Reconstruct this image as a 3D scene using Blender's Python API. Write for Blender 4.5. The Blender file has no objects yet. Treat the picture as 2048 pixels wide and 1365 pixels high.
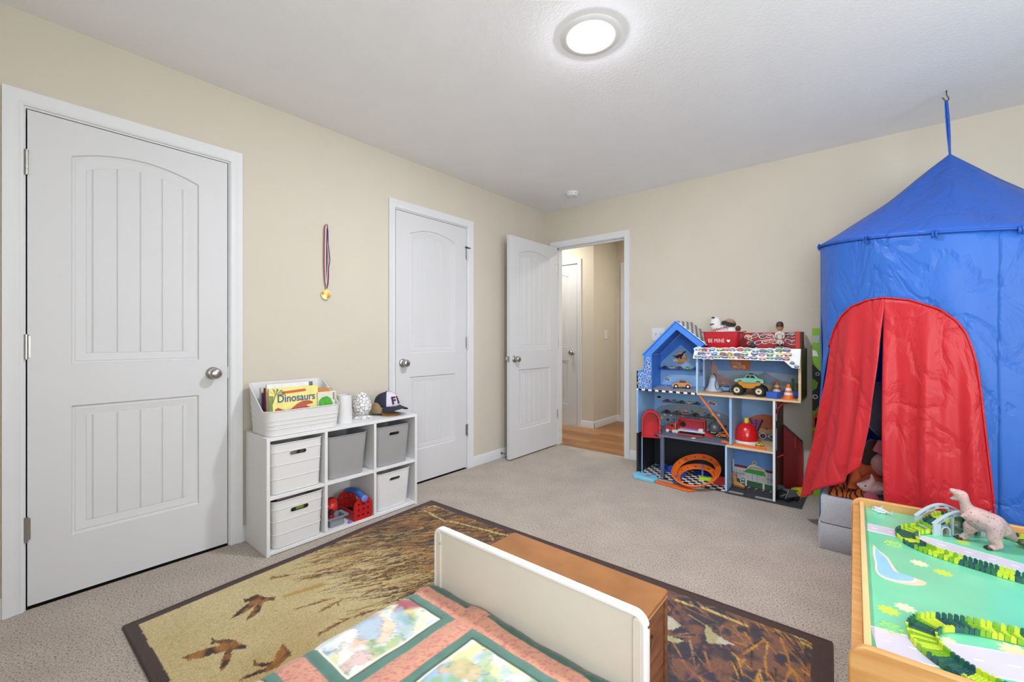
import bpy, math, random
import numpy as np
from mathutils import Vector, Matrix, noise as mnoise
SC = bpy.context.scene
COL = SC.collection
PI = math.pi
rnd = random.Random(7)

# ------------------------------------------------------------------ camera
cam = bpy.data.cameras.new('camera')
cam.sensor_width = 36.0
cam.lens = 858.6 / 2048 * 36.0
cam.shift_y = -5.45 / 2048
cam.clip_start = 0.02
cam_ob = bpy.data.objects.new('camera', cam)
COL.objects.link(cam_ob)
cam_ob.location = (2.643, -3.733, 1.111)
cam_ob.rotation_euler = (PI / 2, 0, 0.695)
SC.camera = cam_ob

# ------------------------------------------------------------------ world, lights, exposure
world = bpy.data.worlds.new('world'); SC.world = world
world.use_nodes = True
bg = world.node_tree.nodes['Background']
bg.inputs[0].default_value = (0.80, 0.90, 1.0, 1)
bg.inputs[1].default_value = 1.0
SC.view_settings.view_transform = 'Standard'
SC.view_settings.look = 'None'
SC.view_settings.exposure = 0.13
SC.view_settings.gamma = 1.0
SC.view_settings.use_curve_mapping = False

def area(name, loc, rot, sx, sy, power, col=(1, 1, 1)):
    l = bpy.data.lights.new(name, 'AREA'); l.shape = 'RECTANGLE'; l.size = sx; l.size_y = sy
    l.energy = power; l.color = col
    o = bpy.data.objects.new(name, l); COL.objects.link(o)
    o.location = loc; o.rotation_euler = rot
    return o
# daylight outside the two windows of the bedroom
area('window_daylight', (3.35, -4.62, 1.40), (PI / 2 + .45, 0, 0), 1.5, 1.35, 74, (0.90, 0.955, 1.0))
area('window_daylight', (4.62, -2.55, 1.40), (PI / 2 + .45, 0, PI / 2), 1.5, 1.35, 43, (0.90, 0.955, 1.0))

# ------------------------------------------------------------------ materials
MATS = {}
def lin(c):
    if isinstance(c, str):
        c = [int(c[i:i + 2], 16) / 255 for i in (0, 2, 4)]
    return tuple(((x / 12.92) if x <= .04045 else ((x + .055) / 1.055) ** 2.4) for x in c[:3]) + (1,)
def nn(nt, t, x=0, y=0):
    n = nt.nodes.new(t); n.location = (x, y); return n
def mat(name, col, rough=.5, metal=0., var=.04, vs=8., bump=0., bs=60., spec=.5, trans=0., emit=None, es=0., coat=0., sheen=0., alpha=1.):
    """principled material whose colour wanders a little with object-space noise"""
    if name in MATS: return MATS[name]
    m = bpy.data.materials.new(name); m.use_nodes = True; nt = m.node_tree
    b = nt.nodes['Principled BSDF']
    c = lin(col)
    tc = nn(nt, 'ShaderNodeTexCoord', -900)
    no = nn(nt, 'ShaderNodeTexNoise', -700); no.inputs['Scale'].default_value = vs; no.inputs['Detail'].default_value = 3
    nt.links.new(tc.outputs['Object'], no.inputs['Vector'])
    r = nn(nt, 'ShaderNodeValToRGB', -500)
    r.color_ramp.elements[0].position = .3; r.color_ramp.elements[1].position = .7
    r.color_ramp.elements[0].color = tuple(max(0, x * (1 - var)) for x in c[:3]) + (1,)
    r.color_ramp.elements[1].color = tuple(min(1, x * (1 + var)) for x in c[:3]) + (1,)
    nt.links.new(no.outputs['Fac'], r.inputs['Fac'])
    nt.links.new(r.outputs['Color'], b.inputs['Base Color'])
    b.inputs['Roughness'].default_value = rough; b.inputs['Metallic'].default_value = metal
    b.inputs['Specular IOR Level'].default_value = spec
    b.inputs['Transmission Weight'].default_value = trans
    b.inputs['Coat Weight'].default_value = coat
    b.inputs['Sheen Weight'].default_value = sheen
    b.inputs['Alpha'].default_value = alpha
    if emit:
        b.inputs['Emission Color'].default_value = lin(emit); b.inputs['Emission Strength'].default_value = es
    if bump:
        n2 = nn(nt, 'ShaderNodeTexNoise', -700, -300); n2.inputs['Scale'].default_value = bs; n2.inputs['Detail'].default_value = 4
        nt.links.new(tc.outputs['Object'], n2.inputs['Vector'])
        bm = nn(nt, 'ShaderNodeBump', -300, -300); bm.inputs['Strength'].default_value = bump; bm.inputs['Distance'].default_value = .01
        nt.links.new(n2.outputs['Fac'], bm.inputs['Height']); nt.links.new(bm.outputs['Normal'], b.inputs['Normal'])
    MATS[name] = m
    return m
def wood(name, c1, c2, axis='X', scale=6., rough=.45, stretch=14.):
    if name in MATS: return MATS[name]
    m = bpy.data.materials.new(name); m.use_nodes = True; nt = m.node_tree; b = nt.nodes['Principled BSDF']
    tc = nn(nt, 'ShaderNodeTexCoord', -1100); mp = nn(nt, 'ShaderNodeMapping', -900)
    s = [scale * stretch] * 3; s['XYZ'.index(axis)] = scale
    mp.inputs['Scale'].default_value = s
    no = nn(nt, 'ShaderNodeTexNoise', -700); no.inputs['Scale'].default_value = 1.; no.inputs['Detail'].default_value = 6; no.inputs['Distortion'].default_value = .6
    r = nn(nt, 'ShaderNodeValToRGB', -400)
    r.color_ramp.elements[0].position = .32; r.color_ramp.elements[1].position = .68
    r.color_ramp.elements[0].color = lin(c1); r.color_ramp.elements[1].color = lin(c2)
    oi = nn(nt, 'ShaderNodeObjectInfo', -1100, -300)
    ad = nn(nt, 'ShaderNodeVectorMath', -800, -200); ad.operation = 'ADD'
    nt.links.new(tc.outputs['Object'], mp.inputs['Vector']); nt.links.new(mp.outputs['Vector'], ad.inputs[0])
    mu = nn(nt, 'ShaderNodeMath', -950, -350); mu.operation = 'MULTIPLY'; mu.inputs[1].default_value = 40.
    nt.links.new(oi.outputs['Random'], mu.inputs[0]); nt.links.new(mu.outputs[0], ad.inputs[1])
    nt.links.new(ad.outputs[0], no.inputs['Vector']); nt.links.new(no.outputs['Fac'], r.inputs['Fac'])
    nt.links.new(r.outputs['Color'], b.inputs['Base Color']); b.inputs['Roughness'].default_value = rough
    MATS[name] = m; return m
def checker(name, c1, c2, scale, rough=.5):
    if name in MATS: return MATS[name]
    m = bpy.data.materials.new(name); m.use_nodes = True; nt = m.node_tree; b = nt.nodes['Principled BSDF']
    tc = nn(nt, 'ShaderNodeTexCoord', -700); ch = nn(nt, 'ShaderNodeTexChecker', -400)
    ch.inputs['Color1'].default_value = lin(c1); ch.inputs['Color2'].default_value = lin(c2); ch.inputs['Scale'].default_value = scale
    nt.links.new(tc.outputs['UV'], ch.inputs['Vector']); nt.links.new(ch.outputs['Color'], b.inputs['Base Color'])
    b.inputs['Roughness'].default_value = rough; MATS[name] = m; return m
def attr_mat(name, rough=.9, bump=.5, bs=400., sheen=.2, fleck=.25):
    """colour woven into the mesh (point colour attribute) with fine pile noise"""
    m = bpy.data.materials.new(name); m.use_nodes = True; nt = m.node_tree; b = nt.nodes['Principled BSDF']
    a = nn(nt, 'ShaderNodeAttribute', -700); a.attribute_name = 'weave'
    tc = nn(nt, 'ShaderNodeTexCoord', -1000); no = nn(nt, 'ShaderNodeTexNoise', -800, -300)
    no.inputs['Scale'].default_value = bs; no.inputs['Detail'].default_value = 3
    nt.links.new(tc.outputs['Object'], no.inputs['Vector'])
    mr = nn(nt, 'ShaderNodeMapRange', -600, -300); mr.inputs[1].default_value = .25; mr.inputs[2].default_value = .75
    mr.inputs[3].default_value = 1 - fleck; mr.inputs[4].default_value = 1 + fleck
    nt.links.new(no.outputs['Fac'], mr.inputs[0])
    mx = nn(nt, 'ShaderNodeVectorMath', -400); mx.operation = 'SCALE'
    nt.links.new(a.outputs['Color'], mx.inputs[0]); nt.links.new(mr.outputs[0], mx.inputs['Scale'])
    nt.links.new(mx.outputs[0], b.inputs['Base Color'])
    bm = nn(nt, 'ShaderNodeBump', -300, -300); bm.inputs['Strength'].default_value = bump; bm.inputs['Distance'].default_value = .006
    nt.links.new(no.outputs['Fac'], bm.inputs['Height']); nt.links.new(bm.outputs['Normal'], b.inputs['Normal'])
    b.inputs['Roughness'].default_value = rough; b.inputs['Sheen Weight'].default_value = sheen
    b.inputs['Specular IOR Level'].default_value = .2
    MATS[name] = m; return m

# ------------------------------------------------------------------ mesh builder
class MB:
    def __init__(s, off=(0, 0, 0), M=None):
        s.v = []; s.f = []; s.mi = []; s.off = Vector(off); s.M = M
    def add(s, vs, fs, mi=0):
        b = len(s.v)
        for p in vs:
            p = Vector(p)
            if s.M is not None: p = s.M @ p
            s.v.append(p + s.off)
        for f in fs:
            s.f.append([b + i for i in f]); s.mi.append(mi)
        return s
    def box(s, x0, x1, y0, y1, z0, z1, mi=0):
        return s.add([(x0, y0, z0), (x1, y0, z0), (x1, y1, z0), (x0, y1, z0), (x0, y0, z1), (x1, y0, z1), (x1, y1, z1), (x0, y1, z1)],
                     [(0, 3, 2, 1), (4, 5, 6, 7), (0, 1, 5, 4), (1, 2, 6, 5), (2, 3, 7, 6), (3, 0, 4, 7)], mi)
    def prism(s, poly, ax, a, b, mi=0):
        """polygon (u,v) extruded along ax: 'x' -> (y,z), 'y' -> (x,z), 'z' -> (x,y)"""
        def P(u, v, w): return {'x': (w, u, v), 'y': (u, w, v), 'z': (u, v, w)}[ax]
        n = len(poly)
        A = sum(poly[i][0] * poly[(i + 1) % n][1] - poly[(i + 1) % n][0] * poly[i][1] for i in range(n))
        if (A < 0) != (ax == 'y'): poly = poly[::-1]
        vs = [P(u, v, a) for u, v in poly] + [P(u, v, b) for u, v in poly]
        fl = b > a
        fs = [tuple(range(n))[::-1], tuple(range(n, 2 * n))] + [(i, (i + 1) % n, n + (i + 1) % n, n + i) for i in range(n)]
        if not fl: fs = [f[::-1] for f in fs]
        return s.add(vs, fs, mi)
    def cyl(s, p0, p1, r0, r1=None, n=16, mi=0, caps=True):
        r1 = r0 if r1 is None else r1
        p0 = Vector(p0); p1 = Vector(p1); d = (p1 - p0).normalized()
        u = d.orthogonal().normalized(); w = d.cross(u)
        vs = []
        for p, r in ((p0, r0), (p1, r1)):
            for i in range(n):
                a = 2 * PI * i / n; vs.append(p + u * math.cos(a) * r + w * math.sin(a) * r)
        fs = [(i, (i + 1) % n, n + (i + 1) % n, n + i) for i in range(n)]
        if caps: fs += [tuple(range(n))[::-1], tuple(range(n, 2 * n))]
        return s.add(vs, fs, mi)
    def tube(s, pts, r, n=8, mi=0, closed=False, flat=1.):
        pts = [Vector(p) for p in pts]; N = len(pts); vs = []
        rs = r if hasattr(r, '__len__') else [r] * N
        prev = None
        for i, p in enumerate(pts):
            if closed: d = pts[(i + 1) % N] - pts[i - 1]
            else: d = pts[min(i + 1, N - 1)] - pts[max(i - 1, 0)]
            d.normalize()
            if prev is None: u = d.orthogonal().normalized()
            else: u = (prev - d * prev.dot(d)).normalized()
            prev = u; w = d.cross(u)
            for k in range(n):
                a = 2 * PI * k / n; vs.append(p + (u * math.cos(a) + w * math.sin(a) * flat) * rs[i])
        fs = []
        for i in range(N if closed else N - 1):
            j = (i + 1) % N
            for k in range(n): fs.append((i * n + k, i * n + (k + 1) % n, j * n + (k + 1) % n, j * n + k))
        if not closed: fs += [tuple(range(n))[::-1], tuple(range((N - 1) * n, N * n))]
        return s.add(vs, fs, mi)
    def lathe(s, prof, c=(0, 0, 0), n=24, M=None, mi=0):
        """profile [(r,z)] turned about z at c"""
        c = Vector(c); vs = []
        for r, z in prof:
            for i in range(n):
                a = 2 * PI * i / n; p = Vector((r * math.cos(a), r * math.sin(a), z))
                if M is not None: p = M @ p
                vs.append(p + c)
        fs = []
        for j in range(len(prof) - 1):
            for i in range(n): fs.append((j * n + i, j * n + (i + 1) % n, (j + 1) * n + (i + 1) % n, (j + 1) * n + i))
        if prof[0][0] > 1e-5: fs.append(tuple(range(n))[::-1])
        if prof[-1][0] > 1e-5: fs.append(tuple(range((len(prof) - 1) * n, len(prof) * n)))
        return s.add(vs, fs, mi)
    def ell(s, c, r, n=16, m=10, mi=0, M=None, wob=0., ws=20.):
        c = Vector(c); vs = []; fs = []
        r = r if hasattr(r, '__len__') else (r, r, r)
        for j in range(m + 1):
            t = PI * j / m
            for i in range(n):
                a = 2 * PI * i / n
                p = Vector((math.sin(t) * math.cos(a) * r[0], math.sin(t) * math.sin(a) * r[1], math.cos(t) * r[2]))
                if wob: p *= 1 + wob * mnoise.noise((p + c) * ws)
                if M is not None: p = M @ p
                vs.append(p + c)
        for j in range(m):
            for i in range(n): fs.append((j * n + i, (j + 1) * n + i, (j + 1) * n + (i + 1) % n, j * n + (i + 1) % n))
        return s.add(vs, fs, mi)
    def grid(s, fn, nu, nv, mi=0, cu=False):
        """fn(u,v) with u,v in 0..1"""
        vs = [fn(i / (nu if cu else nu - 1), j / (nv - 1)) for j in range(nv) for i in range(nu)]
        fs = []
        for j in range(nv - 1):
            for i in range(nu if cu else nu - 1):
                k = (i + 1) % nu
                fs.append((j * nu + i, j * nu + k, (j + 1) * nu + k, (j + 1) * nu + i))
        return s.add(vs, fs, mi)
    def loft(s, rings, mi=0, cap0=True, cap1=True):
        n = len(rings[0]); vs = [p for r in rings for p in r]; fs = []
        for j in range(len(rings) - 1):
            for i in range(n): fs.append((j * n + i, j * n + (i + 1) % n, (j + 1) * n + (i + 1) % n, (j + 1) * n + i))
        if cap0: fs.append(tuple(range(n))[::-1])
        if cap1: fs.append(tuple(range((len(rings) - 1) * n, len(rings) * n)))
        return s.add(vs, fs, mi)
    def build(s, name, m, parent=None, smooth=35, bevel=0., seg=2, sub=0, solid=0., uv=None, cut=None):
        me = bpy.data.meshes.new(name); me.from_pydata([tuple(p) for p in s.v], [], s.f)
        ms = m if isinstance(m, (list, tuple)) else [m]
        for x in ms: me.materials.append(x)
        if len(ms) > 1: me.polygons.foreach_set('material_index', s.mi)
        if uv:
            l = me.uv_layers.new(name='UVMap'); i, j, k = uv   # axis, axis, scale
            for lp in me.loops:
                co = me.vertices[lp.vertex_index].co; l.data[lp.index].uv = (co[i] * k, co[j] * k)
        me.validate(); me.update()
        o = bpy.data.objects.new(name, me); COL.objects.link(o)
        if cut is not None:
            cm = bpy.data.meshes.new('cut'); cm.from_pydata([tuple(p) for p in cut.v], [], cut.f); cm.update()
            co = bpy.data.objects.new('cut', cm); COL.objects.link(co)
            md = o.modifiers.new('cut', 'BOOLEAN'); md.operation = 'DIFFERENCE'; md.solver = 'EXACT'; md.object = co
            dg = bpy.context.evaluated_depsgraph_get(); dg.update()
            nm = bpy.data.meshes.new_from_object(o.evaluated_get(dg)); o.modifiers.clear(); o.data = nm; nm.name = name
            bpy.data.objects.remove(co); bpy.data.meshes.remove(cm); me = nm
        if smooth: me.shade_smooth() if smooth >= 180 else me.set_sharp_from_angle(angle=math.radians(smooth)); 
        if smooth and smooth < 180:
            me.polygons.foreach_set('use_smooth', [True] * len(me.polygons))
        if parent is not None: o.parent = parent
        if bevel:
            md = o.modifiers.new('bevel', 'BEVEL'); md.width = bevel; md.segments = seg; md.limit_method = 'ANGLE'; md.angle_limit = math.radians(40)
        if solid:
            md = o.modifiers.new('solid', 'SOLIDIFY'); md.thickness = solid; md.offset = 0
        if sub:
            md = o.modifiers.new('sub', 'SUBSURF'); md.levels = sub; md.render_levels = sub
        return o
def tag(o, label, cat, group=None):
    o['label'] = label; o['category'] = cat
    if group: o['group'] = group
    return o
def thing(name, label, cat, loc=(0, 0, 0), rz=0., group=None):
    o = bpy.data.objects.new(name, None); COL.objects.link(o); o.empty_display_size = .05
    o.location = loc; o.rotation_euler = (0, 0, rz)
    return tag(o, label, cat, group)
def struct(o, label=None):
    o['kind'] = 'structure'
    if label: o['label'] = label
    return o
def sempty(name, loc, label=None, rz=0.):
    o = bpy.data.objects.new(name, None); COL.objects.link(o); o.location = loc; o.rotation_euler = (0, 0, rz); o.empty_display_size = .05
    return struct(o, label)
def share(o, name, parent, loc=(0, 0, 0), rot=(0, 0, 0), m=None):
    """another piece that shares the mesh of o"""
    c = bpy.data.objects.new(name, o.data); COL.objects.link(c); c.parent = parent; c.location = loc; c.rotation_euler = rot
    for md in o.modifiers:
        n = c.modifiers.new(md.name, md.type)
        if md.type == 'BEVEL': n.width = md.width; n.segments = md.segments; n.limit_method = 'ANGLE'; n.angle_limit = md.angle_limit
    return c
def rrect(w, d, r, k=5):
    out = []
    for cx, cy, a0 in ((w / 2 - r, d / 2 - r, 0), (-w / 2 + r, d / 2 - r, 90), (-w / 2 + r, -d / 2 + r, 180), (w / 2 - r, -d / 2 + r, 270)):
        for i in range(k + 1):
            a = math.radians(a0 + 90 * i / k); out.append((cx + r * math.cos(a), cy + r * math.sin(a)))
    return out
def rrpoly(x0, x1, y0, y1, r, k=6):
    return [(x + (x0 + x1) / 2, y + (y0 + y1) / 2) for x, y in rrect(x1 - x0, y1 - y0, r, k)]
def text(s, size, m, parent, M, name='lettering', ext=.0008, space=1., offset=0., align='CENTER', sx=1.):
    cu = bpy.data.curves.new('t', 'FONT'); cu.body = s; cu.size = size; cu.extrude = ext; cu.align_x = align; cu.align_y = 'CENTER'
    cu.space_character = space; cu.offset = offset; cu.resolution_u = 3
    t = bpy.data.objects.new('t', cu); COL.objects.link(t)
    dg = bpy.context.evaluated_depsgraph_get(); dg.update()
    me = bpy.data.meshes.new_from_object(t.evaluated_get(dg)); bpy.data.objects.remove(t); bpy.data.curves.remove(cu)
    if sx != 1.: me.transform(Matrix.Diagonal((sx, 1, 1, 1)))
    me.materials.clear(); me.materials.append(m); me.name = name
    o = bpy.data.objects.new(name, me); COL.objects.link(o); o.parent = parent; o.matrix_local = M
    return o
def frame(o, u, v):
    """matrix whose x,y axes are u,v at o"""
    u = Vector(u).normalized(); v = Vector(v).normalized(); w = u.cross(v)
    M = Matrix((u, v, w)).transposed().to_4x4(); M.translation = Vector(o); return M
# ------------------------------------------------------------------ room shell
m_wall = mat('wall_paint', 'CEC6B6', .85, var=.015, vs=3., bump=.05, bs=220., spec=.25)
m_hallwall = m_wall
m_ceil = mat('ceiling_paint', 'EEEEF0', .9, var=.012, vs=5., bump=.12, bs=90., spec=.2)
m_trim = mat('white_trim_paint', 'DADBDC', .42, var=.01, spec=.4)
m_door = mat('white_door_paint', 'D2D2D3', .5, var=.01, vs=2., bump=.02, bs=300., spec=.4)
m_nickel = mat('brushed_nickel', 'B4B2AF', .28, 1., var=.05, vs=60.)
m_dark = mat('dark_gap', '15130F', .9)

def carpet_mat():
    m = bpy.data.materials.new('carpet_pile'); m.use_nodes = True; nt = m.node_tree; b = nt.nodes['Principled BSDF']
    tc = nn(nt, 'ShaderNodeTexCoord', -1200)
    n1 = nn(nt, 'ShaderNodeTexNoise', -900, 200); n1.inputs['Scale'].default_value = 145; n1.inputs['Detail'].default_value = 3; n1.inputs['Roughness'].default_value = .7
    n2 = nn(nt, 'ShaderNodeTexNoise', -900, -100); n2.inputs['Scale'].default_value = 5.; n2.inputs['Detail'].default_value = 5
    n3 = nn(nt, 'ShaderNodeTexNoise', -900, -400); n3.inputs['Scale'].default_value = 320; n3.inputs['Detail'].default_value = 2
    for n in (n1, n2, n3): nt.links.new(tc.outputs['Object'], n.inputs['Vector'])
    r1 = nn(nt, 'ShaderNodeValToRGB', -650, 200); e = r1.color_ramp.elements
    e[0].position = .35; e[0].color = lin('4C433D'); e[1].position = .46; e[1].color = lin('C3B4A5')
    x = e.new(.66); x.color = lin('DACCBD')
    r2 = nn(nt, 'ShaderNodeValToRGB', -650, -100); r2.color_ramp.elements[0].position = .35; r2.color_ramp.elements[1].position = .65
    r2.color_ramp.elements[0].color = (.90, .89, .88, 1); r2.color_ramp.elements[1].color = (1.04, 1.03, 1.02, 1)
    mx = nn(nt, 'ShaderNodeMix', -350); mx.data_type = 'RGBA'; mx.blend_type = 'MULTIPLY'; mx.inputs[0].default_value = 1.
    nt.links.new(n1.outputs['Fac'], r1.inputs['Fac']); nt.links.new(n2.outputs['Fac'], r2.inputs['Fac'])
    nt.links.new(r1.outputs['Color'], mx.inputs[6]); nt.links.new(r2.outputs['Color'], mx.inputs[7])
    nt.links.new(mx.outputs[2], b.inputs['Base Color'])
    ad = nn(nt, 'ShaderNodeMath', -600, -400); nt.links.new(n1.outputs['Fac'], ad.inputs[0]); nt.links.new(n3.outputs['Fac'], ad.inputs[1])
    bm = nn(nt, 'ShaderNodeBump', -300, -400); bm.inputs['Strength'].default_value = .9; bm.inputs['Distance'].default_value = .008
    nt.links.new(ad.outputs[0], bm.inputs['Height']); nt.links.new(bm.outputs['Normal'], b.inputs['Normal'])
    b.inputs['Roughness'].default_value = 1.; b.inputs['Specular IOR Level'].default_value = .1; b.inputs['Sheen Weight'].default_value = .3
    return m
XR, YF, H = 4.42, -4.5, 2.44
struct(MB().box(0, XR, YF, .035, -.06, 0).build('floor', carpet_mat()), 'beige speckled wall to wall carpet')
struct(MB().box(-.12, XR + .12, YF - .12, .12, H, H + .08).build('ceiling', m_ceil), 'flat white bedroom ceiling')
D1, D2, DW, DH = -3.654, -1.880, .711, 2.033
g = .012
poly = [(YF, 0), (D1 - g, 0), (D1 - g, DH + g + .014), (D1 + DW + g, DH + g + .014), (D1 + DW + g, 0),
        (D2 - g, 0), (D2 - g, DH + g + .014), (D2 + DW + g, DH + g + .014), (D2 + DW + g, 0), (.12, 0), (.12, H), (YF, H)]
struct(MB().prism(poly, 'x', -.12, 0).build('wall_left', m_wall, smooth=0), 'beige wall with two closed doors')
poly = [(0, 0), (.113, 0), (.113, 2.06), (.899, 2.06), (.899, 0), (XR, 0), (XR, H), (0, H)]
struct(MB().prism(poly, 'y', 0, .12).build('wall_back', m_wall, smooth=0), 'beige wall with the open doorway')
def holed(name, ax, c, t, a0, a1, h0, h1, z0, z1, label):
    b = MB()
    for (p, q, r, s_) in ((a0, h0, 0, H), (h1, a1, 0, H), (h0, h1, 0, z0), (h0, h1, z1, H)):
        if ax == 'y': b.box(p, q, c, c + t, r, s_)
        else: b.box(c, c + t, p, q, r, s_)
    return struct(b.build(name, m_wall, smooth=0), label)
holed('wall_front', 'y', YF - .12, .12, -.12, XR + .12, 2.6, 4.1, .78, 2.13, 'beige wall with a window behind the camera')
holed('wall_right', 'x', XR, .12, YF, .12, -3.3, -1.8, .78, 2.13, 'beige wall with a side window')
m_glass = bpy.data.materials.new('window_glass'); m_glass.use_nodes = True
_nt = m_glass.node_tree; _o = _nt.nodes['Material Output']; _t = nn(_nt, 'ShaderNodeBsdfTransparent'); _g = nn(_nt, 'ShaderNodeBsdfGlossy'); _m = nn(_nt, 'ShaderNodeMixShader', 200)
_g.inputs['Roughness'].default_value = .02; _m.inputs[0].default_value = .05
_nt.links.new(_t.outputs[0], _m.inputs[1]); _nt.links.new(_g.outputs[0], _m.inputs[2]); _nt.links.new(_m.outputs[0], _o.inputs[0])
def window(name, c, rz):
    w = sempty(name, c, 'white double hung window', rz)
    b = MB()
    for x0, x1, z0, z1 in ((-.75, .75, 0, .05), (-.75, .75, 1.3, 1.35), (-.75, -.70, 0, 1.35), (.70, .75, 0, 1.35), (-.7, .7, .65, .7)): b.box(x0, x1, -.03, .03, z0, z1)
    b.build('window_frame', m_trim, w)
    for z0, z1 in ((.05, .65), (.70, 1.30)): MB().box(-.70, .70, -.003, .003, z0, z1).build('pane', m_glass, w, smooth=0)
    return w
window('window_1', (3.35, YF - .06, .78), 0); window('window_2', (XR + .06, -2.55, .78), PI / 2)

# --- trims
PROF = [(0, 0), (0, .009), (.008, .013), (.016, .011), (.030, .013), (.046, .018), (.057, .019), (.057, 0)]
def casing(name, P, a0, a1, zt, label, z0=0.):
    b = MB(); vs = []
    for o, p in PROF:
        for a, z in ((a0 - o, z0), (a0 - o, zt + o), (a1 + o, zt + o), (a1 + o, z0)): vs.append(P(a, z, p))
    fs = []
    for j in range(len(PROF) - 1):
        for i in range(3): fs.append((j * 4 + i, j * 4 + i + 1, (j + 1) * 4 + i + 1, (j + 1) * 4 + i))
    b.add(vs, fs)
    o = struct(b.build(name, m_trim, smooth=30), label)
    return o
def jamb(P, a0, a1, zt, d0, d1, parent):
    for q in ((a0 - .018, a0, 0, zt + .018), (a1, a1 + .018, 0, zt + .018), (a0, a1, zt, zt + .018)):
        b = MB(); pts = [P(q[i], q[j], d) for d in (d0, d1) for i, j in ((0, 2), (1, 2), (1, 3), (0, 3))]
        b.add(pts, [(0, 1, 2, 3), (7, 6, 5, 4), (0, 4, 5, 1), (1, 5, 6, 2), (2, 6, 7, 3), (3, 7, 4, 0)])
        b.build('jamb', m_trim, parent, smooth=0)
PL = lambda a, z, p: (p, a, z)
PB = lambda a, z, p: (a, -p, z)
t1 = casing('trim_1', PL, D1 - .010, D1 + DW + .010, DH + .026, 'white casing around the large closed door')
t2 = casing('trim_2', PL, D2 - .010, D2 + DW + .010, DH + .026, 'white casing around the narrow looking closed door')
t3 = casing('trim_3', PB, .121, .891, 2.054, 'white casing around the open doorway')
jamb(lambda a, z, p: (p, a, z), D1 - .0045, D1 + DW + .0045, DH + .018, -.115, .0, t1)
jamb(lambda a, z, p: (p, a, z), D2 - .0045, D2 + DW + .0045, DH + .018, -.115, .0, t2)
jamb(lambda a, z, p: (a, p, z), .125, .887, 2.05, .0, .12, t3)
b = MB()
b.box(.125, .137, .038, .075, 0, 2.05).box(.875, .887, .038, .075, 0, 2.05).box(.125, .887, .038, .075, 2.038, 2.05).build('door_stop_strip', m_trim, t3, smooth=0)
struct(MB().box(-.6, -.1205, D1 - .1, D1 + DW + .1, -.02, H).build('closet_dark_box', m_dark, smooth=0), 'added dark box standing in for closet darkness behind the closed door')  # opaque boxes added behind both doors; closet darkness is put into their colour
struct(MB().box(-.6, -.1205, D2 - .1, D2 + DW + .1, -.02, H).build('closet_dark_box', m_dark, smooth=0), 'added dark box standing in for closet darkness behind the second closed door')
struct(MB().box(-.12, 0, YF, 0, -.06, -.002).build('door_shade_slab', m_dark, smooth=0), 'dark slab added for the shade under the closed doors')  # dark colour stands in for shade in the gap under the doors
BBP = [(0, 0), (.012, 0), (.012, .062), (.009, .070), (.008, .077), (.003, .083), (0, .083)]
def base(name, P, segs, label):
    b = MB()
    for a0, a1 in segs:
        n = len(BBP); vs = [P(a, z, p) for a in (a0, a1) for p, z in BBP]
        b.add(vs, [(i, (i + 1) % n, n + (i + 1) % n, n + i) for i in range(n)] + [tuple(range(n)), tuple(range(n, 2 * n))[::-1]])
    return struct(b.build(name, m_trim, smooth=30), label)
base('baseboard_left', PL, ((YF, D1 - .067), (D1 + DW + .067, D2 - .067), (D2 + DW + .067, 0)), 'white baseboard along the wall with two doors')
base('baseboard_back', PB, ((.948, XR),), 'white baseboard along the wall behind the toys')

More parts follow.
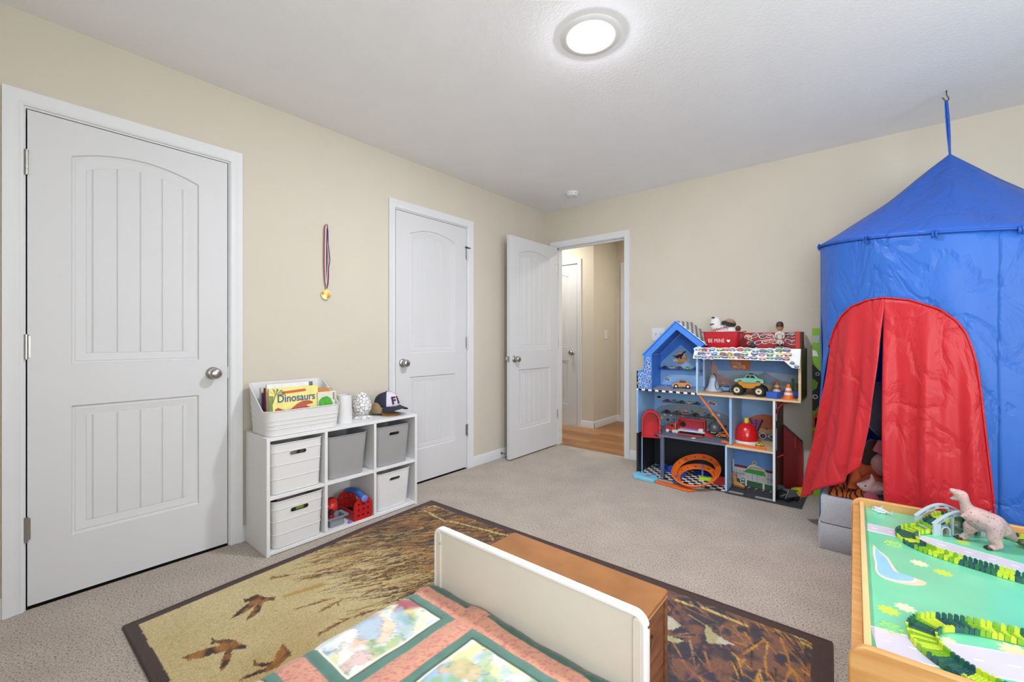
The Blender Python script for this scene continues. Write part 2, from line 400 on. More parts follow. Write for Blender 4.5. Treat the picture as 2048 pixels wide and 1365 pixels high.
# --- doors
def knob(parent, u, z, side=-1, y0=0.):
    M = Matrix.Rotation(PI / 2 if side < 0 else -PI / 2, 4, 'X')
    k = MB(M=Matrix.Translation((u, y0, z)) @ M)
    k.lathe([(.033, 0), (.033, .004), (.029, .010), (.014, .014), (.0115, .020), (.0115, .030), (.018, .034), (.0255, .040), (.0275, .048), (.026, .056), (.020, .062), (.010, .0645), (0, .065)], n=28)
    return k.build('knob', m_nickel, parent, smooth=50)
def panel_loop(x0, x1, z0, z1, rise, n=16):
    pts = [(x0, z0), (x1, z0)]
    if rise <= 0: return pts + [(x1, z1), (x0, z1)]
    for i in range(n + 1):
        t = i / n; x = x1 + (x0 - x1) * t
        pts.append((x, z1 + rise * (1 - (2 * t - 1) ** 2)))
    return pts
def slab(parent, w=DW, h=DH, both=False):
    b = MB(); px0, px1 = .126, w - .127
    lo = (.248, .806); up = (.986, 1.884); rise = .05
    def face(y, s):
        q = lambda *p: b.add([(x, y, z) for x, z in p], [tuple(range(len(p)))[::s]])
        q((0, 0), (px0, 0), (px0, h), (0, h)); q((px1, 0), (w, 0), (w, h), (px1, h))
        q((px0, 0), (px1, 0), (px1, lo[0]), (px0, lo[0])); q((px0, lo[1]), (px1, lo[1]), (px1, up[0]), (px0, up[0]))
        arch = panel_loop(px0, px1, up[0], up[1], rise)[2:]
        q(*([(px0, h)][::-1] + [(px1, h)][:0] + []), *[]) if False else None
        q((px1, h), (px0, h), *[(x, z) for x, z in arch[::-1]])
        for z0, z1, rs in ((lo[0], lo[1], 0), (up[0], up[1], rise)):
            ins = [(0, 0), (.004, .008), (.009, .0095), (.014, .0075), (.046, .0140), (.0475, .0125)]
            L = [[(x, y + d * s, z) for x, z in panel_loop(px0 + o, px1 - o, z0 + o, z1 - o, rs * (1 - o * 1.2))] for o, d in ins]
            n = len(L[0]); vs = [p for l in L for p in l]; fs = []
            for j in range(len(L) - 1):
                for i in range(n):
                    f = (j * n + i, j * n + (i + 1) % n, (j + 1) * n + (i + 1) % n, (j + 1) * n + i); fs.append(f[::s])
            b.add(vs, fs)
            o, d = ins[-1]; fx0, fx1 = px0 + o, px1 - o; zb, ze = z0 + o, z1 - o; rr = rs * (1 - o * 1.2)
            top = lambda x: ze + rr * (1 - (2 * (x - fx0) / (fx1 - fx0) - 1) ** 2)
            c = (fx0 + fx1) / 2; xs = [(fx0, 0)]
            for k in (-2, -1, 0, 1, 2):
                gx = c + k * .0815
                xs += [(gx - .0035, 0), (gx - .0006, .0040), (gx + .0006, .0040), (gx + .0035, 0)]
            xs.append((fx1, 0)); ex = []
            for i in range(len(xs) - 1):
                ex.append(xs[i])
                if xs[i + 1][0] - xs[i][0] > .03:
                    for t in (.25, .5, .75): ex.append((xs[i][0] * (1 - t) + xs[i + 1][0] * t, 0))
            ex.append(xs[-1]); m_ = len(ex)
            vs = [(x, y + (d + e) * s, zb) for x, e in ex] + [(x, y + (d + e) * s, top(x)) for x, e in ex]
            b.add(vs, [(i, i + 1, m_ + i + 1, m_ + i)[::s] for i in range(m_ - 1)])
    face(0, 1); face(.035, -1)
    e = [(0, 0), (w, 0), (w, h), (0, h)]
    for i in range(4):
        p, q_ = e[i], e[(i + 1) % 4]
        b.add([(p[0], 0, p[1]), (p[0], .035, p[1]), (q_[0], .035, q_[1]), (q_[0], 0, q_[1])], [(0, 1, 2, 3)])
    o = b.build('slab', m_door, parent, smooth=25)
    return o
def hinge(parent, u, z, dirn):
    b = MB(); r = .0065
    for k in range(5): b.cyl((u, -.007, z - .045 + k * .018), (u, -.007, z - .045 + k * .018 + .0172), r, n=12)
    b.cyl((u, -.007, z - .049), (u, -.007, z + .049), .0045, n=10).cyl((u, -.007, z + .045), (u, -.007, z + .051), .007, n=12).cyl((u, -.007, z - .051), (u, -.007, z - .045), .006, n=12)
    b.box(u - .012, u + .012, -.0015, .0005, z - .044, z + .044)
    return b.build('hinge', m_nickel, parent, smooth=40)
HZ = (.316, 1.062, 1.815)
def door(name, loc, rz, ku, hu, label, back=False, spring=False):
    d = sempty(name, loc, label, rz); slab(d); knob(d, ku, .914)
    if back: knob(d, ku, .914, 1, .035)
    for z in HZ: hinge(d, hu, z, 1)
    return d
d1 = door('door_1', (-.001, D1, .014), PI / 2, DW - .066, -.003, 'large white closed door at the left with arched plank panel')
d2 = door('door_2', (-.001, D2, .014), PI / 2, .060, DW + .003, 'white closed door behind the cube shelf')
b = MB(); b.cyl((DW + .003, -.007, 1.862), (DW + .003, -.007, 1.872), .009, n=10).cyl((DW - .022, -.02, 1.869), (DW + .028, -.02, 1.866), .004, n=8).cyl((DW - .026, -.02, 1.869), (DW - .020, -.02, 1.869), .007, n=8)
b.build('hinge_pin_stop', mat('dark_bronze', '3B3733', .4, .6), d2)
b = MB(); b.box(DW + .0005, DW + .0045, -.002, .004, .885, .945); b.build('strike_plate', m_nickel, d1, smooth=0)
d3 = sempty('door_3', (.152, -.775, .014), 'white bedroom door standing open by the corner', PI / 2)
s_ = slab(d3, .762); knob(d3, .064, .908); knob(d3, .064, .908, 1, .035)
MB().box(-.0012, .0005, .006, .029, .88, .936).cyl((-.010, .0175, .908), (0, .0175, .908), .006, n=10).build('latch', m_nickel, d3)
for z in HZ:
    MB().cyl((.7655, .002, z - .045), (.7655, .002, z + .045), .0065, n=12).box(.760, .7625, .0, .03, z - .044, z + .044).build('hinge', m_nickel, d3)
b = MB(); 
for k in range(40): pass
b.tube([(.012 + .07 * k / 60, .004 * math.cos(k * 1.3), .004 * math.sin(k * 1.3)) for k in range(61)], .0011, 6)
b.cyl((.012, 0, 0), (.017, 0, 0), .010, n=12).cyl((.08, 0, 0), (.088, 0, 0), .0065, n=12)
o = b.build('door_stop', m_nickel); o.location = (0, -.735, .045); tag(o, 'small coiled metal door stop on the baseboard behind the open door', 'door stop')

# --- hallway beyond the doorway
PH = lambda a, z, p: (a, .970 - p, z)
hx = .03
poly = [(-2.2, 0), (-.926, 0), (-.926, 2.055), (-.200, 2.055), (-.200, 0), (hx, 0), (hx, H), (-2.2, H)]
struct(MB().prism(poly, 'y', .970, 1.07).build('wall_hall_far', m_hallwall, smooth=0), 'bright cream hallway wall beside the hall door')
struct(MB().box(-.05, hx, 1.07, 1.60, 0, H).build('wall_hall_side', m_hallwall, smooth=0), 'beige hallway wall carrying the light switch')
struct(MB().box(hx, 1.6, 1.60, 1.70, 0, H).build('wall_hall_end', m_hallwall, smooth=0), 'pale wall at the end of the hallway')
struct(MB().box(1.5, 1.6, .12, 1.60, 0, H).build('wall_hall_right', m_hallwall, smooth=0), 'hallway wall out of sight to the right')
struct(MB().box(-2.3, -2.2, .12, 1.07, 0, H).build('wall_hall_left', m_hallwall, smooth=0), 'hallway wall out of sight to the left')
struct(MB().box(-2.2, 0, 0.02, .12, 0, H).build('wall_hall_near', m_hallwall, smooth=0), 'hallway wall out of sight behind the corner')
struct(MB().box(-2.3, 1.6, .12, 1.7, H, H + .08).build('ceiling_hall', m_ceil), 'white hallway ceiling')
d4 = door('door_4', (-.918, .972, .016), 0, DW - .068, -.003, 'white closed door seen in the hallway')
t4 = casing('trim_4', PH, -.928, -.197, 2.058, 'white casing around the hallway door')
PE = lambda a, z, p: (a, 1.600 - p, z)
t5 = casing('trim_5', PE, .150, .93, 2.058, 'white door casing at the end of the hallway')
d5 = sempty('door_5', (.160, 1.602, .016), 'white door at the end of the hallway'); slab(d5, .762)
base('baseboard_hall', PH, ((-.14, hx + .012),), 'white baseboard under the hallway wall')
base('baseboard_hall_side', lambda a, z, p: (hx + p, a, z), ((.9581, 1.60),), 'white baseboard along the hallway side wall')
base('baseboard_hall_end', PE, ((hx, .093),), 'white baseboard at the hallway end')
# plank floor, each board its own piece
fl = struct(MB().box(-2.2, 1.5, .035, 1.6, -.06, -.012).build('hall_floor', m_dark, smooth=0), 'orange brown plank floor in the hallway')
planks = [wood('hall_plank_%d' % i, a, b_, 'X', 3., .35, 12.) for i, (a, b_) in enumerate((('97663B', 'AE7E50'), ('88582F', 'A06F43'), ('A57345', 'B98A5A')))]
y = .036; r2 = random.Random(4)
while y < 1.58:
    x = -1.1 - r2.random() * .5; wv = .094
    while x < .98:
        l = .55 + r2.random() * .5
        b = MB(); b.box(x + .0008, min(x + l, 1.45) - .0008, y + .0008, min(y + wv, 1.598) - .0008, -.012, -.0005); b.build('plank', planks[r2.randrange(3)], fl, bevel=.0008, seg=1, smooth=0)
        x += l
    y += wv
def wallplate(loc, rz, n, label, rocker=False):
    t = thing('light_switch', label, 'light switch', loc, rz)
    w = .070 + .046 * (n - 1)
    b = MB(); b.prism(rrpoly(-w / 2, w / 2, -.0575, .0575, .004, 3), 'y', 0, -.006); b.build('cover_plate', m_trim, t, bevel=.002)
    for k in range(n):
        cx = (k - (n - 1) / 2) * .046
        if rocker: MB().box(cx - .016, cx + .016, -.009, -.005, -.033, .033).build('rocker', m_trim, t, bevel=.001)
        else:
            MB().box(cx - .006, cx + .006, -.0065, -.0055, -.012, .012).build('toggle_slot', mat('switch_grey', 'C4C2BC', .5), t, smooth=0)  # slot in plain grey, a little darker than the plate
            MB().prism([(-.0065, -.006), (-.0065, .004), (-.018, .010), (-.018, .004)], 'x', cx - .0045, cx + .0045).build('toggle', m_trim, t)
        for z in (-.042, .042): MB().cyl((cx, -.0055, z), (cx, -.0072, z), .003, n=8).build('screw', m_trim, t)
    return t
wallplate((1.213, -.0003, 1.147), 0, 2, 'white double light switch plate on the wall beside the toy house gable')
wallplate((hx + .0003, 1.285, 1.157), PI / 2, 1, 'white rocker light switch on the hallway side wall', True)

# --- ceiling lamp, smoke alarm, hook
cl = thing('ceiling_light', 'round white recessed ceiling light glowing in the bedroom ceiling', 'ceiling light', (1.699, -2.061, H))
MB().lathe([(.072, -.003), (.080, -.006), (.100, -.007), (.124, -.005), (.132, -.001), (.132, 0), (.072, 0)], n=48).build('trim_ring', mat('lamp_trim', 'E2E2E2', .5), cl, smooth=60)
m_lamp = mat('lamp_lens', 'FFFFFF', .5, emit='F3F6FF', es=640.)
MB().lathe([(0, -.017), (.03, -.0165), (.055, -.0145), (.069, -.0105), (.074, -.005)], n=40).build('lens', m_lamp, cl, smooth=180)
hl = thing('ceiling_light', 'round hallway ceiling light out of sight above the hall door', 'ceiling light', (-.45, .50, H))
MB().lathe([(.10, 0), (.12, -.012), (.11, -.02), (.10, -.02)], n=32).build('trim_ring', mat('lamp_trim', 'E2E2E2', .5), hl)
MB().lathe([(0, -.022), (.08, -.022), (.105, -.018)], n=32).build('lens', mat('hall_lamp_lens', 'FFFFFF', .5, emit='FFFBF4', es=135.), hl)
hl = thing('ceiling_light', 'round hallway ceiling light out of sight at the hall end', 'ceiling light', (1.05, .85, H))
MB().lathe([(.10, 0), (.12, -.012), (.11, -.02), (.10, -.02)], n=32).build('trim_ring', mat('lamp_trim', 'E2E2E2', .5), hl)
MB().lathe([(0, -.022), (.08, -.022), (.105, -.018)], n=32).build('lens', mat('hall_lamp_lens', 'FFFFFF'), hl)
sa = thing('smoke_alarm', 'round white smoke alarm on the ceiling near the corner', 'smoke alarm', (.556, -.372, H))
MB().lathe([(.062, 0), (.062, -.010), (.056, -.022), (.048, -.034), (.030, -.036), (.030, -.034), (0, -.034)][::-1], n=32).build('body', m_trim, sa, smooth=40)
b = MB()
for k in range(12):
    a = k * PI / 6; b.box(-.004, .004, -.004, .004, 0, 0) if False else b.cyl((.054 * math.cos(a), .054 * math.sin(a), -.017), (.059 * math.cos(a), .059 * math.sin(a), -.017), .0045, n=6)
b.build('vent', mat('vent_grey', '9A9A98', .7), sa)
MB().cyl((.020, -.02, -.034), (.020, -.02, -.0375), .007, n=12).build('test_button', mat('switch_grey', 'C4C2BC', .5), sa)
# ------------------------------------------------------------------ cube shelf and what stands on and in it
m_lam = mat('white_laminate', 'E0E0E0', .4, var=.01)
m_wbin = mat('white_plastic', 'DDDDDC', .38, var=.01)
m_gbin = mat('grey_plastic', '9A9A9A', .45, var=.02)
m_black = mat('black_plastic', '1B1B1D', .4)
SY0, SY1, SD, SH = -2.862, -1.925, .305, .602
SX = .016
sh = thing('cube_shelf', 'white six cube storage shelf standing against the wall between the doors', 'shelf', (SX, SY0, 0))
w = SY1 - SY0; d = SD - SX; t = .017
for y0 in (0, w - t): MB().box(0, d, y0, y0 + t, 0, SH - t).build('side_panel', m_lam, sh, bevel=.001, seg=1, smooth=0)
MB().box(0, d, 0, w, SH - t, SH).build('top_panel', m_lam, sh, bevel=.001, seg=1, smooth=0)
MB().box(0, d - .002, t, w - t, .004, .004 + t).build('bottom_panel', m_lam, sh, bevel=.001, seg=1, smooth=0)
C1, C2 = SY0 * -1 - 2.5515, SY0 * -1 - 2.2415
for c in (C1, C2): MB().box(.006, d - .001, c - t / 2, c + t / 2, .021, SH - t).build('divider', m_lam, sh, bevel=.001, seg=1, smooth=0)
for a, b_ in ((t, C1 - t / 2), (C1 + t / 2, C2 - t / 2), (C2 + t / 2, w - t)): MB().box(.006, d - .002, a, b_, .283, .283 + t).build('middle_shelf', m_lam, sh, bevel=.001, seg=1, smooth=0)
MB().box(0, .005, t, w - t, .021, SH - t).build('back_panel', m_lam, sh, smooth=0)

def tub(name, label, loc, wy, dx, h, m, slot=False, rz=0., ridges=(), taper=.9, r=.03, top=None, group=None, th=.0025):
    t_ = thing(name, label, 'bin', loc, rz, group)
    n = 8; rings = []
    zt = top or (lambda x: h)
    lv = [0, .01, .3, .55, .8, .93, 1.]
    def ring(f, inset, zoff=0.):
        s_ = taper + (1 - taper) * f
        pts = rrect(dx * s_ - 2 * inset, wy * s_ - 2 * inset, max(.004, r - inset), n)
        dx0 = (dx * (1 - s_) / 2) * 0
        return [(x, y, max(0., f * zt(x / (dx * s_) + .5)) + zoff) for x, y in pts]
    for f in lv: rings.append(ring(f, 0 if f > .005 else .006))
    if ridges:
        R = []
        for f in sorted(lv + [q for z in ridges for q in (z - .012, z - .004, z, z + .004)]):
            up = sum(.0028 for z in ridges if f > z - .006 and f < z + .002)
            R.append(ring(f, (0 if f > .005 else .006) - up))
        rings = R
    rings.append(ring(1., -.003, -.004)) if False else None
    for f in (1., .9, .5, .05, .03): rings.append(ring(f, th + (.004 if f < .04 else 0)))
    b = MB(); b.loft(rings, cap0=True, cap1=True)
    cut = None
    if slot:
        cut = MB(); sw, sg, sz = slot
        cut.prism(rrpoly(-sw / 2, sw / 2, sz - sg / 2, sz + sg / 2, sg / 2 - .0005, 5), 'x', dx / 2 - .05, dx / 2 + .05)
    bd_ = b.build('body', m, t_, smooth=40, cut=cut)
    # rolled rim
    rim = [Vector(p) for p in ring(1., -.001)]
    MB().tube([tuple(p) for p in rim], .0028, 6, closed=True).build('rim', m, bd_, smooth=180)
    if slot:
        f = sz / h; xf = dx * (taper + (1 - taper) * f) / 2
        pts = [(xf + (z - sz) * (1 - taper) * dx / 2 / h + .0005, y, z) for y, z in rrpoly(-sw / 2, sw / 2, sz - sg / 2, sz + sg / 2, sg / 2 - .0005, 5)]
        MB().tube(pts, .0022, 6, closed=True).build('handle_rim', m, bd_, smooth=180)
    return t_
cy = [SY0 + (t + C1 - t / 2) / 2, SY0 + (C1 + C2) / 2, SY0 + (C2 + t / 2 + w - t) / 2]
ZL, ZU = .0215, .3005
RG = (.30, .58, .84)
tub('storage_bin', 'white ribbed plastic bin with handle slot in the upper cube below the book tub', (.165, cy[0] - .001, ZU), .270, .270, .262, m_wbin, (.088, .024, .205), 0, RG, .93, group='bins in the cube shelf')
tub('storage_bin', 'grey plastic bin without visible handle in the middle upper cube', (.168, cy[1] - .014, ZU), .250, .262, .244, m_gbin, None, -.03, (), .86, group='bins in the cube shelf')
tub('storage_bin', 'grey plastic bin with dark handle slot in the upper cube under the caps', (.168, cy[2] - .012, ZU), .252, .262, .250, m_gbin, (.078, .022, .200), 0, (), .88, group='bins in the cube shelf')
tub('storage_bin', 'white ribbed bin stuffed with books in the lower cube nearest the large door', (.170, cy[0] + .001, ZL), .268, .268, .245, m_wbin, (.098, .026, .185), .03, RG, .93, group='bins in the cube shelf')
tub('storage_bin', 'white plastic bin in the lower cube at the far end of the shelf', (.168, cy[2] - .008, ZL), .252, .262, .236, m_wbin, (.080, .022, .190), 0, (), .88, group='bins in the cube shelf')

COV = {}
def book(label, loc, w_, h_, th, col, tilt=0., rz=0., rx=0., page='F0ECE0', group='picture books in the book tub', cover=None):
    """book standing upright: width along local y, cover facing +x"""
    t_ = thing('book', label, 'book', loc, rz, group); t_.rotation_euler = (rx, tilt, rz)
    mc = cover or mat('cover_' + col, col, .45, var=.06, vs=25.)
    b = MB(); b.box(th - .002, th, -w_ / 2, w_ / 2, 0, h_).box(0, .002, -w_ / 2, w_ / 2, 0, h_).box(0, th, -w_ / 2, -w_ / 2 + .002, 0, h_)
    t_cov = b.build('cover', mc, t_, smooth=0)
    MB().box(.002, th - .002, -w_ / 2 + .002, w_ / 2 - .003, .003, h_ - .003).build('pages', mat('paper', page, .8), t_, smooth=0)
    COV[t_.name] = t_cov
    return t_
# book tub on top of the shelf
zt_ = SH
topf = lambda q: .262 - .132 * min(1., max(0., (q - .10) / .74)) ** 1.02
tub('book_tub', 'large white ribbed plastic tub with sloping sides holding picture books', (.166, -2.6575, zt_ + .0005), .408, .262, .262, m_wbin, None, 0, (.45, .62, .28), .93, .045, topf)
zb = zt_ + .0085
bk = book('yellow dinosaur picture book standing at the front of the tub', (.208, -2.684, zb), .262, .232, .014, 'E9DF86', tilt=-.08)
M0 = lambda y, z: frame((.0145, y, z), (0, 1, 0), (0, 0, 1))
text('Dinosaurs', .058, mat('title_blue', '4B5C86', .5), COV[bk.name], M0(.012, .172), ext=.0004, offset=.0012, sx=.86)
b = MB(M=frame((.0146, 0, 0), (0, 1, 0), (0, 0, 1))); b.prism([(-.062, .198), (.060, .204), (.066, .211), (.058, .218), (-.060, .212), (-.067, .205)], 'z', 0, .0004).build('banner', mat('banner_orange', 'C9653A', .5), COV[bk.name], smooth=0)
text('Usborne Lift and Look', .0115, mat('banner_text', 'F0C9A0', .5), COV[bk.name], M0(0, .2075), ext=.0003)
dino = [(-.105, .085), (-.100, .104), (-.088, .110), (-.070, .100), (-.048, .092), (-.02, .096), (.010, .118), (.030, .128), (.052, .134), (.078, .132), (.098, .124), (.100, .114), (.070, .110), (.064, .104), (.078, .098), (.088, .100), (.070, .088), (.050, .094), (.038, .088), (.02, .082), (-.02, .07), (-.06, .074), (-.085, .086), (-.096, .092), (-.100, .08)]
MB(M=frame((.0146, 0, 0), (0, 1, 0), (0, 0, 1))).prism([(x, z + .018) for x, z in dino], 'z', 0, .0005).build('dinosaur_print', mat('print_red', 'B4573F', .5, var=.2, vs=60.), COV[bk.name], smooth=0)
b = MB(M=frame((.0146, 0, 0), (0, 1, 0), (0, 0, 1)))
b.prism([(-.131, .04), (-.112, .04), (-.114, .15), (-.108, .19), (-.131, .195)], 'z', 0, .0004)
for a in (20, 45, 75, 100, 130, -5):
    a = math.radians(a); c = (-.098, .198); b.prism([c, (c[0] + .05 * math.cos(a) - .006 * math.sin(a), c[1] + .03 * math.sin(a) + .004), (c[0] + .05 * math.cos(a) + .006 * math.sin(a), c[1] + .03 * math.sin(a) - .004)], 'z', 0, .0004)
b.prism([(-.118, .15), (-.112, .15), (-.094, .198), (-.100, .2)], 'z', 0, .0004)
b.build('tree_print', mat('print_olive', '7E8B55', .5, var=.2, vs=60.), COV[bk.name], smooth=0)
bw = book('white picture book just behind the yellow dinosaur book', (.176, -2.690, zb), .246, .252, .012, 'E7E6E0', tilt=-.07)
MB(M=frame((.0126, 0, 0), (0, 1, 0), (0, 0, 1))).prism([(.102, .20), (.123, .20), (.123, .252), (.102, .252)], 'z', 0, .0004).build('corner_print', mat('print_slate', '5E6A70', .5, var=.3, vs=90.), COV[bw.name], smooth=0)
br = book('white book with green dinosaur head at the right of the tub', (.212, -2.505, zb), .110, .190, .012, 'DAD8C8', tilt=-.05)
MB(M=frame((.0126, 0, 0), (0, 1, 0), (0, 0, 1))).prism([(-.050, .10), (.034, .10), (.034, .125), (.022, .150), (0, .164), (-.03, .158), (-.048, .14)], 'z', 0, .0004).build('head_print', mat('print_green', '4FA63A', .5, var=.2, vs=60.), COV[br.name], smooth=0)
b = MB(M=frame((.0126, 0, 0), (0, 1, 0), (0, 0, 1)))
for k in range(7): b.prism([(.036, .142 + k * .006), (.047, .142 + k * .006), (.047, .145 + k * .006), (.036, .145 + k * .006)], 'z', 0, .0004)
b.build('barcode_print', m_black, COV[br.name], smooth=0)
book('orange topped book leaning behind the green headed book', (.150, -2.515, zb), .100, .207, .012, 'D18A45', tilt=-.05, rx=-.12)
for i, (c, yy, hh, xx, lb) in enumerate((('CFCABF', -2.806, .232, .148, 'pale book at the left end of the tub'), ('2C3F73', -2.803, .205, .164, 'dark blue book at the left end of the tub'), ('B22F2C', -2.797, .232, .179, 'red book at the left end of the tub'), ('C98A2E', -2.790, .228, .193, 'orange book beside the yellow dinosaur book'))):
    book(lb, (xx - .03, yy + .018, zb), .072, hh, .011, c, tilt=-.05)

# white tapered cup
c = MB(); c.lathe([(0, 0), (.046, 0), (.0475, .004), (.041, .158), (.0405, .166), (.038, .166), (.038, .158), (.043, .008), (0, .006)], n=36)
o = c.build('tapered_cup', m_wbin, smooth=40); o.location = (.192, -2.384, SH); tag(o, 'plain white tapered cup on the shelf beside the book tub', 'cup')

# cracked dinosaur egg
def crack_mat():
    m = bpy.data.materials.new('cracked_shell'); m.use_nodes = True; nt = m.node_tree; b = nt.nodes['Principled BSDF']
    tc = nn(nt, 'ShaderNodeTexCoord', -900); v = nn(nt, 'ShaderNodeTexVoronoi', -700); v.feature = 'DISTANCE_TO_EDGE'; v.inputs['Scale'].default_value = 42
    nt.links.new(tc.outputs['Object'], v.inputs['Vector'])
    r = nn(nt, 'ShaderNodeValToRGB', -450); r.color_ramp.elements[0].position = .02; r.color_ramp.elements[0].color = lin('77767A'); r.color_ramp.elements[1].position = .10; r.color_ramp.elements[1].color = lin('E4E3E1')
    nt.links.new(v.outputs['Distance'], r.inputs['Fac']); nt.links.new(r.outputs['Color'], b.inputs['Base Color'])
    bm = nn(nt, 'ShaderNodeBump', -300, -200); bm.inputs['Strength'].default_value = .8; bm.inputs['Distance'].default_value = .003
    nt.links.new(r.outputs['Color'], bm.inputs['Height']); nt.links.new(bm.outputs['Normal'], b.inputs['Normal']); b.inputs['Roughness'].default_value = .5
    return m
eg = thing('toy_egg', 'white cracked dinosaur egg toy standing on the shelf between cup and caps', 'toy', (.152, -2.243, SH))
prof = [(0, .014)]
for k in range(1, 16):
    a = PI * k / 16; z = -math.cos(a); r_ = math.sin(a) * (.060 - .010 * z); prof.append((r_, .014 + .076 + z * .076))
prof.append((0, .166))
MB().lathe(prof, n=32).build('shell', crack_mat(), eg, smooth=180)
MB().tube([(.0595 * math.cos(2 * PI * k / 32), .0595 * math.sin(2 * PI * k / 32), .084) for k in range(32)], .0028, 6, closed=True).build('seam_ring', m_wbin, eg, smooth=180)
b = MB(); b.lathe([(0, 0), (.034, 0), (.036, .006), (.030, .018), (.022, .022)], n=24)
for a in (-75, -20, 35): 
    a = math.radians(a); b.ell((.044 * math.cos(a), .044 * math.sin(a), .009), (.016, .012, .009), 12, 8)
    for q in (-.35, 0, .35): b.ell((.060 * math.cos(a + q * .35), .060 * math.sin(a + q * .35), .005), (.006, .005, .005), 8, 6)
b.build('claw_base', m_wbin, eg, smooth=60)

# baseball caps
def cap(label, loc, rz, front, back, brim, s=1., letters=None, tiltx=0.):
    t_ = thing('baseball_cap', label, 'cap', loc, rz); R = .086 * s
    def crown(a0, a1):
        b = MB()
        def fn(u, v):
            a = a0 + (a1 - a0) * u; e = v * PI / 2
            bulge = 1 + .03 * math.cos(3 * a) * math.sin(2 * e)
            slump = 1 - .10 * max(0, -math.cos(a)) * math.sin(e)
            return (R * math.cos(a) * math.cos(e) ** .8 * bulge * 1.05, R * .92 * math.sin(a) * math.cos(e) ** .8 * bulge, .012 + R * 1.12 * math.sin(e) ** .95 * slump)
        b.grid(fn, 22, 14); return b
    fp_ = crown(-.82, .82).build('front_panel', front, t_, smooth=180, solid=.002)
    crown(.82, 2 * PI - .82).build('back_panels', back, t_, smooth=180, solid=.002)
    MB().lathe([(.007, 0), (.006, .004), (0, .005)], (0, 0, .012 + R * 1.115), 12).build('button', brim, t_, smooth=180)
    b = MB()
    def fb(u, v):
        a = -1.05 + 2.1 * u; ext = .073 * s * math.cos((a) * 1.38) ** .55 if abs(a) < 1.13 else 0
        r_ = R * 1.02 + v * ext; x = r_ * math.cos(a) * 1.05; y = r_ * .92 * math.sin(a)
        return (x, y, .014 - .16 * v * .06 * s - 3.2 * v * y * y + .004 * v)
    b.grid(fb, 26, 8).build('brim', brim, t_, smooth=180, solid=.0035)
    if letters:
        for ch, a in letters:
            e = .42; rr = R * 1.06 * math.cos(e) ** .8 + .0035
            p = Vector((rr * math.cos(a), rr * .92 * math.sin(a), .012 + R * 1.12 * math.sin(e) ** .95))
            u = Vector((-math.sin(a), math.cos(a), 0)); v = Vector((-math.cos(a) * .45, -math.sin(a) * .45, 1))
            text(ch, .068, mat('felt_maroon', '4A1F35', .9), fp_, frame(p, u, v), ext=.002, offset=.0025)
    return t_
m_navy = mat('navy_cloth', '262A3A', .85, bump=.1, bs=400.)
cap('tan and orange cap lying under the navy cap on the shelf', (.120, -2.085, SH + .001), .55, mat('tan_cloth', 'A88A66', .9, var=.15, vs=30.), mat('tan_cloth_dark', '8F7658', .9, var=.15, vs=30.), mat('orange_cloth', 'B07A45', .9, var=.15, vs=30.), .82)
cap('navy baseball cap with white front and maroon letters on the shelf end', (.132, -2.045, SH + .042), .12, mat('white_cloth', 'CFCBDA', .9, bump=.1, bs=400.), m_navy, m_navy, .98, (('F', -.18), ('I', .30)))

# contents of the bins and the open cube
def lump(name, label, cat, loc, r, m, seed=0, group=None, wob=.25):
    o = MB().ell((0, 0, 0), r, 14, 10, wob=wob, ws=25. + seed).build(name, m, smooth=180); o.location = loc
    return tag(o, label, cat, group)
m_toyg = mat('toy_green', '5C9A48', .5, var=.25, vs=40.)
b1 = (.165, cy[0])
for k, (dx, dy, dz, c, lb) in enumerate(((.10, -.07, .235, m_toyg, 'green rubber toy at the left inside the upper white bin'), (.10, -.02, .240, mat('toy_grey', '8A9088', .5), 'grey rubber toy in the middle of the upper white bin'), (.095, .04, .232, mat('toy_dark', '4A4A46', .5), 'dark rubber toy inside the upper white bin'), (.09, .08, .238, mat('toy_lime', '9DBB4E', .5), 'lime rubber toy at the right inside the upper white bin'))):
    lump('rubber_toy', lb, 'toy', (b1[0] + dx - .01, b1[1] + dy, ZU + dz - .03), (.030, .032, .034), c, k * 3, 'toys inside the white bins')
for k, (dx, dy, dz, c, lb) in enumerate(((.08, -.04, .19, mat('toy_purple', '6B62A8', .5), 'purple toy block behind the lower white bin slot'), (.085, .02, .19, mat('toy_lime', '9DBB4E', .5), 'lime toy block behind the lower white bin slot'), (.08, .06, .185, mat('toy_brown', '7A4A34', .5), 'brown toy block behind the lower white bin slot'))):
    o = MB().box(-.018, .018, -.02, .02, -.018, .018).build('toy_block', c, bevel=.003); o.location = (.17 + dx, cy[0] + dy, ZL + dz - .005); tag(o, lb, 'block', 'blocks inside the lower white bin')
for k, (c, lb, ang, z) in enumerate((('C94F3A', 'red striped book lying on top of the lower white bin', .06, .236), ('3E6FA8', 'blue book lying on top of the lower white bin', .12, .247), ('D9B74A', 'yellow book lying on top of the lower white bin', .03, .226))):
    bk_ = book(lb, (.055 + .006 * k, cy[0] - .012 + .008 * k, ZL + z - .034), .185, .15, .008, c, group='books in the lower white bin'); bk_.rotation_euler = (-.07 - .012 * k, PI / 2 - .04, .03 * k)
    bk_.location.z += .012
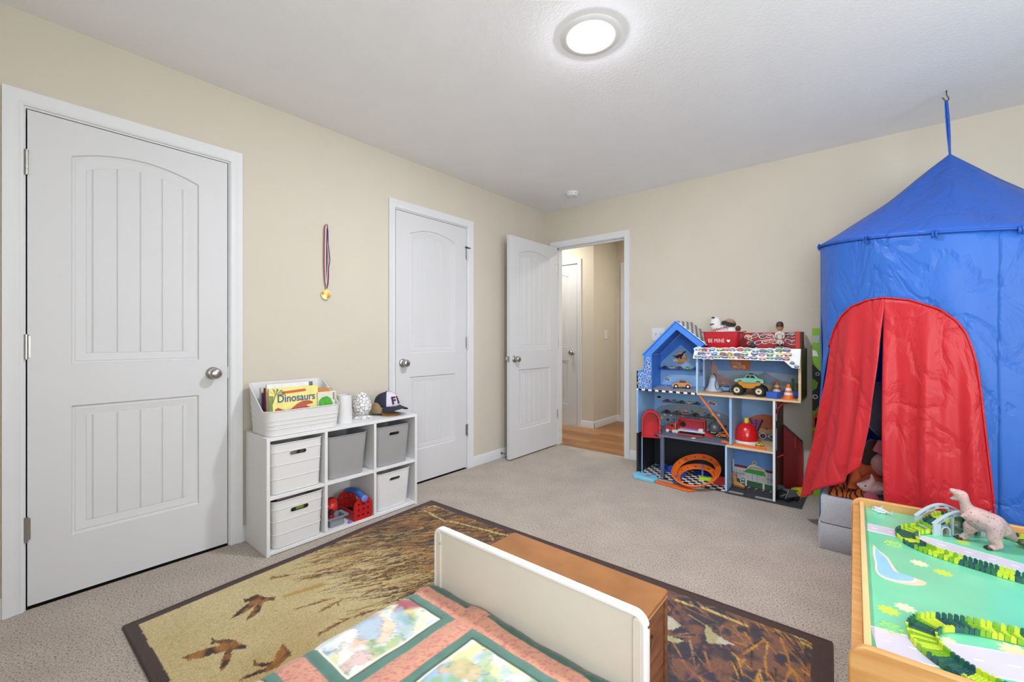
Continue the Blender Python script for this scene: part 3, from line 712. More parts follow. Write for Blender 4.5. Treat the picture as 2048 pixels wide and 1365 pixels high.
# red toolbox, tray and drill in the open cube
m_red = mat('toy_red', 'B5201F', .35, var=.05); m_blue = mat('toy_blue', '3667B4', .4)
tb = thing('toy_toolbox', 'red toy toolbox with round holes and blue handle in the open lower cube', 'toolbox', (.195, -2.318, .0215))
def endpanel(x):
    p = [(-.060, 0), (.060, 0), (.060, .075)] + [(.060 * math.cos(a), .075 + .055 * math.sin(a)) for a in [PI * k / 12 for k in range(1, 12)]] + [(-.060, .075)]
    b = MB(); b.prism(p, 'x', x - .006, x + .006); cut = MB()
    for i in (-1, 0, 1):
        for j in range(3): cut.cyl((x - .02, i * .031, .026 + j * .033), (x + .02, i * .031, .026 + j * .033), .0075, n=10)
    b.build('end_panel', m_red, tb, cut=cut, smooth=30)
endpanel(.095); endpanel(-.095)
MB().box(-.09, .09, -.058, .058, 0, .006).build('tray_floor', m_red, tb, smooth=0)
for s_ in (-1, 1): MB().box(-.09, .09, s_ * .058 - .003, s_ * .058 + .003, 0, .055).build('side_wall', m_red, tb, bevel=.001)
MB().tube([(-.115 + .23 * k / 12, 0, .118 + .030 * math.sin(PI * k / 12)) for k in range(13)], .017, 10, flat=.75).build('handle', m_blue, tb, smooth=60)
b = MB(M=Matrix.Translation((.112, 0, .125)) @ Matrix.Rotation(PI / 2, 4, 'Y')); b.lathe([(.014, -.012), (.020, -.006), (.020, .004), (.014, .008)], n=16).build('handle_knob', mat('toy_periwinkle', '6F7FD0', .5), tb)
for k in range(3): MB().cyl((.05 - .05 * k, .02 * (k - 1), .02), (-.02 - .02 * k, .03 - .03 * k, .03), .006, n=8).build('toy_tool', m_black, tb)
tr = thing('toy_tray', 'grey plastic toy tray at the front of the open lower cube', 'tray', (.238, -2.470, .0215))
b = MB(); b.loft([[(x, y, z) for x, y in rrect(a, c_, .012, 4)] for a, c_, z in ((.07, .085, 0), (.075, .09, .05), (.095, .135, .05), (.095, .135, .056), (.074, .089, .056), (.068, .083, .006))]).build('tray_body', mat('tray_grey', '858B92', .45), tr, smooth=30)
dr = thing('toy_drill', 'red toy power drill resting in the grey tray', 'toy', (.232, -2.488, .029))
M = Matrix.Translation((0, .002, .105)) @ Matrix.Rotation(-.5, 4, 'Z') @ Matrix.Rotation(PI / 2 + .25, 4, 'Y')
MB(M=M).lathe([(0, -.055), (.022, -.053), (.033, -.040), (.036, -.01), (.036, .018), (.030, .034), (.022, .044), (.014, .048), (0, .048)], n=24).build('motor_body', m_red, dr, smooth=50)
MB(M=M).lathe([(.012, .047), (.013, .066), (.006, .080), (0, .081)], n=16).build('chuck', m_black, dr)
MB().loft([[(x + o_, y, z) for x, y in rrect(.030 * s_, .034 * s_, .010, 4)] for o_, s_, z in ((.006, 1.15, 0), (.006, 1.1, .02), (.0, .95, .045), (-.004, .95, .075), (-.006, 1.0, .10))]).build('grip', m_red, dr, smooth=50)
lm = frame((.030, -.018, .112), (.42, .9, 0), (-.3, 0, 1))
MB(M=lm).prism([(.020 * math.cos(2 * PI * k / 20), .010 * math.sin(2 * PI * k / 20)) for k in range(20)], 'z', .004, .0065).build('oval_label', m_wbin, dr)
MB(M=lm).prism([(.014 * math.cos(2 * PI * k / 20), .005 * math.sin(2 * PI * k / 20)) for k in range(20)], 'z', .0065, .0072).build('label_print', m_black, dr)
o = MB(M=Matrix.Rotation(.6, 4, 'Z')).lathe([(.012, 0), (.013, .006), (.010, .012), (0, .013)], n=12).build('toy_gear', mat('toy_violet', '8A6CC0', .5)); o.location = (.285, -2.398, .0215); tag(o, 'small violet toy gear lying beside the red toolbox', 'toy')

# medal on the wall
md = thing('medal', 'gold medal on red white and blue ribbon hanging on the wall', 'medal', (0, -2.405, 1.355))
MB().cyl((0, 0, .471), (.018, 0, .474), .0022, n=8).lathe([(0, 0), (.004, .001), (.004, .003)], (.018, 0, .4735), 8).build('nail', m_nickel, md)
def ribbon(path, wd, m):
    b = MB(); n = len(path)
    for k, (c_, o0, o1) in enumerate(zip(m, (-.5, -.17, .17), (-.17, .17, .5))):
        vs = []; 
        for (x, y, z, wy_) in path: vs += [(x, y + o0 * wd * wy_, z), (x, y + o1 * wd * wy_, z)]
        b.add(vs, [(2 * i, 2 * i + 1, 2 * i + 3, 2 * i + 2) for i in range(n - 1)], k)
    return b.build('ribbon', list(m), md, smooth=180, solid=.0008)
mr, mw, mb = mat('ribbon_red', '9C3A36', .7), mat('ribbon_white', 'D8D4D4', .7), mat('ribbon_blue', '2E2F5E', .7)
ribbon([(.012, -.001, .472, .5), (.014, -.003, .45, 1), (.012, -.005, .35, 1), (.012, -.006, .22, 1), (.012, -.003, .12, .8), (.012, .001, .075, .45)], .022, (mr, mw, mb))
ribbon([(.016, .002, .472, .4), (.012, .007, .43, .55), (.010, .011, .36, .4), (.012, .019, .27, .5), (.013, .021, .245, .4), (.013, .011, .205, .5), (.013, .010, .15, .6), (.014, .006, .10, .6), (.013, .001, .072, .4)], .024, (mw, mr, mb))
MB(M=Matrix.Translation((.010, -.001, .030)) @ Matrix.Rotation(PI / 2 - .12, 4, 'Y') @ Matrix.Rotation(.25, 4, 'X')).lathe([(0, -.002), (.026, -.002), (.030, 0), (.030, .003), (.026, .0035), (.024, .0025), (0, .0025)], n=28).build('disc', mat('medal_gold', 'B79A58', .3, .9, var=.15, vs=80.), md, smooth=40)
MB().tube([(.012, .005 * math.cos(a), .068 + .006 * math.sin(a)) for a in [2 * PI * k / 14 for k in range(14)]], .0012, 6, closed=True).build('ring', mat('medal_gold', 'B79A58'), md)
# ------------------------------------------------------------------ rug (pattern woven as point colours)
def vn(x, y, seed=0):
    xi = np.floor(x).astype(np.int64); yi = np.floor(y).astype(np.int64); fx = x - xi; fy = y - yi
    fx = fx * fx * (3 - 2 * fx); fy = fy * fy * (3 - 2 * fy)
    def h(a, b):
        n = (a * 374761393 + b * 668265263 + seed * 144665) & 0xffffffff
        n = ((n ^ (n >> 13)) * 1274126177) & 0xffffffff
        return ((n ^ (n >> 16)) & 0xffff) / 65535.
    return (h(xi, yi) * (1 - fx) + h(xi + 1, yi) * fx) * (1 - fy) + (h(xi, yi + 1) * (1 - fx) + h(xi + 1, yi + 1) * fx) * fy
def fbm(x, y, seed=0, o=4):
    s = 0; a = .5; t_ = 0
    for k in range(o):
        s = s + a * vn(x * 2 ** k, y * 2 ** k, seed + k); t_ += a; a *= .5
    return s / t_
L3 = lambda c: np.array(lin(c)[:3])
class Paint:
    def __init__(s, lu, lv, st):
        s.st = st; s.nu = int(round(lu / st)) + 1; s.nv = int(round(lv / st)) + 1
        s.U, s.V = np.meshgrid(np.linspace(0, lu, s.nu), np.linspace(0, lv, s.nv)); s.c = np.zeros((s.nv, s.nu, 3))
    def mask(s, m, col, a=1.):
        m = np.clip(m * a, 0, 1)[..., None]; s.c = s.c * (1 - m) + L3(col) * m
    def win(s, x0, x1, y0, y1):
        i0 = max(0, int(x0 / s.st)); i1 = min(s.nu, int(x1 / s.st) + 2); j0 = max(0, int(y0 / s.st)); j1 = min(s.nv, int(y1 / s.st) + 2)
        return (slice(j0, j1), slice(i0, i1)) if i1 > i0 and j1 > j0 else None
    def stroke(s, p, q, w0, w1, col, a=1.):
        m_ = max(w0, w1) + .01; w = s.win(min(p[0], q[0]) - m_, max(p[0], q[0]) + m_, min(p[1], q[1]) - m_, max(p[1], q[1]) + m_)
        if not w: return
        U, V = s.U[w], s.V[w]; dx, dy = q[0] - p[0], q[1] - p[1]; L = dx * dx + dy * dy + 1e-9
        t_ = np.clip(((U - p[0]) * dx + (V - p[1]) * dy) / L, 0, 1)
        d_ = np.hypot(U - p[0] - t_ * dx, V - p[1] - t_ * dy) + (vn(U * 160, V * 160, 3) - .5) * .004
        al = np.clip((w0 + (w1 - w0) * t_ - d_) / (s.st * 1.0) + .5, 0, 1)[..., None] * a
        s.c[w] = s.c[w] * (1 - al) + L3(col) * al
    def poly(s, pts, cols, sd=5):
        xs = [p[0] for p in pts]; ys = [p[1] for p in pts]; w = s.win(min(xs), max(xs), min(ys), max(ys))
        U = s.U[w] + (vn(s.U[w] * 200, s.V[w] * 200, 1) - .5) * .008; V = s.V[w] + (vn(s.U[w] * 200, s.V[w] * 200, 2) - .5) * .008
        ins = np.zeros(U.shape, bool); n = len(pts)
        for i in range(n):
            (x0, y0), (x1, y1) = pts[i], pts[(i + 1) % n]
            c = ((y0 > V) != (y1 > V)) & (U < (x1 - x0) * (V - y0) / (y1 - y0 + 1e-12) + x0); ins ^= c
        t_ = np.clip((fbm(s.U[w] * 28, s.V[w] * 28, sd) - .38) * 4, 0, 1)[..., None]
        col = L3(cols[0]) * (1 - t_) + L3(cols[1]) * t_
        s.c[w] = np.where(ins[..., None], col, s.c[w])
def weave(o, arr):
    ca = o.data.color_attributes.new('weave', 'FLOAT_COLOR', 'POINT')
    buf = np.ones((arr.shape[0], 4), np.float32); buf[:, :3] = arr; ca.data.foreach_set('color', buf.ravel())
def fastgrid(name, P, m, parent=None):
    nv, nu = P.shape[:2]; me = bpy.data.meshes.new(name)
    idx = np.arange(nv * nu).reshape(nv, nu)
    q = np.stack([idx[:-1, :-1], idx[:-1, 1:], idx[1:, 1:], idx[1:, :-1]], -1).reshape(-1, 4)
    me.vertices.add(nv * nu); me.vertices.foreach_set('co', P.reshape(-1).astype(np.float32))
    me.loops.add(q.size); me.loops.foreach_set('vertex_index', q.ravel().astype(np.int32))
    me.polygons.add(len(q)); me.polygons.foreach_set('loop_start', np.arange(0, q.size, 4, dtype=np.int32))
    me.polygons.foreach_set('use_smooth', np.ones(len(q), bool))
    me.update(calc_edges=True); me.validate(); me.materials.append(m)
    o = bpy.data.objects.new(name, me); COL.objects.link(o); o.parent = parent
    return o
RA, RB, RC = np.array([.445, -3.428]), np.array([.356, -1.842]), np.array([2.542, -1.793])
RU, RV = RC - RB, RA - RB; LU, LV = np.hypot(*RU), np.hypot(*RV)
pa = Paint(LU, LV, .004); U, V = pa.U, pa.V
tan_ = np.clip((fbm(U * 3, V * 3, 11) - .3) * 2.2, 0, 1)[..., None]
pa.c = L3('CFBE90') * (1 - tan_) + L3('B9A36C') * tan_
pa.mask(np.clip((vn(U * 210, V * 210, 9) - .72) * 4, 0, 1), '9A854F', .6)
pa.mask(np.clip((.95 - V) / .7 + (fbm(U * 6, V * 6, 4) - .5) * .9, 0, 1) * np.clip((LU - U) * 3, 0, 1), 'A98C4C', .6)
# dark lower ground of the scene (towards the far and right sides)
dk = np.clip((U - 1.15) / .35 + (fbm(U * 5, V * 5, 21) - .5) * 1.4, 0, 1)
t_ = np.clip((fbm(U * 22, V * 22, 31) - .42) * 6, 0, 1)[..., None]
gcol = L3('3A333E') * (1 - t_) + L3('76503F') * t_
pa.c = pa.c * (1 - dk[..., None]) + gcol * dk[..., None]
gm = np.clip(1.25 - V / .62 - np.clip(U - .75, 0, 1) * .3 + (fbm(U * 5 + V * 3, V * 3, 17) - .5) * 1.3, 0, 1) * np.clip((1.5 - U) / .3, 0, 1)
gx = fbm(U * 10 + V * 16, V * 7 - U * 8, 23, 4); tg = np.clip((gx - .36) * 4.2, 0, 1)[..., None]; g2 = np.clip((fbm(U * 7, V * 7, 29) - .52) * 6, 0, 1)[..., None]
gcol2 = (L3('33221A') * (1 - tg) + L3('8A5C2C') * tg) * (1 - g2 * .5) + L3('9C6632') * g2 * .5
pa.c = pa.c * (1 - gm[..., None] * .92) + gcol2 * gm[..., None] * .92
R_ = random.Random(12)
pal = ['2B1E16', '3A2416', '5C3A1C', '6E4520', '8A5A26', 'A2702F', '4A2E18', 'B99A55', '1E1712']
for k in range(2600):     # marsh grass leaning out of the far corner
    v = R_.random() ** 1.0 * .86; u = .03 + R_.random() * (.75 + .3 * R_.random())
    dens = 1.1 - v / .9 - .12 * abs(u - .35)
    if R_.random() > dens + .15: continue
    l = .05 + R_.random() * .16; a = math.radians(118 + R_.gauss(0, 15)); c_ = R_.choice(pal if v < .55 else pal[:7] + ['C2A866', 'B3934C'])
    w0 = .0015 + R_.random() * .0045
    pa.stroke((u, v), (u + l * math.cos(a), v + l * math.sin(a)), w0, .0006, c_)
for k in range(150):
    v = .03 + R_.random() * .5; u = .04 + R_.random() * .85; l = .04 + R_.random() * .11; a = math.radians(125 + R_.gauss(0, 14))
    pa.stroke((u, v), (u + l * math.cos(a), v + l * math.sin(a)), .003 + R_.random() * .007, .0015, R_.choice(['1E1816', '2B1E16', '231A16', 'A5662A', 'B0742F']), .9)
for k in range(620):      # tangled reeds of the right part
    u = 1.15 + R_.random() * 1.0; v = R_.random() * 1.55; l = .03 + R_.random() * .12; a = math.radians(R_.choice([35, 60, 120, 150]) + R_.gauss(0, 18))
    pa.stroke((u, v), (u + l * math.cos(a), v + l * math.sin(a)), .0015 + R_.random() * .004, .001, R_.choice(['8A5A48', '2C2834', '8A6040', '9A6C44', '453842', 'A27848', '27232E', '7A5548', 'A07A62'] if u < 1.95 else ['B98236', 'A8702E', '2A1E18', '4A2C1A', 'C89A50', '8A5A26']))
for k in range(90):
    u = 1.9 + R_.random() * .22; v = R_.random() * .8; a = math.radians(60 + R_.gauss(0, 25)); l = .08
    pa.stroke((u, v), (u + l * math.cos(a), v + l * math.sin(a)), .004, .001, R_.choice(['B07A30', 'C08C3C', '99652A', '2A1E18']))
for pts in ([(1.66, .22), (1.72, .25), (1.70, .30), (1.66, .31)], [(1.68, .34), (1.75, .33), (1.73, .36), (1.68, .37)], [(1.79, .18), (1.83, .22), (1.90, .24), (1.86, .27), (1.82, .29), (1.80, .24)], [(1.30, .5), (1.36, .52), (1.33, .58)]):
    pa.poly(pts, ('A39C6E', 'BDB7A4'), 8)
for a, b_ in (((1.66, .10), (1.72, .10)), ((1.76, .085), (1.92, .10)), ((2.06, .045), (2.10, .06)), ((2.10, .075), (2.135, .10)), ((.07, .14), (.09, .045)), ((.09, .06), (.17, .05)), ((.10, .15), (.18, .15)), ((.18, .16), (.31, .17)), ((.33, .16), (.44, .133)), ((.44, .135), (.56, .118)), ((.56, .118), (.66, .10)), ((.64, .11), (.73, .085)), ((.66, .15), (.70, .18)), ((.8, .11), (1.2, .12)), ((1.25, .12), (1.6, .1))):
    pa.stroke(a, b_, .009, .007, 'C9B06A', .9)
    pa.stroke((a[0], a[1] + .012), (b_[0], b_[1] + .012), .003, .002, '6A4A22', .8)
    for k in range(4):
        q = R_.random(); p = (a[0] + (b_[0] - a[0]) * q, a[1] + (b_[1] - a[1]) * q); pa.stroke((p[0] - .02, p[1] - .03), (p[0] + .02, p[1] + .03), .0018, .001, '3A2416')
for p, q in (((.47, .965), (.723, .645)), ((.513, .981), (.73, .645)), ((.529, .969), (.747, .655)), ((.615, 1.008), (.751, .669)), ((.647, .998), (.782, .724)), ((.696, .932), (.771, .714)), ((.28, .90), (.56, .60)), ((.281, .795), (.5, .52)), ((.35, .98), (.6, .62)), ((.208, .677), (.4, .42)), ((.16, 1.02), (.40, .60)), ((.3, .927), (.52, .55)), ((.587, .779), (.70, .55))):
    mid = ((p[0] + q[0]) / 2 + .02, (p[1] + q[1]) / 2 + .02); pa.stroke(p, mid, .0012, .0022, '6A4A22'); pa.stroke(mid, q, .0022, .003, '4A2E18')
for p, q in (((.433, 1.121), (.494, .98)), ((.529, 1.068), (.529, .969)), ((.649, 1.149), (.658, 1.045)), ((.653, 1.042), (.696, .932)), ((.124, 1.082), (.162, 1.023)), ((.228, 1.011), (.298, .927)), ((.572, .885), (.587, .779)), ((.257, .977), (.281, .902)), ((.24, .923), (.281, .795)), ((.144, .888), (.144, .85)), ((.167, .792), (.208, .677))):
    for k in range(26):
        t0 = R_.random(); p_ = (p[0] + (q[0] - p[0]) * t0, p[1] + (q[1] - p[1]) * t0); dx, dy = p[0] - q[0], p[1] - q[1]; l = math.hypot(dx, dy); e = R_.gauss(0, .35)
        ux, uy = dx / l, dy / l; c_, s__ = math.cos(e), math.sin(e); ln = .018 + R_.random() * .016
        pa.stroke(p_, (p_[0] + (ux * c_ - uy * s__) * ln, p_[1] + (ux * s__ + uy * c_) * ln), .0035, .0008, R_.choice(['6E4420', '8A5A26', '5A3418', '9A6A30']))
pa.stroke((.307, 1.113), (.352, .978), .010, .018, 'B58A36', .8)
birds = ([(.196, 1.237), (.181, 1.225), (.2, 1.222), (.195, 1.205), (.202, 1.18), (.248, 1.168), (.282, 1.138), (.3, 1.154), (.281, 1.177), (.282, 1.192), (.336, 1.226), (.346, 1.255), (.348, 1.283), (.317, 1.254), (.284, 1.227), (.268, 1.203), (.281, 1.237), (.29, 1.277), (.289, 1.318), (.256, 1.272), (.231, 1.219), (.217, 1.234)],
         [(.39, 1.411), (.355, 1.394), (.382, 1.392), (.4, 1.37), (.431, 1.349), (.47, 1.343), (.499, 1.332), (.514, 1.342), (.491, 1.36), (.488, 1.374), (.536, 1.399), (.557, 1.421), (.56, 1.436), (.504, 1.413), (.472, 1.39), (.45, 1.424), (.441, 1.456), (.416, 1.484), (.386, 1.493), (.392, 1.466), (.4, 1.424), (.428, 1.388), (.397, 1.396)],
         [(.62, 1.357), (.592, 1.344), (.62, 1.342), (.643, 1.324), (.654, 1.303), (.626, 1.284), (.594, 1.247), (.65, 1.249), (.677, 1.256), (.685, 1.283), (.69, 1.306), (.688, 1.33), (.671, 1.367), (.658, 1.398), (.651, 1.415), (.646, 1.388), (.657, 1.353), (.671, 1.328), (.644, 1.343)])
for k, p in enumerate(birds): pa.poly(p, ('3A2418', '9A6428'), 40 + k)
# flecks of yarn
fl_ = (vn(U * 250, V * 250, 77) - .5) * .35 + 1; pa.c *= fl_[..., None]
wob = (vn(U * 60, V * 60, 5) - .5) * .006
bd = (U + wob < .042) | (V + wob < .05) | (U - wob > LU - .062) | (V - wob > LV - .042)
pa.c = np.where(bd[..., None], L3('3E2A26') * fl_[..., None] ** .5, pa.c)
hz = .011 + .0015 * np.sin(U * 9 + 2) * np.sin(V * 7)
edge = np.minimum(np.minimum(U, LU - U), np.minimum(V, LV - V)); hz = np.where(edge < .001, .001, np.where(edge < .011, hz + .0015, hz))
XY = RB + U[..., None] / LU * RU + V[..., None] / LV * RV
XY = XY + np.stack([-.012 * np.exp(-((V - .55) / .18) ** 2) * np.exp(-U / .3), 0 * U], -1)
ru = fastgrid('rug', np.concatenate([XY, hz[..., None]], -1), attr_mat('rug_pile', .95, .6, 330.))
weave(ru, pa.c.reshape(-1, 3)); tag(ru, 'brown bordered rug woven with flying ducks, wheat and marsh grass', 'rug')

# ------------------------------------------------------------------ toddler bed, mattress, quilt, brown crate
m_bed = mat('cream_bed_paint', 'D5CDC0', .4, var=.015); m_bedw = mat('white_bed_edge', 'E9E7E3', .35, var=.01)
BX0, BX1, BY = 1.462, 2.236, -2.737
bed = thing('toddler_bed', 'cream painted toddler bed with flat footboard standing on the rug', 'bed', (1.849, -3.4, .012))
bo = (-1.849, 3.4, -.012)
ft = .450
b = MB(bo); b.box(BX0 + .034, BX1 - .034, BY - .005, BY + .010, .085, ft - .008).build('footboard_panel', m_bed, bed, bevel=.001, seg=1, smooth=0)
prof = rrect(.014, .026, .006, 5)
def edge_bar(path, name):
    """white rounded frame bar swept along the footboard outline"""
    b = MB(bo); P_ = [Vector(p) for p in path]; rings = []
    for i, p in enumerate(P_):
        d_ = (P_[min(i + 1, len(P_) - 1)] - P_[max(i - 1, 0)]).normalized(); nrm = Vector((-d_.z, 0, d_.x))
        rings.append([tuple(p + nrm * q[0] + Vector((0, q[1], 0))) for q in prof])
    b.loft(rings); return b.build(name, m_bedw, bed, smooth=40)
rr = .035; yb = BY + .002
def corner(cx, cz, a0, a1): return [(cx + (rr - .007) * math.cos(math.radians(a0 + (a1 - a0) * k / 6)), yb, cz + (rr - .007) * math.sin(math.radians(a0 + (a1 - a0) * k / 6))) for k in range(7)]
edge_bar([(BX0 + .007, yb, .012)] + corner(BX0 + rr, ft - rr, 180, 90) + corner(BX1 - rr, ft - rr, 90, 0) + [(BX1 - .007, yb, .012)], 'footboard_edge')
for x in (BX0 + .024, BX1 - .024):
    b = MB(bo); b.prism(rrpoly(x - .012, x + .012, .013, ft - .014, .009, 4), 'y', BY - .011, BY + .012); b.build('footboard_post', m_bed, bed, bevel=.003)
for p in ((BX1 + .0005, BY + .002, ft - .030), ):
    MB(bo).cyl((p[0] - .004, p[1], p[2]), (p[0] + .0012, p[1], p[2]), .0045, n=12).build('screw', m_nickel, bed)
MB(bo).cyl((BX0 + .037, BY - .0165, ft - .050), (BX0 + .037, BY - .013, ft - .050), .0045, n=12).build('screw', mat('screw_cap', 'B9B2A4', .5), bed)
for x in (BX0 + .004, BX1 - .026): MB(bo).box(x, x + .022, -4.06, BY - .014, .10, .20).build('side_rail', m_bed, bed, bevel=.003)
b = MB(bo); b.prism(rrpoly(BX0, BX1, .012, .62, .06, 6), 'y', -4.085, -4.06); b.build('headboard', m_bed, bed, bevel=.004)
for k in range(9): MB(bo).box(BX0 + .026, BX1 - .026, -4.0 + k * .145, -3.93 + k * .145, .125, .137).build('slat', m_bed, bed, smooth=0)
mt = MB(); mt.loft([[(x, y, z) for x, y in rrect(.700 - i, 1.285 - i, .05, 5)] for i, z in ((.02, 0), (0, .012), (0, .088), (.02, .1))])
mo = mt.build('mattress', mat('mattress_white', 'DCDAD6', .9), smooth=40); mo.location = (1.849, -3.400, .1385); tag(mo, 'white mattress under the quilt on the toddler bed', 'mattress')
# quilt
qs, qy0, qy1 = .0055, -2.7535, -4.04
hang = .17; wq = .752
nu = int((wq + 2 * hang) / qs); nv_ = int((qy0 - qy1) / qs)
S, T = np.meshgrid(np.linspace(-hang, wq + hang, nu), np.linspace(0, qy0 - qy1, nv_))
X = 1.470 + S; Y = qy0 - T
bx = (X - 1.735) % .44; by = (-2.826 - Y) % .444; border = Y > -2.826
inblk = (bx < .37) & (by < .372) & ~border
dE = np.minimum(np.minimum(bx, .37 - bx), np.minimum(by, .372 - by)); pic = inblk & (dE > .034)
c = np.zeros(X.shape + (3,))
n1 = fbm(X * 70, Y * 70, 3, 1); ln = np.abs(np.sin(n1 * 16)); vin = np.clip((.42 - ln) * 4, 0, 1)[..., None]
n0 = fbm(X * 40, Y * 40, 8, 2)[..., None]
c[:] = L3('C98E79'); c = c * (1 - n0 * .35) + L3('D8A878') * n0 * .35; c = c * (1 - vin * .7) + L3('B4586A') * vin * .7
grn = L3('55796D') * (.85 + .3 * fbm(X * 30, Y * 30, 5)[..., None])
c = np.where((inblk & ~pic)[..., None], grn, c)
strip = (Y > -2.778) & ((X < 1.660) | (X > 1.745)); c = np.where(strip[..., None], L3('2F5A4C'), c)
p_ = fbm(X * 9, Y * 9, 51); p2 = fbm(X * 13 + 5, Y * 13, 61); p3 = fbm(X * 16, Y * 16 + 9, 71)
pc = np.zeros_like(c); pc[:] = L3('E4E2DC')
def lay(m, col, k=7.):
    global pc
    m = np.clip(m * k, 0, 1)[..., None]; pc = pc * (1 - m) + L3(col) * m
lay(p2 - .56, 'D9D9A4'); lay(p_ - .56, '9FBBD2'); lay(p3 - .60, '8FB08A'); lay(.34 - p2, 'DDB79A'); lay(.33 - p3, 'B9CBDD'); lay(.27 - p_, 'A8505A')
# clothes, faces and branches of the storybook figures
ix = ((X - 1.735) // .44).astype(int); ph = np.where(ix % 2 == 0, 0., 1.)
wx_ = (fbm(X * 22, Y * 22, 101, 3) - .5) * .075; wy_ = (fbm(X * 22 + 7, Y * 22, 103, 3) - .5) * .075
bx_, by_ = bx + wx_, by + wy_
ex = lambda cx, cy, rx, ry, an=0.: 1 - np.hypot(((bx_ - cx) * np.cos(an) + (by_ - cy) * np.sin(an)) / rx, (-(bx_ - cx) * np.sin(an) + (by_ - cy) * np.cos(an)) / ry)
for k, (m, col) in enumerate(((ex(.27, .12, .07, .035, .5), '8FB0CE'), (ex(.25, .17, .045, .028, .5), 'E3BE98'), (ex(.20, .20, .065, .04, .4), '86A8C6'), (ex(.15, .28, .08, .06), 'EDEBE8'), (ex(.10, .14, .05, .035, -.3), 'CDAE7A'), (ex(.10, .24, .05, .022), 'A9B77E'), (ex(.30, .28, .03, .04), 'D6A0A0'), (ex(.12, .08, .06, .02, .6), '9DB488'), (ex(.31, .20, .02, .05, .3), '8FA878'), (ex(.06, .30, .02, .03), 'B8C6DA'))):
    edge_ = np.clip(1 - np.abs(m - .02) * 18, 0, 1); m2 = np.clip(m * 8, 0, 1)[..., None] * .62; tex = (.9 + .25 * fbm(X * 60, Y * 24, k)[..., None])
    pc = pc * (1 - m2) + L3(col) * tex * m2; e2 = edge_[..., None] * .45; pc = pc * (1 - e2) + L3('5A4A44') * e2
br_ = np.abs(fbm(X * 11, Y * 11, 91, 3) - .5); lay((.006 - br_) * 60, '8A6A50', 1.2)
br2 = np.abs(fbm(X * 26 + 3, Y * 14, 95, 3) - .47); lay((.010 - br2) * 50 * (fbm(X * 8, Y * 8, 97) > .5), '7A9A6A', 1.2)
c = np.where(pic[..., None], pc, c)
seam = inblk & (np.abs(dE - .034) < .004); c = np.where((seam & (np.abs(dE - .036) < .002))[..., None], L3('E9E4D0'), np.where((seam & (dE < .0335))[..., None], L3('3E4A40'), c))
puff = .007 * np.sqrt(np.clip(np.where(inblk, np.minimum(np.abs(dE - .034), dE) / .03, np.minimum(np.minimum(np.abs(bx - .37), .44 - bx), np.minimum(np.abs(by - .372), .444 - by)) / .03), 0, 1))
puff = puff + .007 * fbm(X * 9, Y * 9, 15, 3) + .003 * (fbm(X * 45, Y * 16, 16, 2) - .5)
rad = .03
def side(s):  # cross-section over the mattress edge
    a = np.clip(s / (rad * PI / 2), 0, 1) * PI / 2
    dx = rad * np.sin(a); dz = -rad * (1 - np.cos(a)) - np.clip(s - rad * PI / 2, 0, None)
    return dx, dz
sl = np.clip(-S, 0, None); sr_ = np.clip(S - wq, 0, None); dxl, dzl = side(sl); dxr, dzr = side(sr_)
PX = np.clip(S, 0, wq) + 1.470 - dxl + dxr
hangf = (sl + sr_) > 0
PZ = .2425 + dzl + dzr + np.where(hangf, puff * .3, puff) + .012 * np.exp(-((X - 1.73) / .06) ** 2) * np.exp(-((Y + 2.77) / .03) ** 2)
PX = PX + np.where(S < 0, -1, np.where(S > wq, 1, 0)) * (puff * .8 + .008 * np.sin(Y * 23) * np.clip((sl + sr_) / .1, 0, 1))
PY = Y - .004 * np.sin(X * 40) * (T < .02)
qb = fastgrid('quilt', np.stack([PX, PY, PZ], -1)[:, ::-1].copy(), attr_mat('quilt_cotton', .85, .12, 500., .3, .06))
weave(qb, c[:, ::-1].reshape(-1, 3)); md_ = qb.modifiers.new('solid', 'SOLIDIFY'); md_.thickness = .006; md_.offset = -1
tag(qb, 'patchwork quilt with coral sashing, green frames and pastel storybook panels on the bed', 'quilt')

# brown crate behind the footboard
m_crate = wood('crate_side', '6E442E', '8E5E40', 'Y', 7., .45, 6.); m_crtop = mat('crate_lid', '9A6638', .35, var=.16, vs=9.)
KX0, KX1, KY0, KY1, KH = 1.583, 2.176, -2.702, -2.447, .356
kr = thing('wooden_crate', 'brown wooden crate with lid and hand hole behind the footboard', 'crate', ((KX0 + KX1) / 2, (KY0 + KY1) / 2, .012)); ko = (-(KX0 + KX1) / 2, -(KY0 + KY1) / 2, -.012)
b = MB(ko); b.prism(rrpoly(KX0 - .004, KX1 + .004, KY0 - .004, KY1 + .004, .014, 5), 'z', KH - .012, KH); b.build('lid', m_crtop, kr, bevel=.002)
MB(ko).prism(rrpoly(KX0 - .0042, KX1 + .0042, KY0 - .0042, KY1 + .0042, .014, 5), 'z', KH - .016, KH - .0125).build('lid_edge', mat('lid_edge', 'C7A07A', .5), kr)
zz = [.016, .085, .153, .221, KH - .0165]
for xs, nm in ((KX1, 1), (KX0 + .012, 0)):
    for i in range(4):
        b = MB(ko); b.box(xs - .012, xs, KY0 + .006, KY1 - .030, zz[i] + .0012, zz[i + 1] - .0012); cut = None
        if i == 3:
            cut = MB(ko); cut.prism(rrpoly(-2.640, -2.552, .248, .284, .017, 5), 'x', xs - .03, xs + .03)
        b.build('side_plank', m_crate, kr, bevel=.0012, seg=1, cut=cut, smooth=30)
for ys in (KY0, KY1 - .012):
    for i in range(4): MB(ko).box(KX0 + .014, KX1 - .014, ys, ys + .012, zz[i] + .0012, zz[i + 1] - .0012).build('long_plank', m_crate, kr, bevel=.0012, seg=1, smooth=0)
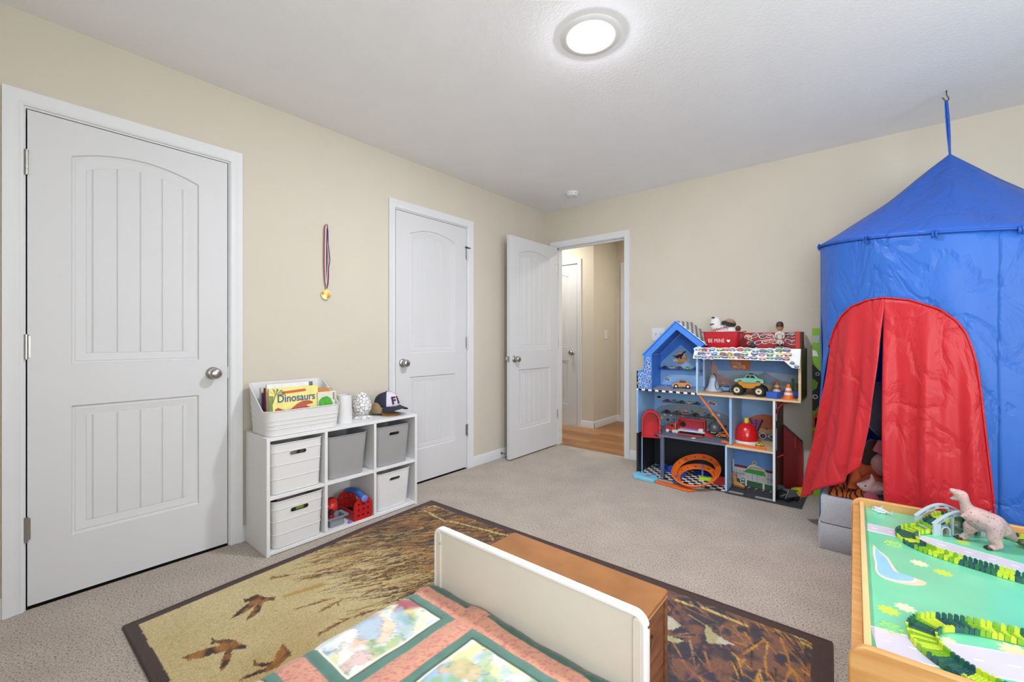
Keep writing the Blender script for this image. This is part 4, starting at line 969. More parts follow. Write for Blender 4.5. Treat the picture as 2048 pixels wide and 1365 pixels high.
for x in (KX0 + .002, KX1 - .016):
    MB(ko).box(x, x + .018, KY1 - .018, KY1 - .0005, .014, KH - .017).build('corner_post', m_crate, kr, bevel=.0012, seg=1, smooth=0)
MB(ko).box(KX0 + .014, KX1 - .014, KY0 + .012, KY1 - .012, .014, .022).build('floor_board', m_crate, kr, smooth=0)
Mt = frame((1.864 + ko[0], -2.608 + ko[1], KH + .0002 - .012), (-1, 0, 0), (0, -1, 0))
m_pr = mat('lid_print', '5E4028', .6)
text('Crystal Waters', .026, m_pr, kr, Mt @ Matrix.Translation((.010, -.010, 0)), ext=.0002)
b = MB(M=Mt)
for k in range(2): b.tube([(-.03 - .07 * t0 / 12, -.002 - .016 * k + .008 * math.sin(t0 / 12 * PI * 1.5 + k), 0) for t0 in range(13)], .0012, 4)
b.tube([(-.13 - .05 * t0 / 6, -.016, 0) for t0 in range(7)], .0014, 4).build('wave_print', m_pr, kr)
# ------------------------------------------------------------------ play table with print, tracks, bridge, dinosaur
m_tw = wood('table_birch', 'C08A4C', 'D3A468', 'X', 5., .4, 9.); m_twl = wood('table_birch_edge', 'DDB67C', 'E6C690', 'Y', 5., .4, 6.)
TW, TL_ = .86, 1.165
tab = thing('play_table', 'birch play table with green printed landscape top by the tent', 'table', (2.633, -2.490, 0), .0213)
def endp(y0, y1):
    b = MB(); r_ = .04
    p = [(-.028, 0), (.075, 0), (.075, .16), (TW - .075, .16), (TW - .075, 0), (TW + .028, 0)]
    p += [(TW + .028 - r_ + r_ * math.cos(a), .420 - r_ + r_ * math.sin(a)) for a in [PI / 2 * k / 8 for k in range(9)]]
    p += [(-.028 + r_ - r_ * math.sin(a), .420 - r_ + r_ * math.cos(a)) for a in [PI / 2 * k / 8 for k in range(9)]]
    b.prism(p, 'y', y0, y1); return b.build('end_panel', m_tw, tab, bevel=.004, seg=3, smooth=40)
endp(0, .018); endp(TL_ - .018, TL_)
def rimpath(y):
    r_ = .04; return [(-.028, y, .30)] + [(-.028 + r_ - r_ * math.cos(a), y, .420 - r_ + r_ * math.sin(a)) for a in [PI / 2 * k / 8 for k in range(9)]] + [(TW + .028 - r_ + r_ * math.sin(a), y, .420 - r_ + r_ * math.cos(a)) for a in [PI / 2 * k / 8 for k in range(9)]] + [(TW + .028, y, .30)]
for x in (0, TW - .014):
    xo = x - .023 if x == 0 else x + .014
    MB().box(xo, xo + .023, .018, TL_ - .018, .02, .388).build('side_panel', m_tw, tab, bevel=.002)
    MB().box(x, x + .014, .018, TL_ - .018, .30, .4055).build('inner_rim', m_twl, tab, bevel=.0015, seg=2)
TZ = .385
m_top = mat('landscape_green', '6FC9A0', .28, var=.07, vs=5., coat=.2)
top = MB().box(.014, TW - .014, .018, TL_ - .018, TZ - .012, TZ).build('table_top', m_top, tab, smooth=0)
for y in (.0, ): MB().cyl((.052, y + .001, .362), (.052, y - .0012, .362), .004, n=10).build('screw', m_black, tab)
Mi = (Matrix.Translation((2.633, -2.490, 0)) @ Matrix.Rotation(.0213, 4, 'Z')).inverted()
m_road = mat('print_road', 'C9C4D2', .35, var=.03); m_white = mat('print_white', 'F2F2EE', .4); m_sand = mat('print_sand', 'DCC7A6', .4); m_lake = mat('print_lake', '8FC6EC', .3, var=.08, vs=20.)
def flat(poly, z, name, m): return MB(M=Mi).prism(poly, 'z', TZ - .0005, TZ + z).build(name, m, top, smooth=0)
def smoothpoly(p, k=4, closed=True):
    out = []; n = len(p)
    for i in range(n if closed else n - 1):
        p0, p1, p2, p3 = (Vector(p[(i + j) % n] if closed else p[min(max(i + j, 0), n - 1)]) for j in (-1, 0, 1, 2))
        for s_ in range(k):
            t_ = s_ / k; out.append(tuple(.5 * ((2 * p1) + (-p0 + p2) * t_ + (2 * p0 - 5 * p1 + 4 * p2 - p3) * t_ ** 2 + (-p0 + 3 * p1 - 3 * p2 + p3) * t_ ** 3)))
    if not closed: out.append(tuple(p[-1]))
    return out
def band(path, wd):
    L_, R2 = [], []
    for i, p in enumerate(path):
        a = Vector(path[max(i - 1, 0)]); b_ = Vector(path[min(i + 1, len(path) - 1)]); d_ = (b_ - a).normalized(); n_ = Vector((-d_.y, d_.x))
        L_.append(tuple(Vector(p) + n_ * wd / 2)); R2.append(tuple(Vector(p) - n_ * wd / 2))
    return L_ + R2[::-1]
r1 = smoothpoly([(2.634, -1.588), (2.72, -1.590), (2.80, -1.600), (2.92, -1.632), (3.02, -1.662), (3.20, -1.72), (3.47, -1.82)], 4, False)
r2p = smoothpoly([(2.650, -2.372), (2.735, -2.358), (2.80, -2.330), (2.91, -2.285), (3.05, -2.24), (3.25, -2.2), (3.48, -2.19)], 4, False)
for r_, w_ in ((r1, .072), (r2p, .096)):
    flat(band(r_, w_ + .008), .0002, 'road_edge_print', m_white); flat(band(r_, w_), .0004, 'road_print', m_road)
    for i in range(1, len(r_) - 1, 2):
        a, b_ = Vector(r_[i]), Vector(r_[i + 1]); b_ = a + (b_ - a) * .62
        flat(band([tuple(a), tuple(b_)], .004), .0006, 'lane_dash_print', m_white)
lake = [(2.652, -1.764), (2.665, -1.798), (2.688, -1.843), (2.699, -1.895), (2.714, -1.948), (2.747, -1.955), (2.771, -1.965), (2.761, -1.995), (2.722, -2.020), (2.678, -2.020), (2.657, -1.985), (2.655, -1.913), (2.650, -1.834)]
lc = Vector((2.70, -1.92)); sp = smoothpoly(lake)
flat([tuple(lc + (Vector(p) - lc) * Vector((1.0, 1.0))) for p in sp], .0003, 'shore_print', m_sand)
flat([tuple(lc - Vector((.006, 0)) + Vector(((p[0] - lc.x) * .80, (p[1] - lc.y) * .90))) for p in sp], .0005, 'shore_line_print', m_white)
flat([tuple(lc - Vector((.007, 0)) + Vector(((p[0] - lc.x) * .74, (p[1] - lc.y) * .86))) for p in sp], .0007, 'lake_print', m_lake)
mY, mC, mP = mat('print_yellow', 'BBD457', .4), mat('print_cream', 'D9E2B2', .4), mat('print_peach', 'E6C9A4', .4)
def flower(c, r_, m, n=9):
    flat([(c[0] + r_ * (.84 + .16 * math.cos(n * a)) * math.cos(a), c[1] + r_ * (.84 + .16 * math.cos(n * a)) * math.sin(a)) for a in [2 * PI * k / (n * 6) for k in range(n * 6)]], .0003, 'flower_print', m)
def ringp(c, r_):
    pts = [(c[0] + r_ * (.86 + .14 * math.cos(8 * a)) * math.cos(a), c[1] + r_ * (.86 + .14 * math.cos(8 * a)) * math.sin(a), TZ + .0002) for a in [2 * PI * k / 48 for k in range(48)]]
    MB(M=Mi).tube(pts, .0022, 4, closed=True, flat=.2).tube([(c[0] + (x - c[0]) * .4, c[1] + (y - c[1]) * .4, z) for x, y, z in pts], .0018, 4, closed=True, flat=.2).build('flower_print', mY, top)
for c_, r_, m_ in (((2.765, -1.829), .024, mC), ((2.817, -1.859), .024, mY), ((2.691, -1.37), .018, mY), ((2.897, -1.533), .022, mY), ((2.681, -2.211), .026, mY), ((2.716, -2.167), .024, mC), ((2.787, -2.273), .018, mC), ((2.905, -2.222), .034, mP), ((3.05, -1.95), .03, mC), ((3.2, -2.05), .03, mY)): flower(c_, r_, m_)
ringp((2.704, -1.711), .024); ringp((2.683, -2.301), .024)

# flexible tracks: every link a piece of its own
tcol = [mat('track_lime', 'C2D53C', .4), mat('track_green', '7FB02C', .4), mat('track_forest', '2F6A4C', .4), mat('track_teal', '2A5658', .4)]
def seg_mesh(m):
    b = MB(); w_, l, h = .026, .0108, .0135
    b.box(-l / 2, l / 2, -w_, w_, 0, .003)
    for s_ in (-1, 1):
        b.box(-l / 2, l / 2 - .0015, s_ * w_ - .0015, s_ * w_ + .0015, 0, h)
        b.box(-l / 2 + .0028, l / 2 - .0028, s_ * w_ - .0022, s_ * w_ + .0025, h, h + .003)
        b.cyl((l / 2 - .0005, s_ * .014, .0018), (l / 2 - .0005, s_ * .014, .0042), .003, n=8)
    for x in (-.002, .002): b.box(x - .0008, x + .0012, -w_ + .004, w_ - .004, .003, .0042)
    return b.build('track_link', m, None, smooth=0)
def track(label, path, pat, loc):
    t_ = thing('flexible_track', label, 'toy track', loc)
    P_ = [Vector(p) for p in smoothpoly([tuple(p) for p in path], 8, False)]
    acc = [0.]
    for i in range(1, len(P_)): acc.append(acc[-1] + (P_[i] - P_[i - 1]).length)
    def at(s_):
        i = max(1, min(len(P_) - 1, next((k for k, a in enumerate(acc) if a >= s_), len(P_) - 1))); q = (s_ - acc[i - 1]) / max(1e-6, acc[i] - acc[i - 1]); return P_[i - 1].lerp(P_[i], q)
    n = int(acc[-1] / .0115); protos = {}
    for k in range(n):
        s_ = (k + .5) * .0115; p = at(s_); d_ = (at(min(acc[-1], s_ + .006)) - at(max(0, s_ - .006))).normalized()
        ci = pat[k % len(pat)]
        rot = (0, -math.asin(d_.z), math.atan2(d_.y, d_.x))
        if ci not in protos:
            o = seg_mesh(tcol[ci]); o.parent = t_; protos[ci] = o; o.location = p - Vector(loc); o.rotation_euler = rot
        else: share(protos[ci], 'track_link', t_, p - Vector(loc), rot)
    return t_
pat = [0, 0, 1, 1, 2, 3, 2, 3, 3, 0, 0, 0, 1, 2, 2, 3, 2, 0, 1, 0, 1]
z0 = TZ + .0012
track('lime and dark green bendy track looping over the table toward the near end', [(x, y, z0) for x, y in ((3.12, -2.118), (3.02, -2.140), (2.927, -2.157), (2.885, -2.164), (2.835, -2.178), (2.79, -2.200), (2.757, -2.232), (2.740, -2.280), (2.745, -2.330), (2.768, -2.370), (2.803, -2.402), (2.86, -2.428), (2.95, -2.430), (3.10, -2.430))], pat, (2.757, -2.232, TZ))
ub = Vector((.792, .61, 0)); nb = Vector((-.61, .792, 0)); A0 = Vector((2.822, -1.524, 0)); ax = A0 + nb * .0365
br_h = lambda s_: TZ + .004 + .046 * math.sin(PI * min(1, max(0, s_ / .19))) ** 1.1
br_pts = [(ax.x + ub.x * s_, ax.y + ub.y * s_, br_h(s_)) for s_ in (0, .03, .06, .095, .13, .16, .19)]
track('lime and dark green bendy track climbing over the grey bridge', [(x, y, z0) for x, y in ((3.16, -1.80), (3.08, -1.786), (2.997, -1.768), (2.963, -1.762), (2.892, -1.742), (2.817, -1.717), (2.767, -1.682), (2.744, -1.630), (2.746, -1.580), (2.768, -1.532))] + br_pts + [(2.985, -1.375, z0 + .002), (3.03, -1.376, z0), (3.10, -1.40, z0), (3.2, -1.42, z0)], [2, 3, 2, 3, 0, 1, 0, 1, 0, 0, 1, 1, 1, 3, 2, 3, 0, 0, 0, 2, 2, 3], (2.767, -1.682, TZ))
# bridge
m_br = mat('bridge_grey', 'AFC0C8', .45, var=.03)
bg_ = thing('toy_bridge', 'pale grey arched toy bridge carrying the track on the table', 'bridge', (A0.x, A0.y, TZ), math.atan2(ub.y, ub.x))
def rail(y):
    L_ = .19; N = 16; b = MB()
    upc = [(L_ * k / N, .041 + .046 * math.sin(PI * k / N)) for k in range(N + 1)]
    loc_ = [(L_ * k / N, .026 + .046 * math.sin(PI * k / N)) for k in range(N + 1)]
    b.prism(upc + loc_[::-1], 'y', y - .003, y + .003); cut = MB()
    for k in range(1, 14, 3):
        q = [(L_ * t_ / N, .0335 + .046 * math.sin(PI * t_ / N)) for t_ in (k + .2, k + 1.1, k + 2.)]
        cut.prism([(x, z + .003) for x, z in q] + [(x, z - .003) for x, z in q[::-1]], 'y', y - .02, y + .02)
    b.build('railing', m_br, bg_, cut=cut, smooth=30)
    MB().loft([[(L_ * k / N, y + dy, .041 + .046 * math.sin(PI * k / N) + dz) for dy, dz in ((-.007, 0), (.007, 0), (.007, .0025), (-.007, .0025))] for k in range(N + 1)]).build('handrail', m_br, bg_, smooth=30)
    for x0, x1 in ((0, .024), (.166, .19)):
        MB().prism([(x0, 0), (x1, 0), (x1, .026 + .046 * math.sin(PI * x1 / L_) + .002), (x0, .026 + .046 * math.sin(PI * x0 / L_) + .002)], 'y', y - .004, y + .004).build('end_pier', m_br, bg_)
    for c_ in (.040, .150):
        n = 8; arc = [(c_ + .012 * math.cos(PI * k / n), .018 + .012 * math.sin(PI * k / n)) for k in range(n + 1)]; arc2 = [(c_ + .017 * math.cos(PI * k / n), .018 + .018 * math.sin(PI * k / n)) for k in range(n + 1)]
        MB().prism([(c_ + .017, 0)] + arc2 + [(c_ - .017, 0), (c_ - .012, 0)] + arc[::-1] + [(c_ + .012, 0)], 'y', y - .006, y + .006).build('arch', m_br, bg_, smooth=40)
    for x in (.068, .122): MB().box(x - .003, x + .003, y - .003, y + .003, 0, .026 + .046 * math.sin(PI * x / L_) + .003).build('pillar', m_br, bg_, smooth=0)
    MB().box(.055, .135, y - .004, y + .004, 0, .006).build('footing', m_br, bg_, bevel=.001)
rail(0.); rail(.073)
for x in (.002, .068, .122, .188): MB().box(x - .002, x + .002, .004, .069, .012, .016 + .0).build('cross_beam', m_br, bg_, smooth=0)

# toy tyrannosaur: one skinned body
def skinned(name, verts, edges, m, parent, sub=2, loc=(0, 0, 0), root=0, vox=0.):
    """one continuous body: overlapping tapered limbs fused into a single smooth skin"""
    b = MB(); R = [tuple(v[3]) if hasattr(v[3], '__len__') else (v[3], v[3]) for v in verts]
    for i, j in edges:
        p, q = Vector(verts[i][:3]), Vector(verts[j][:3]); n = max(2, int((p - q).length / (min(R[i] + R[j]) * .45)) + 1)
        for k in range(n + 1):
            t_ = k / n; r0 = R[i][0] * (1 - t_) + R[j][0] * t_; r1 = R[i][1] * (1 - t_) + R[j][1] * t_
            b.ell(p.lerp(q, t_), (r0, r0 if abs(r0 - r1) < 1e-6 else (r0 + r1) / 2 * .95, r1), 12, 8)
    if not vox: vox = max(.0012, min(.006, sum(r[0] for r in R) / len(R) * .16))
    o = b.build(name, m, parent, smooth=0); o.location = loc
    rm = o.modifiers.new('remesh', 'REMESH'); rm.mode = 'VOXEL'; rm.voxel_size = vox; rm.use_smooth_shade = True
    sm = o.modifiers.new('smooth', 'SMOOTH'); sm.iterations = 6; sm.factor = .5
    dg = bpy.context.evaluated_depsgraph_get(); dg.update(); nm = bpy.data.meshes.new_from_object(o.evaluated_get(dg)); o.modifiers.clear(); o.data = nm; nm.materials.clear(); nm.materials.append(m); nm.name = name
    nm.shade_smooth(); return o
def speckle(name, c1, c2, c3, sc=90.):
    m = bpy.data.materials.new(name); m.use_nodes = True; nt = m.node_tree; b = nt.nodes['Principled BSDF']
    tc = nn(nt, 'ShaderNodeTexCoord', -900); n1 = nn(nt, 'ShaderNodeTexNoise', -700, 100); n1.inputs['Scale'].default_value = 18; n2 = nn(nt, 'ShaderNodeTexNoise', -700, -200); n2.inputs['Scale'].default_value = sc * 2.2; n2.inputs['Detail'].default_value = 3
    for n in (n1, n2): nt.links.new(tc.outputs['Object'], n.inputs['Vector'])
    r = nn(nt, 'ShaderNodeValToRGB', -450, 100); r.color_ramp.elements[0].position = .38; r.color_ramp.elements[0].color = lin(c1); r.color_ramp.elements[1].position = .62; r.color_ramp.elements[1].color = lin(c2)
    r2 = nn(nt, 'ShaderNodeValToRGB', -450, -200); r2.color_ramp.elements[0].position = .62; r2.color_ramp.elements[0].color = (0, 0, 0, 1); r2.color_ramp.elements[1].position = .68; r2.color_ramp.elements[1].color = (1, 1, 1, 1)
    mx = nn(nt, 'ShaderNodeMix', -200); mx.data_type = 'RGBA'; mx.inputs[7].default_value = lin(c3)
    nt.links.new(n1.outputs['Fac'], r.inputs['Fac']); nt.links.new(n2.outputs['Fac'], r2.inputs['Fac']); nt.links.new(r2.outputs['Color'], mx.inputs[0]); nt.links.new(r.outputs['Color'], mx.inputs[6]); nt.links.new(mx.outputs[2], b.inputs['Base Color'])
    bm = nn(nt, 'ShaderNodeBump', -200, -300); bm.inputs['Strength'].default_value = .5; bm.inputs['Distance'].default_value = .002; nt.links.new(n2.outputs['Fac'], bm.inputs['Height']); nt.links.new(bm.outputs['Normal'], b.inputs['Normal']); b.inputs['Roughness'].default_value = .45
    return m
DO = Vector((2.945, -1.525, TZ)); dn = thing('toy_dinosaur', 'pinkish grey speckled tyrannosaur toy with open mouth standing by the bridge', 'dinosaur', DO)
V_ = [(2.974, -1.522, .466, (.027, .030)), (2.944, -1.524, .474, (.029, .032)), (2.917, -1.526, .489, (.022, .026)), (2.906, -1.527, .511, (.014, .017)), (2.901, -1.527, .532, (.0125, .0145)), (2.894, -1.527, .550, (.0155, .0150)),
      (2.881, -1.527, .5575, (.0125, .0095)), (2.8715, -1.527, .5625, (.0085, .0065)), (2.884, -1.527, .5375, (.0105, .0070)), (2.8725, -1.527, .5325, (.0075, .0045)),
      (2.998, -1.508, .450, (.019, .021)), (3.014, -1.488, .430, .0145), (3.028, -1.463, .411, .0095), (3.046, -1.438, .394, .004),
      (2.945, -1.507, .456, (.019, .021)), (2.918, -1.504, .438, (.016, .0185)), (2.914, -1.503, .408, .0105), (2.900, -1.505, .3935, (.010, .0075)),
      (2.972, -1.542, .452, (.020, .024)), (2.968, -1.549, .428, (.0155, .0175)), (2.980, -1.549, .405, .0105), (2.966, -1.551, .3935, (.0105, .0075)),
      (2.903, -1.541, .488, .0065), (2.893, -1.545, .481, .0042), (2.902, -1.512, .490, .006), (2.893, -1.509, .484, .004)]
E_ = [(0, 1), (1, 2), (2, 3), (3, 4), (4, 5), (5, 6), (6, 7), (5, 8), (8, 9), (0, 10), (10, 11), (11, 12), (12, 13), (1, 14), (14, 15), (15, 16), (16, 17), (0, 18), (18, 19), (19, 20), (20, 21), (2, 22), (22, 23), (2, 24), (24, 25)]
sc_ = lambda r_, k: tuple(q_ * k for q_ in r_) if hasattr(r_, '__len__') else r_ * k
skinned('body', [(v[0] - DO.x, v[1] - DO.y, v[2] - DO.z, sc_(v[3], 1.18 if i < 20 else 1.15)) for i, v in enumerate(V_)], E_, speckle('dino_skin', '9A8A88', 'BE9C98', '6E3E38', 70.), dn)
do = tuple(-DO)
for cx, cy_ in ((2.897, -1.505), (2.963, -1.551)):
    for q in (-1, 0, 1): MB(do).ell((cx - .011 + abs(q) * .004, cy_ + q * .009, TZ + .005), (.009, .0045, .005), 10, 7).build('claw', mat('claw_black', '241C22', .2), dn, smooth=180)
for s_ in (-1, 1): MB(do).ell((2.884, -1.527 + s_ * .0098, .5585), .0024, 8, 6).build('eye', m_black, dn, smooth=180)
for s_ in (-1, 1): MB(do).ell((2.889, -1.527 + s_ * .007, .5645), (.006, .0035, .003), 8, 6).build('brow', MATS.get('brow') or mat('brow', 'BFA19C', .5), dn, smooth=180)
MB(do).ell((2.882, -1.527, .5465), (.009, .0055, .0022), 10, 6).build('tongue', mat('tongue_pink', 'B0658A', .4), dn, smooth=180)
b = MB(do)
for k in range(5):
    for s_ in (-1, 1): b.cyl((2.8735 + k * .0028, -1.527 + s_ * (.0035 + k * .0008), .553 - k * .0008), (2.8735 + k * .0028, -1.527 + s_ * (.0035 + k * .0008), .5495 - k * .0008), .0009, .0001, n=5).cyl((2.874 + k * .0026, -1.527 + s_ * (.0035 + k * .0006), .5385 + k * .0008), (2.874 + k * .0026, -1.527 + s_ * (.0035 + k * .0006), .5415 + k * .0008), .0008, .0001, n=5)
b.build('teeth', m_white, dn)
# little shark in the corner of the table and a second dark toy at the right
wh = thing('toy_shark', 'small grey and white shark toy lying in the corner of the table', 'shark', (2.676, -1.382, TZ), -.5)
b = MB(); b.loft([[(x, r_ * math.cos(a) * .8, .011 + r_ * math.sin(a)) for a in [2 * PI * k / 12 for k in range(12)]] for x, r_ in ((-.032, .002), (-.027, .007), (-.016, .0105), (0, .011), (.015, .008), (.028, .004), (.036, .002))]).build('body', mat('shark_grey', 'B9C4CC', .4), wh, smooth=180)
MB().prism([(-.006, .020), (.008, .020), (.010, .034)], 'y', -.0012, .0012).build('dorsal_fin', mat('shark_grey', 'B9C4CC'), wh)
MB().prism([(.032, .011), (.046, .026), (.042, .011), (.045, .001)], 'y', -.0012, .0012).build('tail_fin', mat('shark_grey', 'B9C4CC'), wh)
for s_ in (-1, 1): MB().prism([(-.010, s_ * .007), (.004, s_ * .008), (.006, s_ * .024)], 'z', .006, .008).build('side_fin', m_white, wh)
MB().loft([[(x, r_ * math.cos(a) * .75, .0095 + r_ * math.sin(a) * .9 - .001) for a in [PI + PI * k / 8 for k in range(9)]] for x, r_ in ((-.028, .0068), (-.016, .0105), (0, .011), (.02, .007))], cap0=False, cap1=False).build('belly', m_white, wh, smooth=180)
MB().ell((-.020, -.0078, .014), .0016, 8, 6).build('eye', m_black, wh)
tc_ = thing('toy_crocodile', 'dark green scaly toy reptile at the right table edge behind the tyrannosaur tail', 'reptile', (3.088, -1.452, TZ), .3)
skinned('body', [(-.045, 0, .02, .011), (-.022, 0, .022, .013), (.0, 0, .022, .016), (.03, 0, .022, .016), (.06, 0, .018, .010), (.10, .01, .010, .004), (-.03, .018, .006, .005), (.035, .022, .006, .005), (-.03, -.018, .006, .005), (.035, -.022, .006, .005)], [(0, 1), (1, 2), (2, 3), (3, 4), (4, 5), (1, 6), (3, 7), (1, 8), (3, 9)], speckle('croc_skin', '3E4A34', '5A5A3A', '8A4A30', 60.), tc_, root=2)
b = MB()
for k in range(7): b.prism([(-.022 + k * .013, .034 - abs(k - 3) * .001), (-.010 + k * .013, .034 - abs(k - 3) * .001), (-.014 + k * .013, .043 - abs(k - 3) * .002)], 'y', -.0015, .0015)
b.build('back_scales', mat('croc_scale', '2C3A26', .5), tc_)

# ------------------------------------------------------------------ grey ottoman, tent
m_lin = mat('grey_linen', 'A7A9B0', .95, var=.08, vs=120., bump=.25, bs=500., sheen=.3)
ot = thing('fabric_ottoman', 'grey linen storage ottoman with lid at the tent opening', 'ottoman', (2.617, -.762, 0))
MB().loft([[(x, y, z) for x, y in rrect(.372 - i, .366 - i, .012, 4)] for i, z in ((.006, 0), (0, .004), (0, .131), (.006, .135))]).build('base', m_lin, ot, smooth=40)
MB().loft([[(x + .004, y, z) for x, y in rrect(.358 - i, .362 - i, .014, 4)] for i, z in ((.010, .1365), (0, .142), (0, .270), (.006, .277), (.03, .281))]).build('lid', m_lin, ot, smooth=40)
MB().tube([(x + .002, y, .1362) for x, y in rrect(.352, .352, .012, 4)], .0022, 6, closed=True).build('piping', mat('linen_dark', '5E6066', .9), ot)

TC = Vector((2.95, -.56)); TR_ = .535
def zr(p): return 1.608 - .0437 * math.cos(p) + .0409 * math.sin(p)
def fabric(name, col, edge_col):
    m = bpy.data.materials.new(name); m.use_nodes = True; nt = m.node_tree; b = nt.nodes['Principled BSDF']
    tc = nn(nt, 'ShaderNodeTexCoord', -1100); mp = nn(nt, 'ShaderNodeMapping', -900); mp.inputs['Scale'].default_value = (1, 1, .55)
    n1 = nn(nt, 'ShaderNodeTexNoise', -700); n1.inputs['Scale'].default_value = 5.; n1.inputs['Detail'].default_value = 6; n1.inputs['Roughness'].default_value = .45; n1.inputs['Distortion'].default_value = .5
    nt.links.new(tc.outputs['Object'], mp.inputs['Vector']); nt.links.new(mp.outputs['Vector'], n1.inputs['Vector'])
    v = nn(nt, 'ShaderNodeTexVoronoi', -700, -300); v.feature = 'DISTANCE_TO_EDGE'; v.inputs['Scale'].default_value = 6.5
    vm = nn(nt, 'ShaderNodeMix', -850, -350); vm.data_type = 'VECTOR'; vm.inputs[0].default_value = .35
    nt.links.new(mp.outputs['Vector'], vm.inputs[4]); nt.links.new(n1.outputs['Color'], vm.inputs[5]); nt.links.new(vm.outputs[1], v.inputs['Vector'])
    mr = nn(nt, 'ShaderNodeMapRange', -500, -300); mr.inputs[2].default_value = .12; nt.links.new(v.outputs['Distance'], mr.inputs[0])
    ad = nn(nt, 'ShaderNodeMath', -400, -150); ad.operation = 'MULTIPLY_ADD'; ad.inputs[1].default_value = .35; nt.links.new(mr.outputs[0], ad.inputs[0]); nt.links.new(n1.outputs['Fac'], ad.inputs[2])
    bm = nn(nt, 'ShaderNodeBump', -250, -250); bm.inputs['Strength'].default_value = .42; bm.inputs['Distance'].default_value = .03
    nt.links.new(ad.outputs[0], bm.inputs['Height']); nt.links.new(bm.outputs['Normal'], b.inputs['Normal'])
    r = nn(nt, 'ShaderNodeValToRGB', -400, 150); r.color_ramp.elements[0].color = lin(col); r.color_ramp.elements[1].color = lin(edge_col); nt.links.new(n1.outputs['Fac'], r.inputs['Fac'])
    nt.links.new(r.outputs['Color'], b.inputs['Base Color'])
    b.inputs['Roughness'].default_value = .45; b.inputs['Sheen Weight'].default_value = .05
    tr = nn(nt, 'ShaderNodeBsdfTranslucent', 0, -250); nt.links.new(r.outputs['Color'], tr.inputs[0]); nt.links.new(bm.outputs['Normal'], tr.inputs['Normal'])
    ms = nn(nt, 'ShaderNodeMixShader', 250); ms.inputs[0].default_value = .30; out = nt.nodes['Material Output']; out.location = (500, 0)
    nt.links.new(b.outputs[0], ms.inputs[1]); nt.links.new(tr.outputs[0], ms.inputs[2]); nt.links.new(ms.outputs[0], out.inputs[0])
    return m
m_tblue = fabric('blue_nylon', '2B68C8', '3A7AD6'); m_troof = fabric('blue_nylon_roof', '2B62CA', '3470D4'); m_tred = fabric('red_nylon', 'D2242C', 'DC3440')
tn = thing('play_tent', 'blue hanging play tent with pointed roof and red door flaps', 'tent', (TC.x, TC.y, 0)); to = (-TC.x, -TC.y, 0)
def cylp(p, z, r_): return (TC.x + r_ * math.cos(p), TC.y + r_ * math.sin(p), z)
def fold(p, z):
    k = 1 - z / 1.6
    return (.006 + .016 * k) * math.sin(p * 11 + 1.3 * math.sin(z * 3)) * min(1, max(0, (1.62 - z) * 2.2)) * .8 + .012 * mnoise.noise((p * 3, z * 2.2, 1.)) * min(1, (1.62 - z) * 3) + .02 * k * 0
D_ = [(-172, .02), (-168, .33), (-163, .66), (-158, .90), (-152, 1.06), (-146.6, 1.157), (-141, 1.225), (-134.5, 1.269), (-126, 1.295), (-118, 1.302), (-108, 1.283), (-97.7, 1.236), (-92.5, 1.185), (-89.6, 1.137), (-87.3, 1.06), (-85.7, .979), (-84.5, .85), (-83.7, .75), (-82.2, .58), (-81, .44), (-79.6, .22), (-78.8, .02)]
DA = np.radians([a for a, z in D_]); DZ = np.array([z for a, z in D_])
zdoor = lambda p: float(np.interp(p, DA, DZ))
rw = lambda p, z: min(TR_ + fold(p, z) + .02 * (1 - z / 1.6) * 0, (abs(TC.y) - .018) / max(.05, math.sin(p)) if math.sin(p) > .05 else 9)
b = MB(to)
p0, p1 = DA[-1], DA[0] + 2 * PI
b.grid(lambda u, v: cylp(p0 + (p1 - p0) * u, .02 + (zr(p0 + (p1 - p0) * u) - .02) * v, rw(p0 + (p1 - p0) * u, .02 + (zr(p0 + (p1 - p0) * u) - .02) * v)), 150, 40)
q = np.unique(np.concatenate([np.linspace(DA[0], DA[-1], 70), DA]))
b.grid(lambda u, v: (lambda p: cylp(p, zdoor(p) + (zr(p) - zdoor(p)) * v, rw(p, zdoor(p) + (zr(p) - zdoor(p)) * v)))(float(q[int(round(u * (len(q) - 1)))])), len(q), 26)
b.build('wall_cloth', m_tblue, tn, smooth=180, solid=.0015)
ap = Vector((2.968, -.505, 2.088))
def rooff(u, v):
    p = 2 * PI * u; r_ = (TR_ + .012 - max(0, 0)); 
    e = Vector(cylp(p, zr(p) + .006, min(r_, (abs(TC.y) - .012) / max(.05, math.sin(p)) if math.sin(p) > .05 else 9)))
    w_ = v ** .93; P_ = e.lerp(ap, w_); sag = math.sin(PI * v) * (.018 + .014 * (.5 - .5 * math.cos(p * 8 + .6)) + .012 * mnoise.noise((p * 2, v * 3, 4.)))
    P_.z -= sag; return tuple(P_)
b = MB(to); b.grid(rooff, 120, 24, cu=True)
b.build('roof_cloth', m_troof, tn, smooth=180, solid=.0015)
b = MB(to); b.tube([cylp(2 * PI * k / 90, zr(2 * PI * k / 90) + .002, min(TR_ + .006, (abs(TC.y) - .014) / max(.05, math.sin(2 * PI * k / 90)) if math.sin(2 * PI * k / 90) > .05 else 9)) for k in range(90)], .006, 8, closed=True).build('hoop', m_troof, tn, smooth=180)
for a in (-165, -125.5, -99, -72.4, -40):
    p = math.radians(a); M = Matrix.Translation(Vector(cylp(p, zr(p) - .004, TR_ + .010)) + Vector(to)) @ Matrix.Rotation(p, 4, 'Z')
    MB(M=M).tube([(.002 + .008 * math.sin(t_) , 0, .012 - .026 * k / 10 + .004 * math.cos(t_)) for k, t_ in [(k, PI * k / 10) for k in range(11)]], .0075, 8, flat=.25).tube([(.004, -.010, .014), (.010, -.010, -.002), (.004, -.010, -.018)], .005, 6, flat=.4).build('loop', m_troof, tn, smooth=180)
